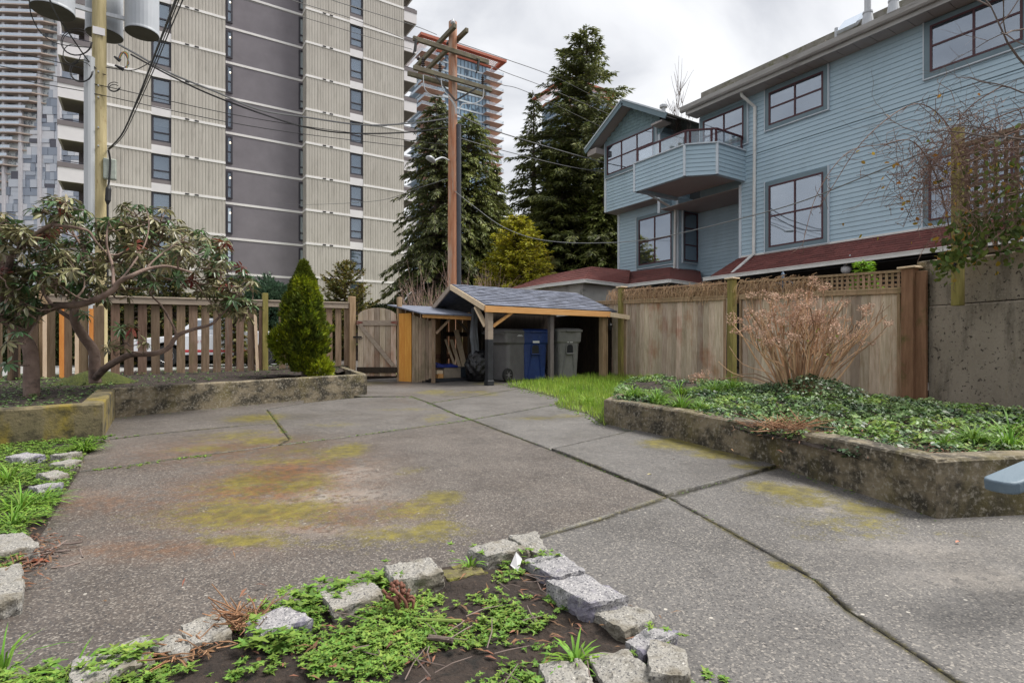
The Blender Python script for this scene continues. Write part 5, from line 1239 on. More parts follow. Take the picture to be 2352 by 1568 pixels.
mb = MB(O); rows = 12; zsh0 = 8.76
for r in range(rows):
    z0 = zsh0+r*.125; z1 = z0+.13; u = max(0, (za_-.12-z1)/(za_-zg)*(yl-gy)); y0, y1 = gy-u+.05, gy+u-.05; y0 = max(y0, yU0); y1 = min(y1, yU1); y = y0-(.08 if r % 2 else 0)
    while y < y1:
        a, b = max(y, y0), min(y+.155, y1)
        if b-a > .02:
            c = (a+b)/2; q = .03
            mb.add([(HX-.03, a, z0+q), (HX-.03, c, z0-.005), (HX-.03, b, z0+q), (HX-.012, b, z1+.04), (HX-.012, a, z1+.04), (HX-.005, a, z0+q), (HX-.005, c, z0-.005), (HX-.005, b, z0+q)], [(0, 1, 2, 3, 4), (5, 6, 1, 0), (6, 7, 2, 1)])
        y += .162
mb.build('gable_shingles', mat('teal_shingle', (.15, .23, .255), (.19, .275, .30), 6, rough=.8, island=.08), h)
mb = MB(O); mb.add([(HX-.002, yU1, 8.7), (HX-.002, yU0, 8.7), (HX-.002, yr_+.4, zg-.1), (HX-.002, gy, za_-.13), (HX-.002, yl-.4, zg-.1)], [(0, 4, 3, 2, 1)]); mb.build('gable_wall', m_trim, h)
# downspouts
def spout(pts, m=m_whgut, r=.04, nm='downspout'): mb = MB(O); mb.tube(pts, r, 8); mb.build(nm, m, h, smooth=False)
a = PX(1702, 210, 14.95); b = PX(1734, 246, HX-.06); c = PX(1731, 583, HX-.07); d = PX(1682, 627, 14.1)
spout([a, a+Vector((.05, 0, -.12)), b, c, d, d+Vector((0, 0, -.12))], r=.05)
a = PX(1598, 445, 14.6); b = PX(1551, 482, 15.9); c = PX(1549, 618, 15.9); d = PX(1574, 642, 14.9)
spout([PX(1480, 440, 14.3), PX(1505, 455, 14.9), b, c, d, d+Vector((0, 0, -.1))], r=.045)
# skirt roofs
def shroof(mb, p0, p1, p2, p3, rows):
    "quad p0-p1 eave, p3-p2 top; shingle courses"
    for r in range(rows):
        a0 = p0.lerp(p3, r/rows); a1 = p1.lerp(p2, r/rows); b0 = p0.lerp(p3, min(1, (r+1.1)/rows)); b1 = p1.lerp(p2, min(1, (r+1.1)/rows)); n = (p1-p0).cross(p3-p0).normalized(); n = n if n.z > 0 else -n
        L_ = (a1-a0).length; s = -RNG.uniform(0, .2)
        while s < L_:
            w = RNG.choice((.16, .24, .33)); u0, u1 = max(0, s/L_), min(1, (s+w-.006)/L_)
            if u1 > u0:
                lf = RNG.uniform(.010, .018); mb.slab([a0.lerp(a1, u0)+n*lf, a0.lerp(a1, u1)+n*lf, b0.lerp(b1, u1)+n*.004, b0.lerp(b1, u0)+n*.004], .008)
            s += w
    mb.slab([p0, p1, p2, p3][::1 if (p1-p0).cross(p3-p0).z > 0 else -1], .03)
V3 = Vector
xs_, zs_ = 13.9, 3.13; yh = 10.85
mb = MB(O); shroof(mb, V3((xs_, yW0, zs_)), V3((xs_, yh, zs_)), V3((HX, yh+.0, zl0)), V3((HX, yW0, zl0)), 9)
shroof(mb, V3((xs_, yh, zs_)), V3((17.0, 12.6, zs_+.05)), V3((17.0, yh+.3, zl0)), V3((HX, yh, zl0)), 8)
sk = mb.build('skirt_roof', m_redsh, h)
mb = MB(O); mb.box((HX-.06, yW0, zl0+.0), (HX-.017, yMain-.02, zl0+.05)); mb.build('flashing', m_whgut, sk)
def gutter(pts, m, par, z):
    mb = MB(O)
    for a, b in zip(pts, pts[1:]): mb.beam((a[0], a[1], z+.02), (b[0], b[1], z+.02), .11, .09); mb.beam((a[0], a[1], z+.065), (b[0], b[1], z+.065), .14, .02)
    mb.build('gutter', m, par)
gutter([(xs_-.06, yW0), (xs_-.06, yh+.05), (15.0, yh+.7)], m_whgut, sk, zs_-.05)
A_, B_, C_, D_, E_ = V3((10.8, 14.6, 3.1)), V3((11.03, 13.0, 3.1)), V3((13.05, 13.3, 3.1)), V3((13.16, 11.63, 3.1)), V3((15.0, 11.9, 3.1))
PK = V3((12.5, 14.4, 3.80)); RE = V3((14.2, 14.35, 3.80)); A2 = V3((10.9, 18.0, 3.1)); PK2 = V3((12.6, 17.0, 3.8)); W1 = V3((16.0, 16.8, 4.1)); W2 = V3((16.0, 14.1, 4.03)); W3_ = V3((17.0, 13.7, 3.95))
mb = MB(O); shroof(mb, B_, C_, RE, PK, 7); shroof(mb, V3((10.8, 14.61, 3.1)), B_, PK, PK+V3((0, .05, 0)), 7); shroof(mb, A2, A_, PK, PK2, 7)
mb.slab([PK, RE, W1, PK2], .03)
shroof(mb, C_, D_, V3((16.0, 14.0, 4.03)), V3((16.0, 16.2, 4.1)), 8) if False else None
mb.slab([C_, V3((16.0, 16.2, 4.1)), W1, RE][::-1], .03)
shroof(mb, C_, D_, W2, V3((16.0, 16.2, 4.1)), 8); shroof(mb, D_, E_, V3((17.0, 13.6, 3.9)), W2, 7)
sk2 = mb.build('porch_roof', m_redsh, h)
gutter([A2, A_, B_, C_, D_, E_], m_whgut, sk2, 3.06)
mb = MB(O)
mb.add([(x, y, z) for z in (.5, 3.05) for x, y in ((11.08, 18), (11.08, 14.6), (11.25, 13.35), (16, 13.6), (16, 18))], [(0, 1, 6, 5), (1, 2, 7, 6), (2, 3, 8, 7), (5, 6, 7, 8, 9), (3, 4, 9, 8), (4, 0, 5, 9)]); mb.build('porch_wall', m_stuc, h)
mb = MB(O); mb.box((15.3, yW0, .5), (15.39, yMain, zs_-.0)); mb.box((15.39, yMain, .5), (16.9, 13.5, 3.1)); mb.build('carport_wall', m_eave_shade, h)  # wall colour carries the shade beneath the eaves
mb = MB(O); mb.box((xs_+.02, yW0, zs_-.13), (15.3, yMain+.2, zs_-.11)); mb.slab([(13.2, 11.7, 3.0), (15, 11.9, 3.0), (16, 13.5, 3.0), (13.1, 13.3, 3.0)], .02); mb.build('skirt_soffit', m_eave_shade, h)  # undersides painted with the same eave shade
q = PX(1943, 618, 14.0); t = thing('dish_lamp', q, 'round pale lamp dome under the red skirt roof, behind the bright green seedling', 'lamp'); mb = MB(q); mb.lathe(q, [(0, -.11), (.08, -.09), (.11, -.03), (.11, .03), (.05, .10)], 16); mb.tube([q+Vector((0, 0, .1)), q+Vector((.2, 0, .35))], .02); mb.build('dome', mat('lamp_pale', (.5, .5, .52), rough=.4), t, smooth=True)
# ================= power poles =================
m_pole_r = mat('reddish_pole', (.36, .14, .07), (.52, .26, .15), 4, (6, 6, .5), rough=.85, bump=.006, bscale=14, layers=[((.42, .33, .27), 2.4, .50, .62, (2, 2, .25), .8), ((.10, .06, .04), 14, .60, .70, (2, 2, .3))])
m_pole_y = mat('yellowish_pole', (.36, .30, .15), (.50, .42, .24), 4, (5, 5, .4), rough=.85, bump=.004, bscale=14, layers=[((.24, .16, .07), 7, .58, .72, (2, 2, .6), .8)])
m_arm = mat('mossy_crossarm', (.10, .085, .06), (.20, .175, .12), 6, (1, 4, 4), rough=.9, layers=[((.20, .20, .11), 3, .5, .7)])
m_insul = mat('brown_insulator', (.03, .018, .018), rough=.3)
m_tank = mat('transformer_grey', (.34, .365, .40), (.42, .445, .48), 1.5, rough=.5)
m_tankb = mat('transformer_base', (.045, .042, .03), (.07, .065, .05), 3, rough=.9)
m_cable = mat('cable_black', (.012, .012, .014), rough=.6)
m_cableg = mat('cable_grey', (.16, .165, .17), rough=.6)
m_steel = mat('conduit_grey', (.38, .40, .42), (.46, .48, .50), 3, (3, 3, .3), rough=.5)
m_navy = mat('conduit_dark', (.035, .037, .048), (.055, .057, .07), 3, rough=.5)
YP = 15.5
PR = Vector((PY(1040, 0, YP).x, YP, .45)); zT = PY(1040, 52, YP).z
t = thing('power_pole', PR, 'reddish wooden power pole with two crossarms, behind the bin shelter', 'power pole'); O = PR.copy()
mb = MB(O); mb.tube([PR, PR+UP*4, Vector((PR.x, PR.y, zT))], [.165, .15, .125], 18); mb.build('shaft', m_pole_r, t, smooth=False)
mb = MB(O); q = PR+Vector((.14, -.10, 0)); mb.tube([q, Vector((q.x, q.y, PY(1050, 290, YP).z))], .085, 12); mb.build('conduit', m_navy, t)
zu = PY(1030, 123, YP).z; zl_ = PY(1040, 190, YP).z; xa_, xb_ = PY(949, 0, YP-.2).x, PY(1122, 0, YP-.2).x
for z, dy, nm in ((zu, -.2, 0), (zl_, -.22, 1), (zl_-.0, .20, 2)):
    mb = MB(O); mb.beam((xa_, YP+dy, z), (xb_+(.1 if nm else 0), YP+dy, z), .09, .13); mb.build('crossarm', m_arm, t, bevel=.006)
zd = PY(1040, 84, YP).z
for dx in (-.2, .2):
    mb = MB(O); mb.beam((PR.x+dx, 14.95, zd), (PR.x+dx, 17.9, zd), .10, .13); mb.build('crossarm', m_arm, t, bevel=.006)
mb = MB(O)
for s in (-1, 1): mb.beam((PR.x, YP-.18, zl_-.62), (PR.x+s*.75, YP-.26, zl_-.05), .012, .05)
mb.build('arm_brace', m_iron, t)
def insul(x, y, z, h=.26, r=.055):
    mb = MB(O); pr = [(.02, 0)]
    for k in range(4): zz = .05+k*(h-.06)/4; pr += [(.03, zz), (r, zz+.012), (.03, zz+.03)]
    pr += [(.03, h), (.0, h+.01)]; mb.lathe((x, y, z), pr, 12); mb.build('insulator', m_insul, t)
for px, z in ((971, zl_+.06), (1010, zl_+.06), (1108, zl_+.06)): insul(PY(px, 0, YP-.2).x, YP-.22, z, .30)
for px, z in ((953, zu-.42), (1097, zu-.42)): 
    x = PY(px, 0, YP-.3).x; mb = MB(O); mb.beam((x, YP-.3, z), (x+.04, YP-.3, z+.36), .05, .07); mb.tube([(x-.05, YP-.32, z-.1), (x+.02, YP-.32, z+.3)], .025, 6); mb.tube([(x, YP-.3, z+.36), (x, YP-.2, z+.45)], .012, 5); mb.build('fuse_cutout', m_iron, t)
for (y, dx) in ((15.1, -.2), (16.2, .2), (17.6, -.2)):
    mb = MB(O); mb.lathe((PR.x+dx, y, zd+.065), [(.02, 0), (.02, .06), (.07, .07), (.075, .11), (.04, .16), (.03, .19), (0, .2)], 12); mb.build('insulator', mat('glass_insulator', (.5, .52, .55), rough=.3) if y == 15.1 else m_insul, t)
def crv(pts, n=8):
    "smooth curve through places"
    P = [Vector(p) for p in pts]; out = []
    for i in range(len(P)-1):
        p0, p1, p2, p3 = P[max(i-1, 0)], P[i], P[i+1], P[min(i+2, len(P)-1)]
        for k in range(n):
            u = k/n; out.append(.5*((2*p1)+(p2-p0)*u+(2*p0-5*p1+4*p2-p3)*u*u+(3*p1-p0-3*p2+p3)*u**3))
    return out+[P[-1]]
mb = MB(O); yy = YP-.3
for pts in ([(972, 172), (976, 205), (995, 220), (1030, 226), (1044, 244), (1047, 262)], [(1013, 180), (1017, 205), (1032, 222), (1046, 242), (1050, 262)], [(1111, 205), (1108, 226), (1090, 238), (1062, 240), (1053, 262)]):
    mb.tube(crv([PY(a, b, yy) for a, b in pts]), .016, 6)
mb.build('riser_cable', m_steel, t)
sl_p = PY(996, 373, YP-1.0); mb = MB(O); mb.tube(crv([Vector((PR.x-.12, YP, PY(1028, 368, YP).z)), PY(1015, 362, YP-.6), sl_p+UP*.03]), .025, 8); la = mb.build('lamp_arm', m_steel, t)
mb = MB(O); d_ = (sl_p-Vector((PR.x, YP, sl_p.z))).normalized(); mb.loft([[sl_p+d_*a+Vector((-d_.y, d_.x, 0))*w*c+UP*(h*s_+.02) for c, s_ in ((1, 0), (.5, 1), (-.5, 1), (-1, 0), (-.6, -.6), (.6, -.6))] for a, w, h in ((-.05, .04, .04), (.12, .10, .07), (.3, .11, .07), (.42, .05, .03))]); mb.build('lamp_head', m_steel, la, smooth=True)

PLp = Vector((PY(228, 0, YP).x, YP, .45)); t = thing('power_pole', PLp, 'pale yellowish wooden power pole carrying grey transformers, behind the left fence', 'power pole'); O = PLp.copy()
mb = MB(O); mb.tube([PLp, PLp+UP*5, PLp+UP*11], [.155, .138, .125], 18); mb.build('shaft', m_pole_y, t)
q = Vector((PY(206, 0, YP-.1).x, YP-.08, 0)); mb = MB(O); mb.tube([Vector((q.x, q.y, .45)), Vector((q.x, q.y, PY(206, 132, YP-.1).z))], .105, 14); mb.build('conduit', m_steel, t)
mb = MB(O)
for py in (165, 197, 224, 293, 335): c = PY(226, py, YP-.16); mb.lathe((c.x, YP-.10, c.z), [(.035, 0), (.035, .02), (.015, .03), (.015, .09)], 8, (0, -1, .0))
mb.build('bolts', m_galv, t)
c = PY(227, 71, YP-.16); mb = MB(O); mb.cbox((c.x, YP-.145, c.z), .22, .02, .16); mb.build('tag_plate', m_whp, t)
for px, py, r, dy in ((121, 27, .385, -.05), (326.5, 78, .335, -.05), (240, 82, .36, .55)):
    c = PY(px, py, YP+dy); tr = MB(O); cc = Vector((c.x, c.y, c.z)); tr.lathe(cc, [(r, .03), (r*1.01, .0), (r*1.02, .02), (r, .06), (r, 1.1), (r*1.04, 1.12), (r*.9, 1.25), (.05, 1.32)], 28); tk = tr.build('transformer', m_tank, t, smooth=False)
    mb = MB(O); mb.lathe(cc, [(0, -.004), (r*.985, -.004), (r*.985, .02)], 28); mb.build('base', m_tankb, tk)
    mb = MB(O); d_ = Vector((PLp.x-cc.x, PLp.y-cc.y, 0)); mb.beam(cc+UP*.25, cc+d_*.85+UP*.25, .06, .08); mb.beam(cc+UP*.95, cc+d_*.85+UP*.95, .06, .08); mb.build('bracket', m_galv, tk)
    mb = MB(O)
    for a in (2.2, 3.6): mb.lathe(cc+Vector((math.cos(a)*r*.55, math.sin(a)*r*.55, 1.2)), [(.03, 0), (.06, .05), (.03, .09), (.055, .14), (.03, .2)], 10)
    mb.build('bushing', m_insul, tk)
c = PY(252, 387, YP-.2); mb = MB(O); mb.cbox((c.x, YP-.12, c.z), .24, .12, .46); mb.build('junction_box', mat('box_green', (.28, .32, .28), (.40, .43, .38), 12, rough=.4), t, bevel=.02)
mb = MB(O); mb.tube(crv([PY(249, 345, YP-.25), PY(253, 370, YP-.2), PY(251, 410, YP-.2), PY(249, 425, YP-.2)]), .02, 6); a = PY(250, 425, YP-.22); b = PY(247, 470, YP-.22); mb.tube([a, a.lerp(b, .2), a.lerp(b, .8), b, Vector((b.x, b.y, b.z-2))], [.02, .055, .055, .02, .02], 8); mb.build('cable_joint', m_cable, t)
mb = MB(O)
for cx, cy, rx, ry, n_ in ((176, 97, 36, 31, 2), (187, 163, 27, 26, 2), (262, 200, 14, 11, 2), (165, 125, 20, 22, 1)):
    for k in range(n_):
        P = [PY(cx+math.cos(a)*(rx-k*3), cy+math.sin(a)*(ry-k*3.5)+k*2, YP-.25) for a in [i*2*math.pi/22 for i in range(20+k)]]; mb.tube(P, .008, 4, cap=False)
for pts in ([(273, 101), (290, 120), (288, 150), (300, 168), (308, 150), (296, 128), (306, 122)],): pass
mb.build('cable_coils', m_cable, t)
mb = MB(O)
cols_ = (('blue', (.05, .12, .17)), ('orange', (.55, .13, .05)), ('yellow', (.5, .35, .07)), ('green', (.12, .2, .1)))
for k, (nm, cc_) in enumerate(cols_):
    mb = MB(O); o_ = k*2.2; mb.tube(crv([PY(272+o_*.4, 135, YP-.3), PY(278+o_, 122-o_*.4, YP-.3), PY(288+o_, 126, YP-.3), PY(296-o_*.5, 146, YP-.3), PY(286+o_, 156, YP-.3)]), .012, 5); mb.build('splice_wire', mat(nm+'_wire', cc_, rough=.5), t)
mb = MB(O); 
for a, b in (((262, 130), (276, 140)), ((264, 150), (284, 160))): mb.tube([PY(*a, YP-.3), PY(*b, YP-.3)], [.02, .045], 6)
mb.build('cable_joint', m_cable, t)

# ---- wires
def wire(pts, r, label, m=m_cable, n=10):
    "pts: (px, py, depth)"
    P = crv([PD(*p) for p in pts], n); mb = MB(P[0]); mb.tube(P, r, 5, cap=False); return tag(mb.build('wire', m), label, 'wire', 'overhead wires')
dl, dr = 12.45, 17.2
wire([(600,-30,13),(668,0,14.2),(810,44,15.8),(947,96,17.2)], .009, 'thin wire reaching the left end of the upper crossarm of the reddish pole')
wire([(700,-30,13),(762,0,14),(835,23,15),(950,59,17),(1003,80,17.8)], .010, 'highest wire, ending on the slanting top arm of the reddish pole')
wire([(560,0,13.2),(700,41,14.8),(835,82,16),(947,114,17.2)], .007, 'faint wire crossing the tower just under the crossarm line')
wire([(1050,98,17.6),(1164,137,19.5),(1287,183,21.8),(1440,262,24)], .011, 'upper thin wire running from the reddish pole to the tall spruce')
wire([(1116,146,17.3),(1165,168,18.5),(1261,204,21),(1440,280,24)], .010, 'middle thin wire running from the reddish pole to the tall spruce')
wire([(1112,180,17.3),(1153,195,18.5),(1223,217,20.5),(1440,320,24.4)], .010, 'lowest of the three thin wires between the reddish pole and the spruce')
wire([(1050,262,17.2),(1132,299,18.5),(1281,344,20.8),(1388,374,22.6)], .018, 'grey service wire from the reddish pole to the left corner of the blue house', m_cableg)
wire([(1052,316,17.2),(1152,345,18.8),(1299,381,21),(1392,396,22.6)], .013, 'second grey service wire, lower, ending at the blue house corner', m_cableg)
wire([(1042,437,17.2),(1090,475,16.8),(1150,518,16.2),(1220,546,15.5),(1300,557,14.5),(1397,557.5,13.4),(1473,552,12.5),(1550,538.5,11.5),(1678,508,10),(1828,467,8.6),(1997,401,7.4),(2150,338,6.5)], .009, 'long sagging wire dipping across the blue house to the trellis', m_cableg)
wire([(272,102,dl),(310,123,12.6),(395,170,13),(498,212,13.5),(595,252,14.2),(700,269,15),(835,287,15.8),(947,283,16.6),(1029,272,dr)], .022, 'upper thick pale cable bundle sagging between the two poles', m_cableg)
wire([(300,125,dl),(395,176,13),(490,220,13.5),(607,263.5,14.3),(706,293,15),(803,306,15.6),(929,304.5,16.5),(1029,293,dr)], .020, 'lower thick cable bundle sagging between the two poles')
wire([(-60,98,12),(0,114,12.1),(132,143,12.3),(243,172,12.5)], .010, 'highest of the wires leaving the yellowish pole to the left')
wire([(-60,138,12),(0,152,12.1),(199,189,12.4),(243,199,12.5),(612,277,14.4),(1029,334,dr)], .009, 'thin straight wire just above the lowest one across the dark strip')
wire([(-60,163,12),(0,176,12.1),(199,211,12.4),(243,221,12.5),(612,296,14.4),(1029,348,dr)], .009, 'lowest straight thin wire running past both poles')
wire([(408,-12,6.5),(404,0,6.7),(377,70,8),(351,138,9.3),(316,228,11),(281,307,12),(249,343,12.6)], .016, 'thick black cable coming down steeply to the junction box')
wire([(425,-12,6.5),(420,0,6.7),(388,75,8),(357,152,9.4),(319,238,11.1),(283,312,12),(250,345,12.7)], .008, 'thin cable beside the thick steep black cable, right of it')
wire([(416,-12,6.5),(411,0,6.7),(383,72,8),(354,146,9.4),(317,232,11.1),(279,309,12),(248,343,12.7)], .007, 'thin cable hugging the steep black cable to the junction box')
wire([(66,-10,10.5),(67,0,10.6),(73,38,11),(97,79,11.6),(138,102,12),(211,110,12.3)], .010, 'curved black wire at the top left sweeping past the first transformer')
wire([(112,-10,9.5),(114,0,9.7),(132,38,10.5),(152,67,11),(199,135,12.2),(221,158,12.4)], .014, 'thick wire crossing in front of the leftmost transformer')
wire([(243,155,12.5),(300,162,12.5),(330,152,12.6),(350,138,12.7)], .010, 'short looping wire hanging between the yellowish pole and the steep cable')
wire([(1029,260,17.2),(960,275,16.9),(880,290,16.4),(835,287,16)], .010, 'short wire joining the pale bundle just left of the reddish pole', m_cableg)
wire([(1028,410,17.2),(960,432,19),(860,462,24),(700,470,34),(640,466,40)], .010, 'faint low wire from the reddish pole across the tower panels', m_cableg)

# ================= pickup behind the fence =================
m_wcar = mat('white_paint', (.62, .64, .68), rough=.25, coat=.4); m_redst = mat('red_stripe', (.42, .03, .035), rough=.4); m_under = mat('underbody', (.010, .010, .011), rough=.9)
m_cgl = glass_mat('car_glass', '1c2228', .2, .3); m_rim = mat('rim', (.45, .45, .47), rough=.35, metal=.6)
ty = 21.5; tx0 = .58; tx1 = 3.57; tz0 = .458
t = thing('pickup_truck', (2, ty, tz0), 'white pickup truck with a red side stripe parked in the alley behind the pickets', 'truck'); O = t.location.copy(); Wt = 1.75
def side(pts, y0, y1, inset=0): return [[Vector((x, y0, tz0+z)) for x, z in pts], [Vector((x, y1, tz0+z)) for x, z in pts]]
body = [(-.35, .42), (-.38, .62), (-.30, .88), (.9, 1.02), (2.05, 1.06), (2.06, 1.20), (4.85, 1.22), (4.88, .5), (4.5, .40), (4.0, .40)]
arc = lambda cx, r: [(cx+r*math.cos(a), .38+r*math.sin(a)) for a in [i*math.pi/8 for i in range(0, 9)]]
pts = [(-.35, .42), (-.38, .62), (-.30, .90), (.85, 1.04), (2.35, 1.10), (2.36, 1.22), (4.85, 1.22), (4.88, .5)]+[(4.6, .40)]+arc(tx1, .44)+[(tx0+.6, .40)]+arc(tx0, .44)+[(-.1, .40)]
mb = MB(O); mb.loft(side(pts, ty-.02, ty+Wt)); mb.build('body', m_wcar, t, bevel=.03, seg=2)
cab = [(.80, 1.04), (1.45, 1.62), (2.30, 1.66), (2.45, 1.60), (2.48, 1.08)]
mb = MB(O); mb.loft([[Vector((x, ty+.12+(.10 if z > 1.3 else 0), tz0+z)) for x, z in cab], [Vector((x, ty+Wt-.12-(.10 if z > 1.3 else 0), tz0+z)) for x, z in cab]]); mb.build('cab', m_wcar, t, bevel=.04, seg=2)
mb = MB(O); mb.slab([(1.10, ty+.145, tz0+1.15), (2.30, ty+.145, tz0+1.15), (2.25, ty+.185, tz0+1.56), (1.50, ty+.185, tz0+1.56)], .01); mb.build('side_window', m_cgl, t)
mb = MB(O); mb.box((tx0+.5, ty-.03, tz0+.49), (tx1-.5, ty-.015, tz0+.57)); mb.box((-.2, ty-.035, tz0+.75), (.05, ty-.022, tz0+.83)); mb.build('stripe', m_redst, t)
mb = MB(O); x0 = 1.42; yq = ty-.026
for k, seg in enumerate([[(0, 0), (0, 1), (.7, 0), (.7, 1)], [(0, 1), (.4, 0), (.8, 1)], [(0, 0), (.4, 1), (.8, 0)]]):
    for (a, b) in zip(seg, seg[1:]): mb.beam((x0+k*.13+a[0]*.09, yq, tz0+.80+a[1]*.09), (x0+k*.13+b[0]*.09, yq, tz0+.80+b[1]*.09), .006, .016, (0, 1, 0))
mb.build('lettering', m_redst, t)
mb = MB(O); mb.box((-.2, ty+.15, tz0+.22), (4.7, ty+Wt-.1, tz0+.6)); mb.build('chassis', m_under, t)
for x in (tx0, tx1):
    for y, s in ((ty+.02, -1), (ty+Wt-.05, 1)):
        mb = MB(O); mb.lathe((x, y, tz0+.365), [(.20, -.0), (.33, .0), (.365, -.05), (.365, -.2), (.3, -.22)], 28, (0, s, 0)); w = mb.build('wheel', m_tyre, t); mb = MB(O); mb.lathe((x, y+s*.01*0, tz0+.365), [(0, .005), (.05, .01), (.06, -.02), (.17, -.03), (.21, .004), (.215, -.01)], 24, (0, s, 0)); mb.build('rim', m_rim, w)
mb = MB(O); mb.lathe((-.28, ty+.10, tz0+.78), [(.09, -.02), (.09, .02), (.05, .03)], 12, (-1, -.3, 0)); mb.build('headlight', m_whp, t)
def hR(x, y):
    d = (Vector((x, y))-Vector((FA.x, FA.y))).dot(fn); return -.02+.265*max(0, min(1, (d-.05)/1.35))
rpl_poly = soil_patch('planter_soil', RPL, .23, seed=8, bumpy=.03, hf=hR)
def GRs(px, py, up=0):
    h = .2
    for _ in range(9): q = G(px, py, h); h = hR(q.x, q.y)+up
    return q
# ================= foliage =================
def fol(name, c1, c2, island=.35, hue=.02, trans=.25, rough=.6, spec=.3): return mat(name, c1, c2, 1.2, island=island, hue=hue, trans=trans, rough=rough, spec=spec)
f_spr = fol('spruce_green', (.10, .122, .035), (.21, .228, .068), .45)
f_spr2 = fol('spruce_dark', (.072, .088, .040), (.145, .160, .070), .4)
f_ced = fol('cedar_green', (.115, .148, .032), (.235, .26, .065), .45)
f_arb2 = fol('arborvitae_dark', (.07, .10, .012), (.14, .17, .02), .4)
f_yel = fol('golden_cedar', (.36, .36, .02), (.56, .53, .05), .35)
f_arb = fol('arborvitae', (.14, .19, .012), (.34, .38, .022), .5, .02)
f_bsh = fol('blue_green_bush', (.04, .085, .055), (.08, .135, .07), .4)
f_brn = fol('bronze_conifer', (.12, .095, .024), (.20, .165, .04), .4)
f_hdg = fol('hedge', (.020, .034, .010), (.045, .06, .014), .5)
f_rho = fol('rhododendron_leaf', (.10, .10, .04), (.27, .245, .13), .55, .025, .15, .35, .5)
f_rhg = fol('rhododendron_green', (.055, .115, .045), (.12, .20, .08), .4, .02, .15, .35, .5)
f_red = fol('dead_red_leaf', (.14, .030, .022), (.22, .06, .035), .4)
f_ivy = fol('ivy', (.07, .14, .04), (.17, .26, .085), .5, .02, .15, .45)
f_ivyd = fol('ivy_dark', (.035, .075, .032), (.085, .145, .06), .5, .02, .1, .4)
f_grs = fol('grass_blade', (.16, .30, .025), (.36, .48, .08), .35)
f_tuft = fol('tuft_blade', (.085, .20, .018), (.24, .40, .05), .35)
f_weed = fol('seedling', (.10, .20, .03), (.22, .33, .06), .4, .025)
f_lime = fol('lime_seedling', (.20, .38, .03), (.30, .50, .05), .3)
f_dry = fol('dried_flower', (.44, .28, .20), (.68, .50, .39), .4, .01, .2, .9)
f_vine = fol('vine_leaf', (.065, .10, .02), (.15, .19, .04), .5, .03)
f_aut = fol('autumn_leaf', (.30, .15, .03), (.42, .26, .04), .4, .03)
m_bark = mat('bark', (.075, .055, .045), (.14, .11, .09), 5, (3, 3, .6), rough=.95, bump=.01, bscale=18)
m_rbark = mat('rhododendron_bark', (.13, .085, .068), (.26, .185, .15), 7, rough=.9, bump=.006, bscale=40, layers=[((.25, .19, .16), 9, .55, .7, (1, 1, 1), .7), ((.05, .035, .03), 4, .56, .7)])
m_moss = mat('moss_mound', (.030, .040, .006), (.080, .095, .012), 14, rough=1, bump=.03, bscale=60)
m_hstem = mat('hydrangea_stem', (.32, .18, .10), (.60, .41, .26), 8, (1, 1, .3), rough=.85, island=.5)
m_twig = mat('bare_twig', (.115, .085, .075), (.20, .155, .135), 9, rough=.9, island=.25)
m_bram = mat('bramble', (.13, .075, .06), (.25, .16, .12), 9, rough=.85, island=.3)

def conifer(name, base, H, Rr, n_wh, mats, label, cat, lf=(.30, .11), droop=.35, seed=1, low=.08, per=9, dens=1.0, asym=None, gap=.18, sprig=10, curve=0.0, pw=.80):
    r = random.Random(seed); t = thing(name, base, label, cat); O = t.location.copy(); base = Vector(base)
    mb = MB(O); mb.tube([base-UP*.3, base+UP*H*.5+Vector((r.uniform(-.1, .1), r.uniform(-.1, .1), 0)), base+UP*H*.97], [H*.016+.04, H*.010+.02, .015], 8); mb.build('trunk', m_bark, t)
    L1 = Leaves(); L2 = Leaves(); bm = MB(O)
    for w in range(n_wh):
        h = low+(1-low)*(w+r.random()*.7)/n_wh; prof = (1-h)**pw
        if h > .9: prof = max(prof, .04)
        for k in range(per):
            if r.random() < gap: continue
            a = r.uniform(0, 6.283); Lb = Rr*prof*r.uniform(.55, 1.12)
            if asym: Lb *= 1+asym*math.cos(a-2.2)
            if Lb < .1: Lb = .1
            d = Vector((math.cos(a), math.sin(a), 0)); up0 = r.uniform(-.05, .35)+h*.35; P = []
            for i in range(6):
                u = i/5; P.append(base+UP*(H*h+Lb*(up0*u-droop*u*u+curve*u**3))+d*Lb*u)
            bm.tube(P, [.035*prof+.010, .03*prof+.008, .02*prof+.006, .012, .008, .004], 3, cap=False)
            n = max(4, int(Lb*sprig*dens))
            for j in range(n):
                u = (j+r.random())/n; u = u**.75; i = min(4, int(u*5)); p = P[i].lerp(P[i+1], u*5-i); bd = (P[i+1]-P[i]).normalized(); sdv = bd.cross(UP)
                s = r.choice((-1, 1)); wd_ = (1-u)*.55+.25
                for q in range(3):
                    dd = (bd*r.uniform(.5, 1.0)+sdv*s*r.uniform(.2, .9)+UP*r.uniform(-.55, .15)).normalized(); l = lf[0]*r.uniform(.6, 1.25)*(.6+.5*prof)
                    (L1 if r.random() < .6 else L2).add(p+dd*l*.9*q*wd_*.6+rv(r)*.03, dd, (UP+rv(r)*.7).normalized(), l, lf[1]*r.uniform(.6, 1.3))
            (L1).add(P[-1], (P[-1]-P[-2]).normalized(), UP, lf[0]*.9, lf[1])
    for j in range(6): L1.add(base+UP*(H*(.94+.01*j)), (UP+rv(r)*.4).normalized(), rv(r), lf[0]*.8, lf[1]*.6)
    bm.build('branches', m_bark, t)
    L1.build('crown', mats[0], O, t, 'diamond'); L2.build('crown', mats[1], O, t, 'diamond'); return t
def at(px, d, z=.45): q = PD(px, HY, d); return Vector((q.x, q.y, z))
def topH(py, d, z=.45): return CAM.z+(HY-py)/FL*d-z
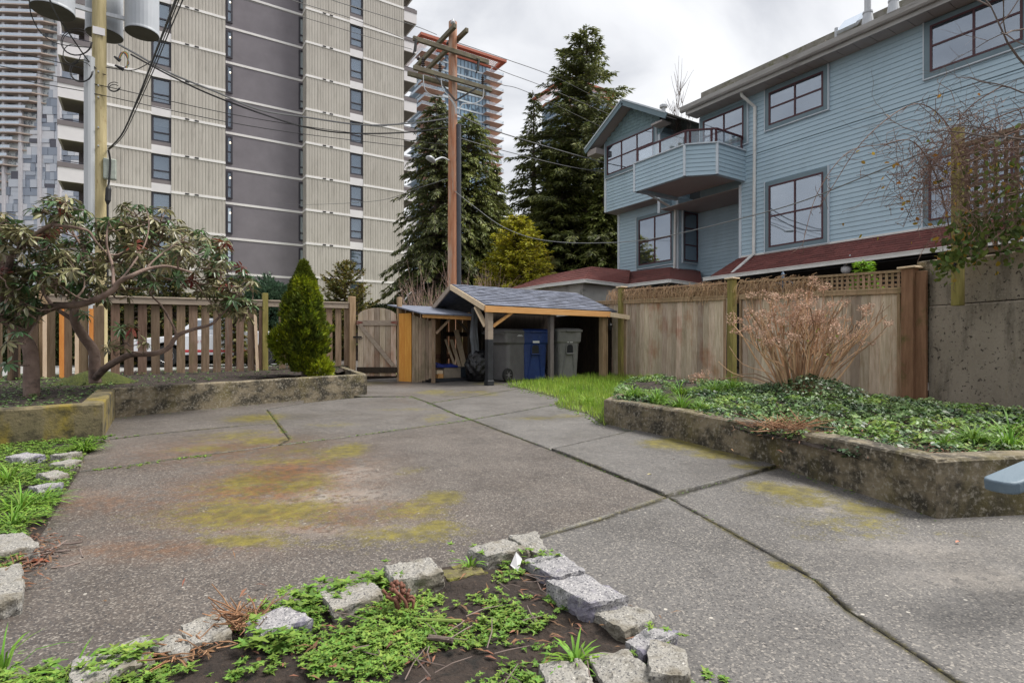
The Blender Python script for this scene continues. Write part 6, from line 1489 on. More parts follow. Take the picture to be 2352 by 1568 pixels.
conifer('spruce_tree', at(1347, 30), topH(66, 30), 6.4, 74, (f_spr, f_spr2), 'tallest dark spruce, rising behind the left corner of the blue house', 'tree', (.36, .085), .30, 3, per=10, sprig=14, low=.10, gap=.25, pw=.62)
conifer('spruce_tree', at(1226, 31), topH(212, 31), 3.3, 52, (f_spr2, f_spr), 'thinner dark spruce with drooping arms, left of the tallest spruce', 'tree', (.34, .08), .45, 5, per=8, gap=.3, sprig=11)
conifer('spruce_tree', at(1292, 29), topH(330, 29), 5.0, 56, (f_spr, f_ced), 'broad green spruce filling the gap in front of the two tall spruces', 'tree', (.34, .085), .35, 8, per=11, sprig=14)
conifer('cedar_tree', at(1003, 26), topH(222, 26), 2.9, 66, (f_spr2, f_spr), 'narrow dark cedar just left of the reddish power pole', 'tree', (.24, .07), .55, 11, per=12, sprig=13, gap=.15, pw=.55)
conifer('cedar_tree', at(1076, 27), topH(262, 27), 3.4, 68, (f_ced, f_spr), 'green feathery cedar just right of the reddish power pole', 'tree', (.26, .07), .55, 12, per=12, sprig=12, gap=.15, pw=.5)
conifer('golden_cedar', at(1188, 23, .45), topH(512, 24), 2.3, 50, (f_yel, fol('golden_olive', (.24, .23, .02), (.38, .34, .04))), 'golden yellow cedar between the reddish pole and the porch roof', 'tree', (.17, .06), .15, 21, per=14, sprig=17, gap=.05, pw=.5)
conifer('hemlock', at(1262, 23.4, .45), topH(585, 23), 1.3, 34, (fol('olive_branch', (.10, .10, .03), (.17, .15, .05)), f_brn), 'olive green shrubby conifer beside the golden cedar', 'tree', (.18, .07), .4, 22, per=10, sprig=12)
conifer('spruce_tree', at(1385, 27), topH(420, 27), 3.0, 44, (f_ced, f_spr), 'lower green spruce pressed against the left end of the blue house', 'tree', (.32, .12), .5, 23, per=12, sprig=11, gap=.1)
conifer('spruce_tree', at(1135, 33), topH(380, 33), 2.8, 40, (f_spr2, f_spr), 'dark conifer behind the golden cedar, lowest of the dark ones', 'tree', (.34, .13), .45, 24, per=12, sprig=10, gap=.1)
conifer('young_fir', at(795, 22), topH(602, 22), 1.7, 24, (f_brn, f_spr), 'small brownish fir behind the fence, to the right of the bright arborvitae', 'tree', (.15, .07), .1, 31, per=11, sprig=20, gap=.1, curve=.25, pw=.6)
conifer('young_fir', at(822, 21.5), topH(650, 21.5), .9, 14, (f_brn, f_spr), 'little brownish fir touching the post by the garden gate', 'tree', (.14, .06), .0, 32, per=7, sprig=20)
for i, (px, d, top, R_, lab) in enumerate(((497, 20, 560, .75, 'bronze orange conifer at the right fringe of the rhododendrons'), (540, 19.5, 640, .7, 'lower bronze conifer behind the fence, next to the round bush'), (300, 20, 600, 2.0, 'wide dark green conifer behind the rhododendrons'), (400, 21, 590, 1.8, 'olive conifer behind the fence post with the pale batten'))):
    conifer('garden_conifer', at(px, d), topH(top, d), R_, 26, (f_brn, f_spr) if i < 2 else (f_hdg, f_brn), lab, 'tree', (.16, .07), .2, 41+i, per=12, sprig=16, gap=.05)
def bush(name, c, rad, n, size, m, label, cat='bush', shape='diamond', seed=0, amp=.25, inner=.55, group=None):
    r = random.Random(seed); c = Vector(c); t = thing(name, (c.x, c.y, c.z-rad[2]), label, cat, group); O = t.location.copy(); L = Leaves()
    for _ in range(n):
        d = rv(r); 
        if d.z < -.5: d.z *= -1
        rr = (inner+(1-inner)*r.random()**.5)*(1+amp*noise.noise(d*2.2+Vector((seed, 0, 0)))*1.6+amp*.5*noise.noise(d*6+Vector((seed, 0, 0))))
        p = c+Vector((d.x*rad[0], d.y*rad[1], d.z*rad[2]))*rr; L.add(p, (d+rv(r)*.8+UP*.4).normalized(), rv(r), size*r.uniform(.6, 1.3), size*.42*r.uniform(.7, 1.3))
    L.build('foliage', m, O, t, shape)
    mb = MB(O)
    for k in range(9): a = k*.7; mb.tube([(c.x+.05*math.cos(a), c.y+.05*math.sin(a), c.z-rad[2]), (c.x+rad[0]*.3*math.cos(a), c.y+rad[1]*.3*math.sin(a), c.z-rad[2]*.3), (c.x+rad[0]*.6*math.cos(a), c.y+rad[1]*.6*math.sin(a), c.z+rad[2]*.35)], [.03, .02, .008], 5)
    mb.build('stems', m_bark, t); return t
q = at(617, 24); bush('round_bush', (q.x, q.y, 2.1), (1.15, 1.15, 1.85), 9000, .16, f_bsh, 'rounded dark blue-green bush behind the fence in front of the grey strip', seed=2, amp=.18)
# hedge behind the truck
L = Leaves(); r = random.Random(6); O = Vector((2, 26.5, .45)); t = thing('hedge', O, 'long dark clipped hedge behind the white pickup', 'hedge')
for _ in range(26000):
    x = r.uniform(-9, 10.5); y = r.choice((r.uniform(25.8, 26.1), r.uniform(25.8, 27.2))); z = .45+(r.uniform(0, 2.6) if y < 26.1 else r.uniform(2.2, 2.7)); z += .25*noise.noise(Vector((x*.8, z, 1))); y += .25*noise.noise(Vector((x*1.3, z*1.3, 5)))
    L.add((x, y, z), (rv(r)+Vector((0, -.7, .4))).normalized(), rv(r), .20, .10)
L.build('foliage', f_hdg, O, t, 'diamond'); mb = MB(O); mb.box((-9, 26.15, .45), (10.5, 27.1, 2.75)); mb.build('dense_core', f_spr2, t)
# bare shrubs behind the shelter
def bare(name, base, n, H, spread, m, label, seed, r0=.012, sub=3, cat='shrub', lean=(0, 0)):
    r = random.Random(seed); base = Vector(base); mb = MB(base)
    for _ in range(n):
        a = r.uniform(0, 6.283); s = spread*r.random()**.6; b = base+Vector((math.cos(a), math.sin(a), 0))*s*.2; h = H*r.uniform(.55, 1); tip = base+Vector((math.cos(a)*s+lean[0]*h, math.sin(a)*s+lean[1]*h, h)); mid = b.lerp(tip, .5)+rv(r)*.12
        P = crv([b, mid, tip], 3); mb.tube(P, [r0, r0*.9, r0*.8, r0*.65, r0*.5, r0*.4, r0*.3], 4, cap=False)
        for _k in range(sub):
            i = r.randint(2, 5); d = (P[-1]-P[i]).normalized(); e = P[i]+(d+rv(r)*.6)*h*r.uniform(.12, .3); mb.tube([P[i], P[i].lerp(e, .5)+rv(r)*.03, e], [r0*.45, r0*.35, r0*.2], 3, cap=False)
    return tag(mb.build(name, m), label, cat)
m_btan = mat('tan_twig', (.30, .19, .15), (.46, .33, .27), 8, rough=.9, island=.3)
bare('bare_shrub', at(985, 18.6), 75, 3.1, 1.0, m_btan, 'bare reddish-tan shrub behind the left slope of the bin shelter roof', 51, .010, 5)
bare('bare_shrub', at(1095, 19.5), 80, 3.2, 1.3, m_btan, 'bare tan shrub between the reddish pole and the golden cedar', 52, .009, 6)
bare('bare_shrub', at(955, 17.5), 30, 2.3, .6, m_twig, 'small grey twiggy shrub above the lean-to roof', 53, .010, 4)
bare('bare_tree', PX(1560, 300, 16.3)-UP*2.0, 6, 4.3, .55, m_twig, 'thin leafless tree rising behind the balcony of the blue house', 54, .020, 12, 'tree')
bare('bare_tree', Vector((PX(1585, 300, 15.3).x, PX(1585, 300, 15.3).y, 6.3)), 16, 2.3, .9, m_twig, 'spray of bare twigs in a pot on the balcony', 55, .012, 5, 'plant')

# ---- arborvitae in the left planter
def arbor(c, H, R_, n, seed, label, lobes=()):
    r = random.Random(seed); c = Vector(c); t = thing('arborvitae', c, label, 'tree'); O = t.location.copy(); L = Leaves(); L2 = Leaves()
    mb = MB(O); mb.tube([c-UP*.1, c+UP*H*.5, c+UP*H*.85], [.045, .03, .01], 8); mb.tube([c, c+Vector((.06, .03, H*.3))], [.03, .02], 6); mb.build('trunk', m_bark, t)
    for _ in range(n):
        h = r.random()**.85; a = r.uniform(0, 6.283)
        prof = (.40+.60*math.sin(min(1, h/.40)*math.pi/2))*(1-max(0, (h-.40)/.60)**1.25)
        R1 = R_*prof*(1.04+.44*noise.noise(Vector((math.cos(a)*1.6, math.sin(a)*1.6, h*5+seed)))+.26*noise.noise(Vector((math.cos(a)*4, math.sin(a)*4, h*14+seed))))
        rr = R1*(.55+.45*r.random()**.35); p = c+Vector((math.cos(a)*rr, math.sin(a)*rr, H*(.04+.96*h))); d = Vector((math.cos(a)*.55, math.sin(a)*.55, .75))+rv(r)*.55
        (L if noise.noise(p*5)+r.uniform(-.3, .3) > .08 else L2).add(p, d.normalized(), rv(r), .085*r.uniform(.6, 1.3), .034*r.uniform(.7, 1.4))
    for (dx, dy, z, rr_, m_) in lobes:
        for _ in range(m_):
            d = rv(r); p = c+Vector((dx, dy, z))+d*rr_*(.5+.5*r.random()**.4)*(1+.3*noise.noise(d*3)); L.add(p, (d+UP*.6+rv(r)*.4).normalized(), rv(r), .08*r.uniform(.6, 1.3), .03)
    L.build('crown', f_arb, O, t, 'diamond'); L2.build('crown', f_arb2, O, t, 'diamond')
q = G(698, 862, .30); sxv = RT
arbor((q.x, q.y, q.z-.02), 1.93, .37, 26000, 3, 'bright yellow-green arborvitae standing in the left planter by the fence', ((RT.x*-.36, RT.y*-.36, .62, .20, 1800), (RT.x*.27, RT.y*.27, .12, .20, 1500), (RT.x*-.30, RT.y*-.30, .42, .18, 900)))

# ---- rhododendrons
def whorl(L, p, d, r, n, l, w):
    "a rosette of drooping leaves round the shoot tip p"
    d = d.normalized(); a = d.orthogonal().normalized(); b = d.cross(a)
    for k in range(n):
        t_ = 2*math.pi*k/n+r.uniform(-.3, .3); o = a*math.cos(t_)+b*math.sin(t_); dr = r.uniform(.1, .8)
        dd = (o+d*(.35-dr)+UP*(-.45*r.random())).normalized(); L.add(p+o*.01, dd, (d*.8+UP*.6+rv(r)*.2).normalized(), l*r.uniform(.7, 1.15), w*r.uniform(.8, 1.15))
BR1 = [  # (px, py, depth) polylines, start radius, end radius
 ([(72,930,6.6),(73,885,6.6),(67,809,6.6),(56,777,6.6),(29,745,6.5),(0,727,6.4),(-60,700,6.2)], .085, .05),
 ([(53,775,6.6),(75,735,6.55),(102,712,6.5),(132,704,6.4),(181,698,6.3),(228,683,6.2),(258,664,6.2),(272,645,6.2),(307,631,6.2),(337,616,6.3),(386,613,6.4),(440,628,6.5)], .052, .012),
 ([(-10,730,6.4),(0,690,6.3),(18,620,6.2),(27,590,6.2),(32,581,6.2),(97,531,6.2),(123,514,6.2),(141,484,6.2),(150,462,6.2)], .045, .012),
 ([(0,665,6.3),(8,600,6.3),(2,540,6.3),(0,519,6.3),(20,505,6.3)], .04, .012),
 ([(123,516,6.2),(176,525,6.2),(202,531,6.3),(223,555,6.3),(250,585,6.4)], .02, .008),
 ([(262,655,6.2),(258,610,6.3),(249,569,6.3),(246,540,6.3),(252,510,6.4)], .018, .007),
 ([(337,616,6.3),(360,590,6.4),(400,560,6.6),(430,545,6.7)], .012, .006),
 ([(272,645,6.2),(300,610,6.3),(330,560,6.5),(340,510,6.6),(333,470,6.6)], .012, .005)]
BR2 = [
 ([(217,880,7.6),(217,853,7.6),(214,809,7.6),(190,774,7.5),(170,736,7.4),(172,700,7.4),(176,686,7.4),(190,650,7.3),(217,616,7.2),(255,596,7.2),(300,580,7.2)], .075, .02),
 ([(220,868,7.6),(240,845,7.5),(263,830,7.4),(301,812,7.3),(351,812,7.2),(389,798,7.2),(407,774,7.2),(439,760,7.2),(483,745,7.2),(504,727,7.3),(520,712,7.3)], .050, .010),
 ([(407,778,7.2),(400,754,7.2),(372,707,7.2),(345,678,7.2),(330,650,7.2)], .018, .007),
 ([(217,616,7.2),(190,570,7.2),(170,540,7.2),(160,510,7.2)], .02, .008),
 ([(255,596,7.2),(300,610,7.2),(380,640,7.3),(450,650,7.4),(520,655,7.5),(560,680,7.5)], .018, .006),
 ([(300,580,7.2),(350,560,7.3),(420,590,7.4),(470,580,7.4),(505,545,7.4)], .014, .005),
 ([(170,736,7.4),(120,700,7.3),(80,640,7.2),(60,600,7.1)], .03, .01)]
def rhodo(name, base, branches, label, n_wh, regions, seed, mats):
    r = random.Random(seed); t = thing('rhododendron', base, label, 'shrub'); O = t.location.copy(); nodes = []; mb = MB(O)
    for pts, r0, r1 in branches:
        P = crv([PD(*p)+rv(r)*.012 for p in pts], 5); n = len(P); mb.tube(P, [r0+(r1-r0)*(i/(n-1))+.004*noise.noise(Vector((i*.7, seed, 0))) for i in range(n)], 9)
        nodes += P[n//5 if 'planter' in label or True else 0:]
    mb.build('trunk', m_rbark, t, smooth=True)
    Ls = [Leaves() for _ in mats]; tw_ = MB(O); tips = []
    for _ in range(n_wh):
        reg = r.choices(regions, [q[6] for q in regions])[0]; cx, cy, rx, ry, d0, dd, _w = reg
        a = r.uniform(0, 6.283); k = r.random()**.5; p = PD(cx+rx*k*math.cos(a), cy+ry*k*math.sin(a), d0+dd*r.uniform(-1, 1)); tips.append(p)
    for p in tips:
        nb = min(nodes, key=lambda q: (q-p).length+max(0, q.z-p.z)*1.5); m_ = nb.lerp(p, .5)-UP*.05+rv(r)*.06; P = crv([nb, m_, p], 3)
        if (nb-p).length < 1.1: tw_.tube(P, [.010]*3+[.007]*2+[.005]*2, 4, cap=False); nodes += [P[3], P[5]]
        d = (p-m_).normalized(); u = r.random(); L = Ls[0 if u < .62 else (1 if u < .96 else 2)] if len(Ls) > 2 else Ls[0]
        whorl(L, p, (d+UP*.6), r, r.randint(8, 12), .135, .036)
        if r.random() < .5: whorl(L, p-d*.05, (d+UP*.3), r, r.randint(4, 7), .13, .034)
    tw_.build('twigs', m_rbark, t)
    for L, m in zip(Ls, mats):
        if L.c: L.build('leaves', m, O, t, 'leaf')
b1_ = G(72, 918, .28); b2_ = G(218, 880, .3)
rhodo('rhododendron', (b1_.x, b1_.y, b1_.z), BR1, 'big rhododendron with a thick reddish trunk at the left edge and one long bare arm', 215,
      [(60,600,110,90,6.3,.5,3),(130,640,110,70,6.5,.3,1.6),(135,475,60,25,6.2,.2,.7),(30,690,60,60,6.2,.3,1.0),(320,560,120,70,6.6,.4,1.6),(60,800,60,50,6.0,.2,.25),(20,520,50,40,6.2,.3,.6)], 5, (f_rho, f_rhg, f_red))
rhodo('rhododendron', (b2_.x, b2_.y, b2_.z), BR2, 'rhododendron on the mossy mound with a low arm reaching right along the fence', 300,
      [(260,560,190,75,7.3,.7,3),(400,590,130,80,7.4,.6,2.4),(520,660,65,60,7.5,.4,1.6),(220,680,120,50,7.1,.5,1.0),(485,545,50,20,7.4,.2,.6),(300,500,110,35,7.3,.4,1),(290,780,50,40,6.9,.2,.25),(555,705,30,30,7.5,.2,.4)], 6, (f_rho, f_rhg, f_red))
# hanging green rosettes in front of trunk
def mound(name, P0, rx, ry, h, m, label):
    mb = MB(P0); n = 20; lo = []
    V = [P0+UP*h]; F = []
    for i in range(1, 9):
        for k in range(n):
            a = 2*math.pi*k/n; u = i/8; R_ = 1+.15*noise.noise(Vector((math.cos(a), math.sin(a), 3))); V.append(Vector((P0.x+rx*u*R_*math.cos(a), P0.y+ry*u*R_*math.sin(a), P0.z+h*math.cos(u*math.pi/2)**1.2+.02*noise.noise(Vector((math.cos(a)*u*6, math.sin(a)*u*6, 1)))-.02)))
    for k in range(n): F.append((0, 1+k, 1+(k+1) % n))
    for i in range(7):
        for k in range(n): F.append((1+i*n+k, 1+(i+1)*n+k, 1+(i+1)*n+(k+1) % n, 1+i*n+(k+1) % n))
    mb.add(V, F); return tag(mb.build(name, m, smooth=True), label, 'mound')
q = G(222, 878, .3); mound('moss_mound', Vector((q.x, q.y, q.z)), .55, .45, .20, m_moss, 'dark green mossy mound at the foot of the rhododendron by the fence')

# ---- hydrangea with dried heads
hb = GRs(1835, 903); r = random.Random(9); t = thing('hydrangea', hb, 'leafless hydrangea with many tan stems and dried pinkish-brown flower heads in the right planter', 'shrub'); O = t.location.copy()
st = MB(O); Lh = Leaves(); Ly = Leaves()
def hstem(b, tip, r0, sub):
    mid = b.lerp(tip, .38)+Vector((0, 0, .08))+rv(r)*.09; m2 = b.lerp(tip, .72)+rv(r)*.08; P = crv([b, mid, m2, tip], 3); n = len(P); st.tube(P, [r0*(1-.55*i/(n-1)) for i in range(n)], 5, cap=False)
    if sub:
        for _ in range(r.randint(2, 4)):
            i = r.randint(n//2, n-2); e = P[i]+((P[-1]-P[i]).normalized()*.5+rv(r)*.5+UP*.4)*r.uniform(.12, .3); st.tube([P[i], P[i].lerp(e, .5)+rv(r)*.02, e], [r0*.5, r0*.4, r0*.25], 4, cap=False)
            if r.random() < .36: head(e)
            if r.random() < .4: leafy(P[i])
def head(p):
    R_ = r.uniform(.04, .072)
    for _ in range(46):
        d = rv(r); d.z = d.z*.6+.15; q_ = p+d*R_*r.uniform(.5, 1.1); Lh.add(q_, (d+rv(r)*.7).normalized(), rv(r), .022*r.uniform(.7, 1.4), .019)
def leafy(p):
    if r.random() < .16:
        for _ in range(3): Ly.add(p, (rv(r)+UP*.6).normalized(), rv(r), .035, .018)
for _ in range(95):
    a = r.uniform(0, 6.283); s = r.random()**.55; e = hb+RT*(s*1.0*math.cos(a)+.10)+FW*(s*.55*math.sin(a))+UP*(r.uniform(.85, 1.42)*(1-.28*s*s)); b = hb+RT*(.22*s*math.cos(a)+r.uniform(-.08, .08))+FW*.15*s*math.sin(a)-UP*.05
    hstem(b, e, r.uniform(.006, .016), True)
    if r.random() < .7: head(e)
for e, h_ in (((1612, 862, .0), 1), ((1590, 868, 0), 1), ((1650, 830, 0), 0), ((2030, 735, 0), 0), ((2045, 700, 0), 0), ((1675, 795, 0), 0)):
    p = PD(e[0], e[1], 7.6); hstem(hb-RT*.1, p, .008, False)
    if h_: head(p); head(p+RT*.05+UP*.03); head(p-UP*.05+RT*.04)
st.build('stems', m_hstem, t); Lh.build('flower_heads', f_dry, O, t, 'diamond'); Ly.build('new_leaves', f_lime, O, t, 'diamond')

# ---- creeper and bare tree at the upper right
r = random.Random(12); org = T3(ts(2250), 2.2); t = thing('creeper', org, 'tangle of creeper with green and yellow leaves covering the trellis', 'creeper'); O = t.location.copy(); st = MB(O); Lv = Leaves(); La = Leaves(); Lb = Leaves()
def vine(pts, r0, r1, leaf=.3, m=st): P = crv([PD(*p)+rv(r)*.02 for p in pts], 6); n = len(P); m.tube(P, [r0+(r1-r0)*i/(n-1) for i in range(n)], 4, cap=False); return P
for pts in ([(2190,560,6.1),(2160,420,6.0),(2100,330,5.9),(2030,330,5.8),(1950,350,5.7),(1880,440,5.6),(1840,560,5.5)], [(2230,420,6.1),(2180,300,6),(2120,240,5.9),(2060,260,5.8),(1980,330,5.7),(1905,440,5.7),(1880,470,5.7)],
            [(2352,250,5.6),(2280,280,5.8),(2200,330,6),(2120,360,6.1),(2060,420,6.1)], [(2352,300,5.6),(2260,330,5.8),(2150,370,6),(2080,440,6),(2050,450,6)], [(2352,340,5.7),(2240,350,5.9),(2130,400,6),(2080,520,6.1)], [(2300,200,5.7),(2230,250,5.9),(2170,330,6),(2110,470,6)]): 
    P = vine(pts, .007, .0025)
    for p in P[::2]:
        for _ in range(2):
            e = p+(rv(r)+UP*-.2)*r.uniform(.04, .14); st.tube([p, p.lerp(e, .5)+rv(r)*.01, e], [.003, .0025, .0015], 3, cap=False)
            if r.random() < .35: Lb.add(e, rv(r), rv(r), .02, .015)
for _ in range(900):
    cx, cy = r.choice(((2240, 330), (2180, 330), (2300, 330), (2150, 400), (2230, 500), (2320, 450), (2120, 420))); a = PD(cx+r.gauss(0, 45), cy+r.gauss(0, 45), r.uniform(5.7, 6.3)); d = rv(r); L_ = r.uniform(.12, .42); P = [a, a+d*L_*.4+rv(r)*.03, a+d*L_*.75+rv(r)*.05-UP*.02, a+d*L_-UP*.06]; st.tube(P, [.0035, .003, .0025, .0015], 3, cap=False)
    if r.random() < .5: Lb.add(P[-1], rv(r), rv(r), .022, .016)
for _ in range(760):
    cx, cy, sx_, sy_ = r.choice(((2290, 530, 50, 35), (2225, 540, 25, 32), (2240, 560, 40, 30), (2330, 490, 30, 60), (2172, 600, 14, 22), (2280, 420, 50, 60))); p = PD(cx+r.gauss(0, sx_), cy+r.gauss(0, sy_), r.uniform(5.75, 6.2)); d = (rv(r)*.6-UP*.6).normalized(); n_ = (-FW+rv(r)*.8).normalized()
    (Lv if r.random() < .94 else La).add(p, d, n_, r.uniform(.045, .085), r.uniform(.035, .055))
for _ in range(55): p = PD(r.gauss(2130, 110), r.gauss(400, 90), r.uniform(5.7, 6.1)); La.add(p, (rv(r)-UP*.6).normalized(), (-FW+rv(r)).normalized(), .05, .035)
st.build('stems', m_bram, t); Lv.build('leaves', f_vine, O, t, 'leaf'); La.build('yellow_leaves', f_aut, O, t, 'leaf'); Lb.build('dry_berries', m_rbark, O, t, 'diamond')
bt = MB(PD(2420, 300, 5)); r = random.Random(15)
def grow(p, d, L_, rad, lv):
    P = [p]; dd = d.copy()
    for i in range(5): dd = (dd+rv(r)*.22+UP*.03).normalized(); P.append(P[-1]+dd*L_/5)
    bt.tube(P, [rad*(1-.12*i) for i in range(6)], 5 if rad > .006 else 3, cap=False)
    if lv <= 0: return
    for _ in range(3 if lv > 1 else 4): i = r.randint(2, 5); sd_ = (dd+rv(r)*.95).normalized(); grow(P[i], sd_, L_*r.uniform(.45, .75), rad*.5, lv-1)
for a, b, L_, rad in (((2420, 270, 5.2), (2340, 210, 5.1), .9, .016), ((2400, 60, 5.3), (2300, 40, 5.1), .9, .012), ((2400, 330, 5.4), (2240, 290, 5.2), 1.0, .012), ((2400, 180, 5.3), (2290, 150, 5.2), .9, .013)):
    A3 = PD(*a); grow(A3, (PD(*b)-A3).normalized(), L_, rad, 3)
tag(bt.build('bare_branches', m_twig), 'bare tree branches reaching in at the upper right in front of the blue siding', 'tree')

# ---- small green seedling above the fence
q = onF(1972, 640); t = conifer('seedling_cedar', Vector((q.x+.35, q.y+.1, q.z-.35)), .62, .26, 14, (f_lime, f_lime), 'bright lime green young conifer poking above the cedar fence', 'plant', (.075, .02), .15, 61, per=9, sprig=60)

# ---- ground covers
def scatter(poly, n, fn, r, off=0):
    x0, x1 = min(p[0] for p in poly), max(p[0] for p in poly); y0, y1 = min(p[1] for p in poly), max(p[1] for p in poly); k = 0; tr = 0
    while k < n and tr < n*12:
        tr += 1; x, y = r.uniform(x0, x1), r.uniform(y0, y1)
        if inside((x, y), poly): 
            if fn(x, y): k += 1
def proj(x, y, z):
    v = Vector((x, y, z))-CAM; d = v.dot(FW); return (CX+v.dot(RT)/d*FL, HY-v.z/d*FL, d) if d > .05 else (-1e4, 0, d)
r = random.Random(20)
rp = [(p.x, p.y) for p in rpl_poly]; Li = Leaves(); Ld = Leaves(); Ly2 = Leaves(); hbx, hby = hb.x, hb.y
def ivy(x, y):
    z = gz(x, y)+hR(x, y); px, py, d = proj(x, y, z)
    if px > 2460 or (Vector((x, y))-Vector((FA.x, FA.y))).dot(fn) < .03: return False
    if noise.noise(Vector((x*3.5, y*3.5, 31))) < -.34: return False
    hump = .20*math.exp(-((x-hbx+.30*FW.x)**2+(y-hby+.30*FW.y)**2)/.22)
    if px < 1600 and noise.noise(Vector((x*2, y*2, 0))) > 0: return False
    zz = z+hump+.01+.05*noise.noise(Vector((x*5, y*5, 0)))+r.uniform(-.02, .05); L = Ld if (hump > .05 and r.random() < .9) or noise.noise(Vector((x*3, y*3, 9))) < -.12 else (Ly2 if noise.noise(Vector((x*1.7, y*1.7, 19)))+r.uniform(-.2, .2) > .10 else Li)
    nrm = (UP+rv(r)*.65).normalized(); a = r.uniform(0, 6.283); s = r.uniform(.022, .045)*(1.5 if r.random() < .15 else 1); L.add((x, y, zz), Vector((math.cos(a), math.sin(a), -.15)), nrm, s, s*.85); return True
scatter(rp, 42000, ivy, r)
t = tag(Li.build('ivy_cover', f_ivy, shape='lobed'), kind='stuff'); tag(Ly2.build('weed_cover', f_weed, shape='lobed'), kind='stuff'); tag(Ld.build('ivy_cover', f_ivyd, shape='lobed'), kind='stuff')
# lawn by the shelter
Lg = Leaves(); gp_ = [(p.x, p.y) for p in gr_poly]
def lawn(x, y):
    z = gz(x, y)+.01; a = r.uniform(0, 6.283); h = .075*(1+1.1*noise.noise(Vector((x*5, y*5, 0))))*r.uniform(.4, 1.4); k_ = r.uniform(.2, 1.3); d = Vector((math.cos(a)*k_, math.sin(a)*k_, 1)); Lg.add((x, y, z), d.normalized(), Vector((math.cos(a), math.sin(a), 0)), h+.03, .007); return True
scatter(gp_, 26000, lawn, r)
tag(Lg.build('grass', f_grs, shape='blade', droop=.3), kind='stuff')
# straggling weeds at the lawn edge, in the joints
Lw = Leaves()
def weed(x, y, z, s, n, L=Lw):
    for k in range(n): a = 2*math.pi*k/n+r.uniform(-.4, .4); L.add((x, y, z+r.uniform(0, s*.3)), Vector((math.cos(a), math.sin(a), r.uniform(.0, .7))).normalized(), UP, s*r.uniform(.7, 1.2), s*.75)
def along(pts, n, spread, s0, s1, gap_=.3):
    P = [G(*p) for p in pts]
    for _ in range(n):
        i = r.randrange(len(P)-1); u = r.random(); q = P[i].lerp(P[i+1], u)
        if noise.noise(Vector((q.x*3, q.y*3, 2))) < gap_-.35: continue
        x = q.x+r.gauss(0, spread); y = q.y+r.gauss(0, spread); weed(x, y, gz(x, y), r.uniform(s0, s1), 5)
along([(205,1080),(320,1068),(420,1052),(480,1046)], 90, .022, .007, .020, -.1); along([(230,1010),(360,996)], 20, .02, .01, .02)
along([(857,995),(1082,964)], 60, .012, .006, .014); along([(942,910),(1047,952),(1082,964)], 110, .012, .008, .018, .1); along([(1082,964),(1300,1046),(1532,1141)], 60, .008, .005, .012, .2); along([(1532,1141),(1660,1107),(1786,1072)], 50, .006, .005, .010, .2); along([(1440,998),(1484,984)], 40, .03, .015, .03, -.4)
along([(1273,929),(1340,950),(1388,976)], 90, .05, .012, .03, -.3); along([(236,1006),(260,1000)], 12, .03, .02, .03, -.5); along([(1082,964),(1273,929)], 40, .012, .006, .014, .1); along([(1532,1141),(1700,1225),(1870,1330)], 20, .006, .005, .009, .3)
along([(1150,882),(1210,900),(1280,916)], 80, .06, .015, .03, -.3); along([(1600,1545),(1650,1560)], 8, .03, .015, .025, -.5)
along([(612,940),(664,1008)], 70, .02, .006, .014, -.1); along([(640,1022),(857,995)], 60, .015, .006, .015, .1)
along([(857,995),(1082,964)], 60, .02, .006, .016, 0); along([(842,912),(942,912),(989,926),(1200,891)], 120, .025, .008, .018, 0); along([(1388,976),(1786,1076),(2152,1194)], 60, .02, .006, .014, .1); along([(265,962),(550,934),(842,908)], 50, .02, .006, .014, .1)
tag(Lw.build('joint_weeds', f_weed, shape='lobed'), kind='stuff')
# front bed seedlings
Lf = Leaves(); bp_ = [(p.x, p.y) for p in bed_poly]
def bedw(x, y):
    z = soilz(x, y, .028, .024)+.004; px, py, d = proj(x, y, z); v = noise.noise(Vector((x*3.2, y*3.2, 4)))+.6*noise.noise(Vector((x*9, y*9, 4)))
    den = -.24
    if px > 1180 and py < 1480: den = -.42
    if 900 < px < 1100 and py > 1380: den = -.32
    if px < 900: den = -.05
    if r.random() > max(0, min(1, (v+den+.45)*1.1))**2: return False
    s = r.uniform(.010, .022); weed(x, y, z, s, r.randint(4, 6), Lf)
    for _q in range(r.randint(1, 3)): weed(x+r.gauss(0, .02), y+r.gauss(0, .02), z+r.uniform(0, .02), s*r.uniform(.6, 1.1), 5, Lf)
    return True
scatter(bp_, 2300, bedw, r)
for px, py, n, s in ((745, 1375, 26, .035), (700, 1398, 20, .03), (880, 1345, 22, .03), (650, 1385, 14, .025), (300, 1525, 30, .03), (230, 1545, 26, .03), (600, 1480, 24, .035), (1240, 1290, 14, .022), (1210, 1300, 10, .02), (900, 1338, 10, .03), (1080, 1280, 8, .025), (1520, 1478, 8, .02)):
    q = G(px, py, .04)
    for _ in range(n): weed(q.x+r.gauss(0, .045), q.y+r.gauss(0, .045), q.z+r.uniform(0, .05), s*r.uniform(.6, 1.1), 6, Lf)
tag(Lf.build('bed_seedlings', f_weed, shape='lobed'), kind='stuff')
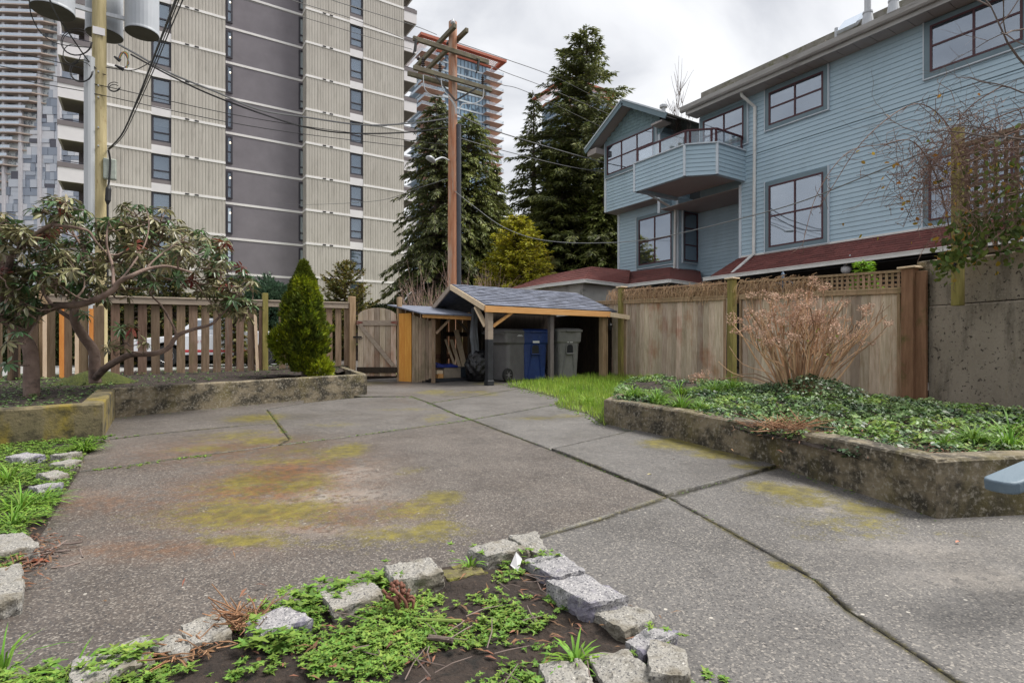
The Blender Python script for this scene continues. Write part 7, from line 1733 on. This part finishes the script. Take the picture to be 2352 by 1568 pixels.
# left bed
Ll = Leaves(); lp_ = [(p.x, p.y) for p in lbed_poly]
def lw(x, y):
    z = gz(x, y)+.02; px, py, d = proj(x, y, z)
    if px < -60 or py > 1400 or (px > 60 and py > 1200): return False
    if noise.noise(Vector((x*4, y*4, 7))) < -.3: return False
    weed(x, y, z+r.uniform(0, .03), r.uniform(.012, .024), 5, Ll); return True
scatter(lp_, 4200, lw, r); tag(Ll.build('left_bed_weeds', f_weed, shape='lobed'), kind='stuff')
Lp = Leaves(); pp_ = [(p.x, p.y) for p in lpl_poly]
def pw(x, y):
    z = gz(x, y)+.30; px, py, d = proj(x, y, z)
    if px < -80 or px > 800 or (px > 260 and r.random() < .75): return False
    weed(x, y, z+r.uniform(0, .02), r.uniform(.02, .04), 5, Lp); return True
scatter(pp_, 1600, pw, r); tag(Lp.build('planter_weeds', f_ivy, shape='lobed'), kind='stuff')
# clumps of strappy leaves: each a thing
def clump(px, py, h0, H, R_, n, label, m=f_tuft, seed=0, w=.012, grp='clumps of strappy leaves'):
    rr = random.Random(seed+100); q = GRs(px, py, .01) if h0 == .24 else G(px, py, h0); L = Leaves()
    for _ in range(n):
        a = rr.uniform(0, 6.283); k = rr.random()**.6; b = q+Vector((math.cos(a), math.sin(a), 0))*R_*.35*k; d = Vector((math.cos(a)*1.25*k, math.sin(a)*1.25*k, 1)); l = H*rr.uniform(.45, 1.15)
        L.add(b, d.normalized(), Vector((-math.cos(a)*.2, -math.sin(a)*.2, 1)), l, w*rr.uniform(.7, 1.2))
    return tag(L.build('leafy_clump', m, (q.x, q.y, q.z), shape='blade', droop=.6), label, 'plant', grp)
CL = [(196,1038,0,.16,.14,190,'dense round dark green tuft at the corner of the left bed, below the planter'),(20,1110,0,.22,.2,60,'upright clump of broad leaves at the left frame edge, higher one',),(50,1175,0,.20,.2,80,'long-bladed clump in the left bed below the pointed white stone'),(28,1215,0,.16,.16,60,'low clump beside the dull granite block at the left edge'),(100,1160,0,.14,.16,60,'fresh yellow-green clump just right of the pointed white stone'),(120,1118,.0,.09,.1,30,'small tuft between the left row of stones and the paving'),
 (1455,912,.24,.16,.22,90,'leafy clump at the very left corner of the right planter'),(1510,925,.24,.16,.22,90,'second leafy clump along the right planter wall'),(1565,938,.24,.16,.2,80,'leafy clump on the planter wall before the dark ivy begins'),(1608,945,.24,.12,.16,60,'small leafy clump right before the dark ivy'),(1680,895,.24,.18,.22,80,'leafy clump behind, against the mossy fence post'),(1640,900,.24,.15,.2,60,'leafy clump left of the mossy fence post'),(1560,905,.24,.16,.22,70,'leafy clump behind the first ones, towards the cedar boards'),
 (1480,882,.05,.22,.2,80,'tall grass clump against the cedar boards'),(1350,930,.0,.14,.2,90,'grass clump spilling onto the slabs beside the right planter end'),(1420,900,.0,.14,.2,80,'grass clump in the middle of the little lawn'),(1300,905,.0,.12,.2,80,'grass clump at the front of the little lawn by the grey post'),
 (2235,1020,.24,.14,.12,90,'compact bright tuft in the ivy at the right'),(2320,1030,.24,.20,.18,80,'arching bright tuft at the right frame edge in the ivy'),(2170,1025,.24,.10,.1,30,'little tuft in the ivy left of the compact bright tuft'),
 (1322,1530,.03,.10,.07,46,'grassy tuft standing in front of the tilted granite block'),(1080,1300,.04,.07,.06,12,'thin grass tuft behind the flat mossy stone'),(170,1560,.02,.09,.12,26,'grass blades at the bottom left corner before the longest block'),(5,1540,.0,.16,.1,14,'few broad blades at the extreme lower left edge')]
CL = [(c[0], c[1], c[2], c[3]*1.35, c[4]*1.2, int(c[5]*1.6), c[6]) if 6 <= i <= 19 else c for i, c in enumerate(CL)]
for i, c in enumerate(CL): clump(*c[:7], seed=i, m=f_grs if 13 <= i <= 16 else f_tuft, w=.010)
# ---- litter, stump, dead straw
m_litter = mat('leaf_litter', (.10, .045, .022), (.20, .10, .055), 9, rough=.9, island=.5, hue=.02)
LL = Leaves()
for (cx, cy, sx_, sy_, n) in ((60,1290,35,30,130),(90,1240,30,20,60),(20,1330,20,20,60),(150,1060,20,10,20),(950,1450,250,60,120),(1250,1420,120,50,60),(700,1500,200,50,90),(2150,1040,60,12,220),(1850,990,90,12,120),(2000,960,170,40,160),(1650,930,80,20,80),(250,1020,20,8,14),(1790,1073,20,4,12)):
    for _ in range(n):
        px, py = r.gauss(cx, sx_), r.gauss(cy, sy_); q = GRs(px, py, .03) if cx > 1600 and cy < 1060 else G(px, py, .02); LL.add((q.x, q.y, q.z+r.uniform(.005, .03)), Vector((r.uniform(-1, 1), r.uniform(-1, 1), r.uniform(-.1, .25))), UP, r.uniform(.02, .07), r.uniform(.004, .014))
tag(LL.build('leaf_litter', m_litter, shape='diamond'), kind='stuff')
def lone_leaf(px, py, h, s, m, label):
    q = G(px, py, h); L = Leaves(); L.add((q.x, q.y, q.z+.008), RT*.8+FW*.3+UP*.12, UP, s, s*.42); return tag(L.build('fallen_leaf', m, (q.x, q.y, q.z), shape='leaf', fold=.35), label, 'leaf')
lone_leaf(58, 1300, .0, .09, mat('russet_leaf', (.25, .07, .03), rough=.7), 'curled russet leaf on the paving at the left edge')
lone_leaf(1486, 1093, .0, .045, mat('cream_leaf', (.55, .48, .25), rough=.8), 'small cream leaf lying on the slab left of the right planter')
lone_leaf(2195, 1249, .0, .035, mat('pink_leaf', (.55, .22, .14), rough=.8), 'tiny orange-pink leaf on the wet paving at the right')
q = G(1183, 1297, .05); mb = MB(q); mb.slab([q+RT*-.02, q+RT*.012-UP*.02-FW*.02, q+RT*.03+FW*.02+UP*.02, q+RT*.005+UP*.05+FW*.02], .002); tag(mb.build('plastic_scrap', m_whp), 'torn white scrap of plastic at the tip of the front bed', 'litter')
def twigs(px, py, h, n, L_, spread, m, name, label, rad=.003, cat='twigs', up=.5, seed=0):
    rr = random.Random(seed); q = GRs(px, py, .05) if h == .28 else G(px, py, h); mb = MB(q)
    for _ in range(n):
        a = rr.uniform(0, 6.283); b = q+Vector((rr.gauss(0, spread), rr.gauss(0, spread), rr.uniform(0, .03))); d = Vector((math.cos(a), math.sin(a), rr.uniform(-.05, up))); e = b+d*L_*rr.uniform(.4, 1); mb.tube([b, b.lerp(e, .5)+rv(rr)*.008, e], [rad, rad, rad*.6], 4, cap=False)
    return tag(mb.build(name, m), label, cat)
m_straw = mat('straw', (.17, .075, .035), (.34, .20, .11), 9, rough=.9, island=.4)
twigs(555, 1432, .04, 80, .11, .04, m_straw, 'dead_straw', 'clump of dead rust-coloured straw between two granite blocks', .0025, 'plant', .8, 1)
twigs(425, 1512, .03, 50, .11, .04, m_straw, 'dead_straw', 'dead straw lying below the small granite chunk', .0025, 'plant', .4, 2)
twigs(1800, 985, .28, 120, .28, .10, m_straw, 'dead_straw', 'loose dry stalks lying on the ivy under the hydrangea', .003, 'plant', .5, 3)
twigs(70, 1290, .0, 22, .16, .09, m_twig, 'fallen_twigs', 'scatter of dry twigs on the paving at the left', .005, 'twigs', .05, 4)
twigs(1000, 1470, .04, 26, .18, .22, m_twig, 'fallen_twigs', 'thin dry stalks strewn over the soil of the front bed', .002, 'twigs', .1, 5)
twigs(1250, 1350, .04, 12, .16, .06, m_twig, 'fallen_twigs', 'pale stalks below the apex of the front bed', .002, 'twigs', .15, 6)
q = G(930, 1410, .03); st = MB(q); rr = random.Random(3)
for s in range(7):
    a = s*.9; P = [q+Vector((math.cos(a)*.02, math.sin(a)*.02, -.02)), q+Vector((math.cos(a)*.035, math.sin(a)*.03, .05)), q+Vector((math.cos(a)*.03, math.sin(a)*.03, .055+.01*(s % 3)))+RT*-.02, q+Vector((math.cos(a)*.05, math.sin(a)*.04, .08+.012*(s % 2)))-RT*.03]; st.tube(crv(P, 3), .006, 6)
for _ in range(26): p = q+rv(rr)*.028+UP*.085-RT*.03; st.lathe(p, [(0, -.010), (.006, -.004), (.008, 0), (.006, .005), (0, .010)], 6)
tag(st.build('dead_stump', mat('stump_brown', (.10, .035, .020), (.20, .085, .055), 20, rough=.8), smooth=True), 'knobbly brown dead stump in the soil of the front bed', 'stump')
q = G(1010, 1428, .03); mb = MB(q); a = G(945, 1422, .05); b = G(1060, 1425, .05); mb.tube([a, b], .006, 6); tag(mb.build('green_stalk', mat('green_stalk', (.16, .22, .04), rough=.6)), 'straight green stalk lying beside the dead stump', 'stalk')
a = G(985, 1462, .05); b = G(1040, 1470, .05); mb = MB(a); mb.tube([a, b], .009, 7); tag(mb.build('dark_stick', m_bark), 'short thick dark stick in the front bed below the stump', 'stick')
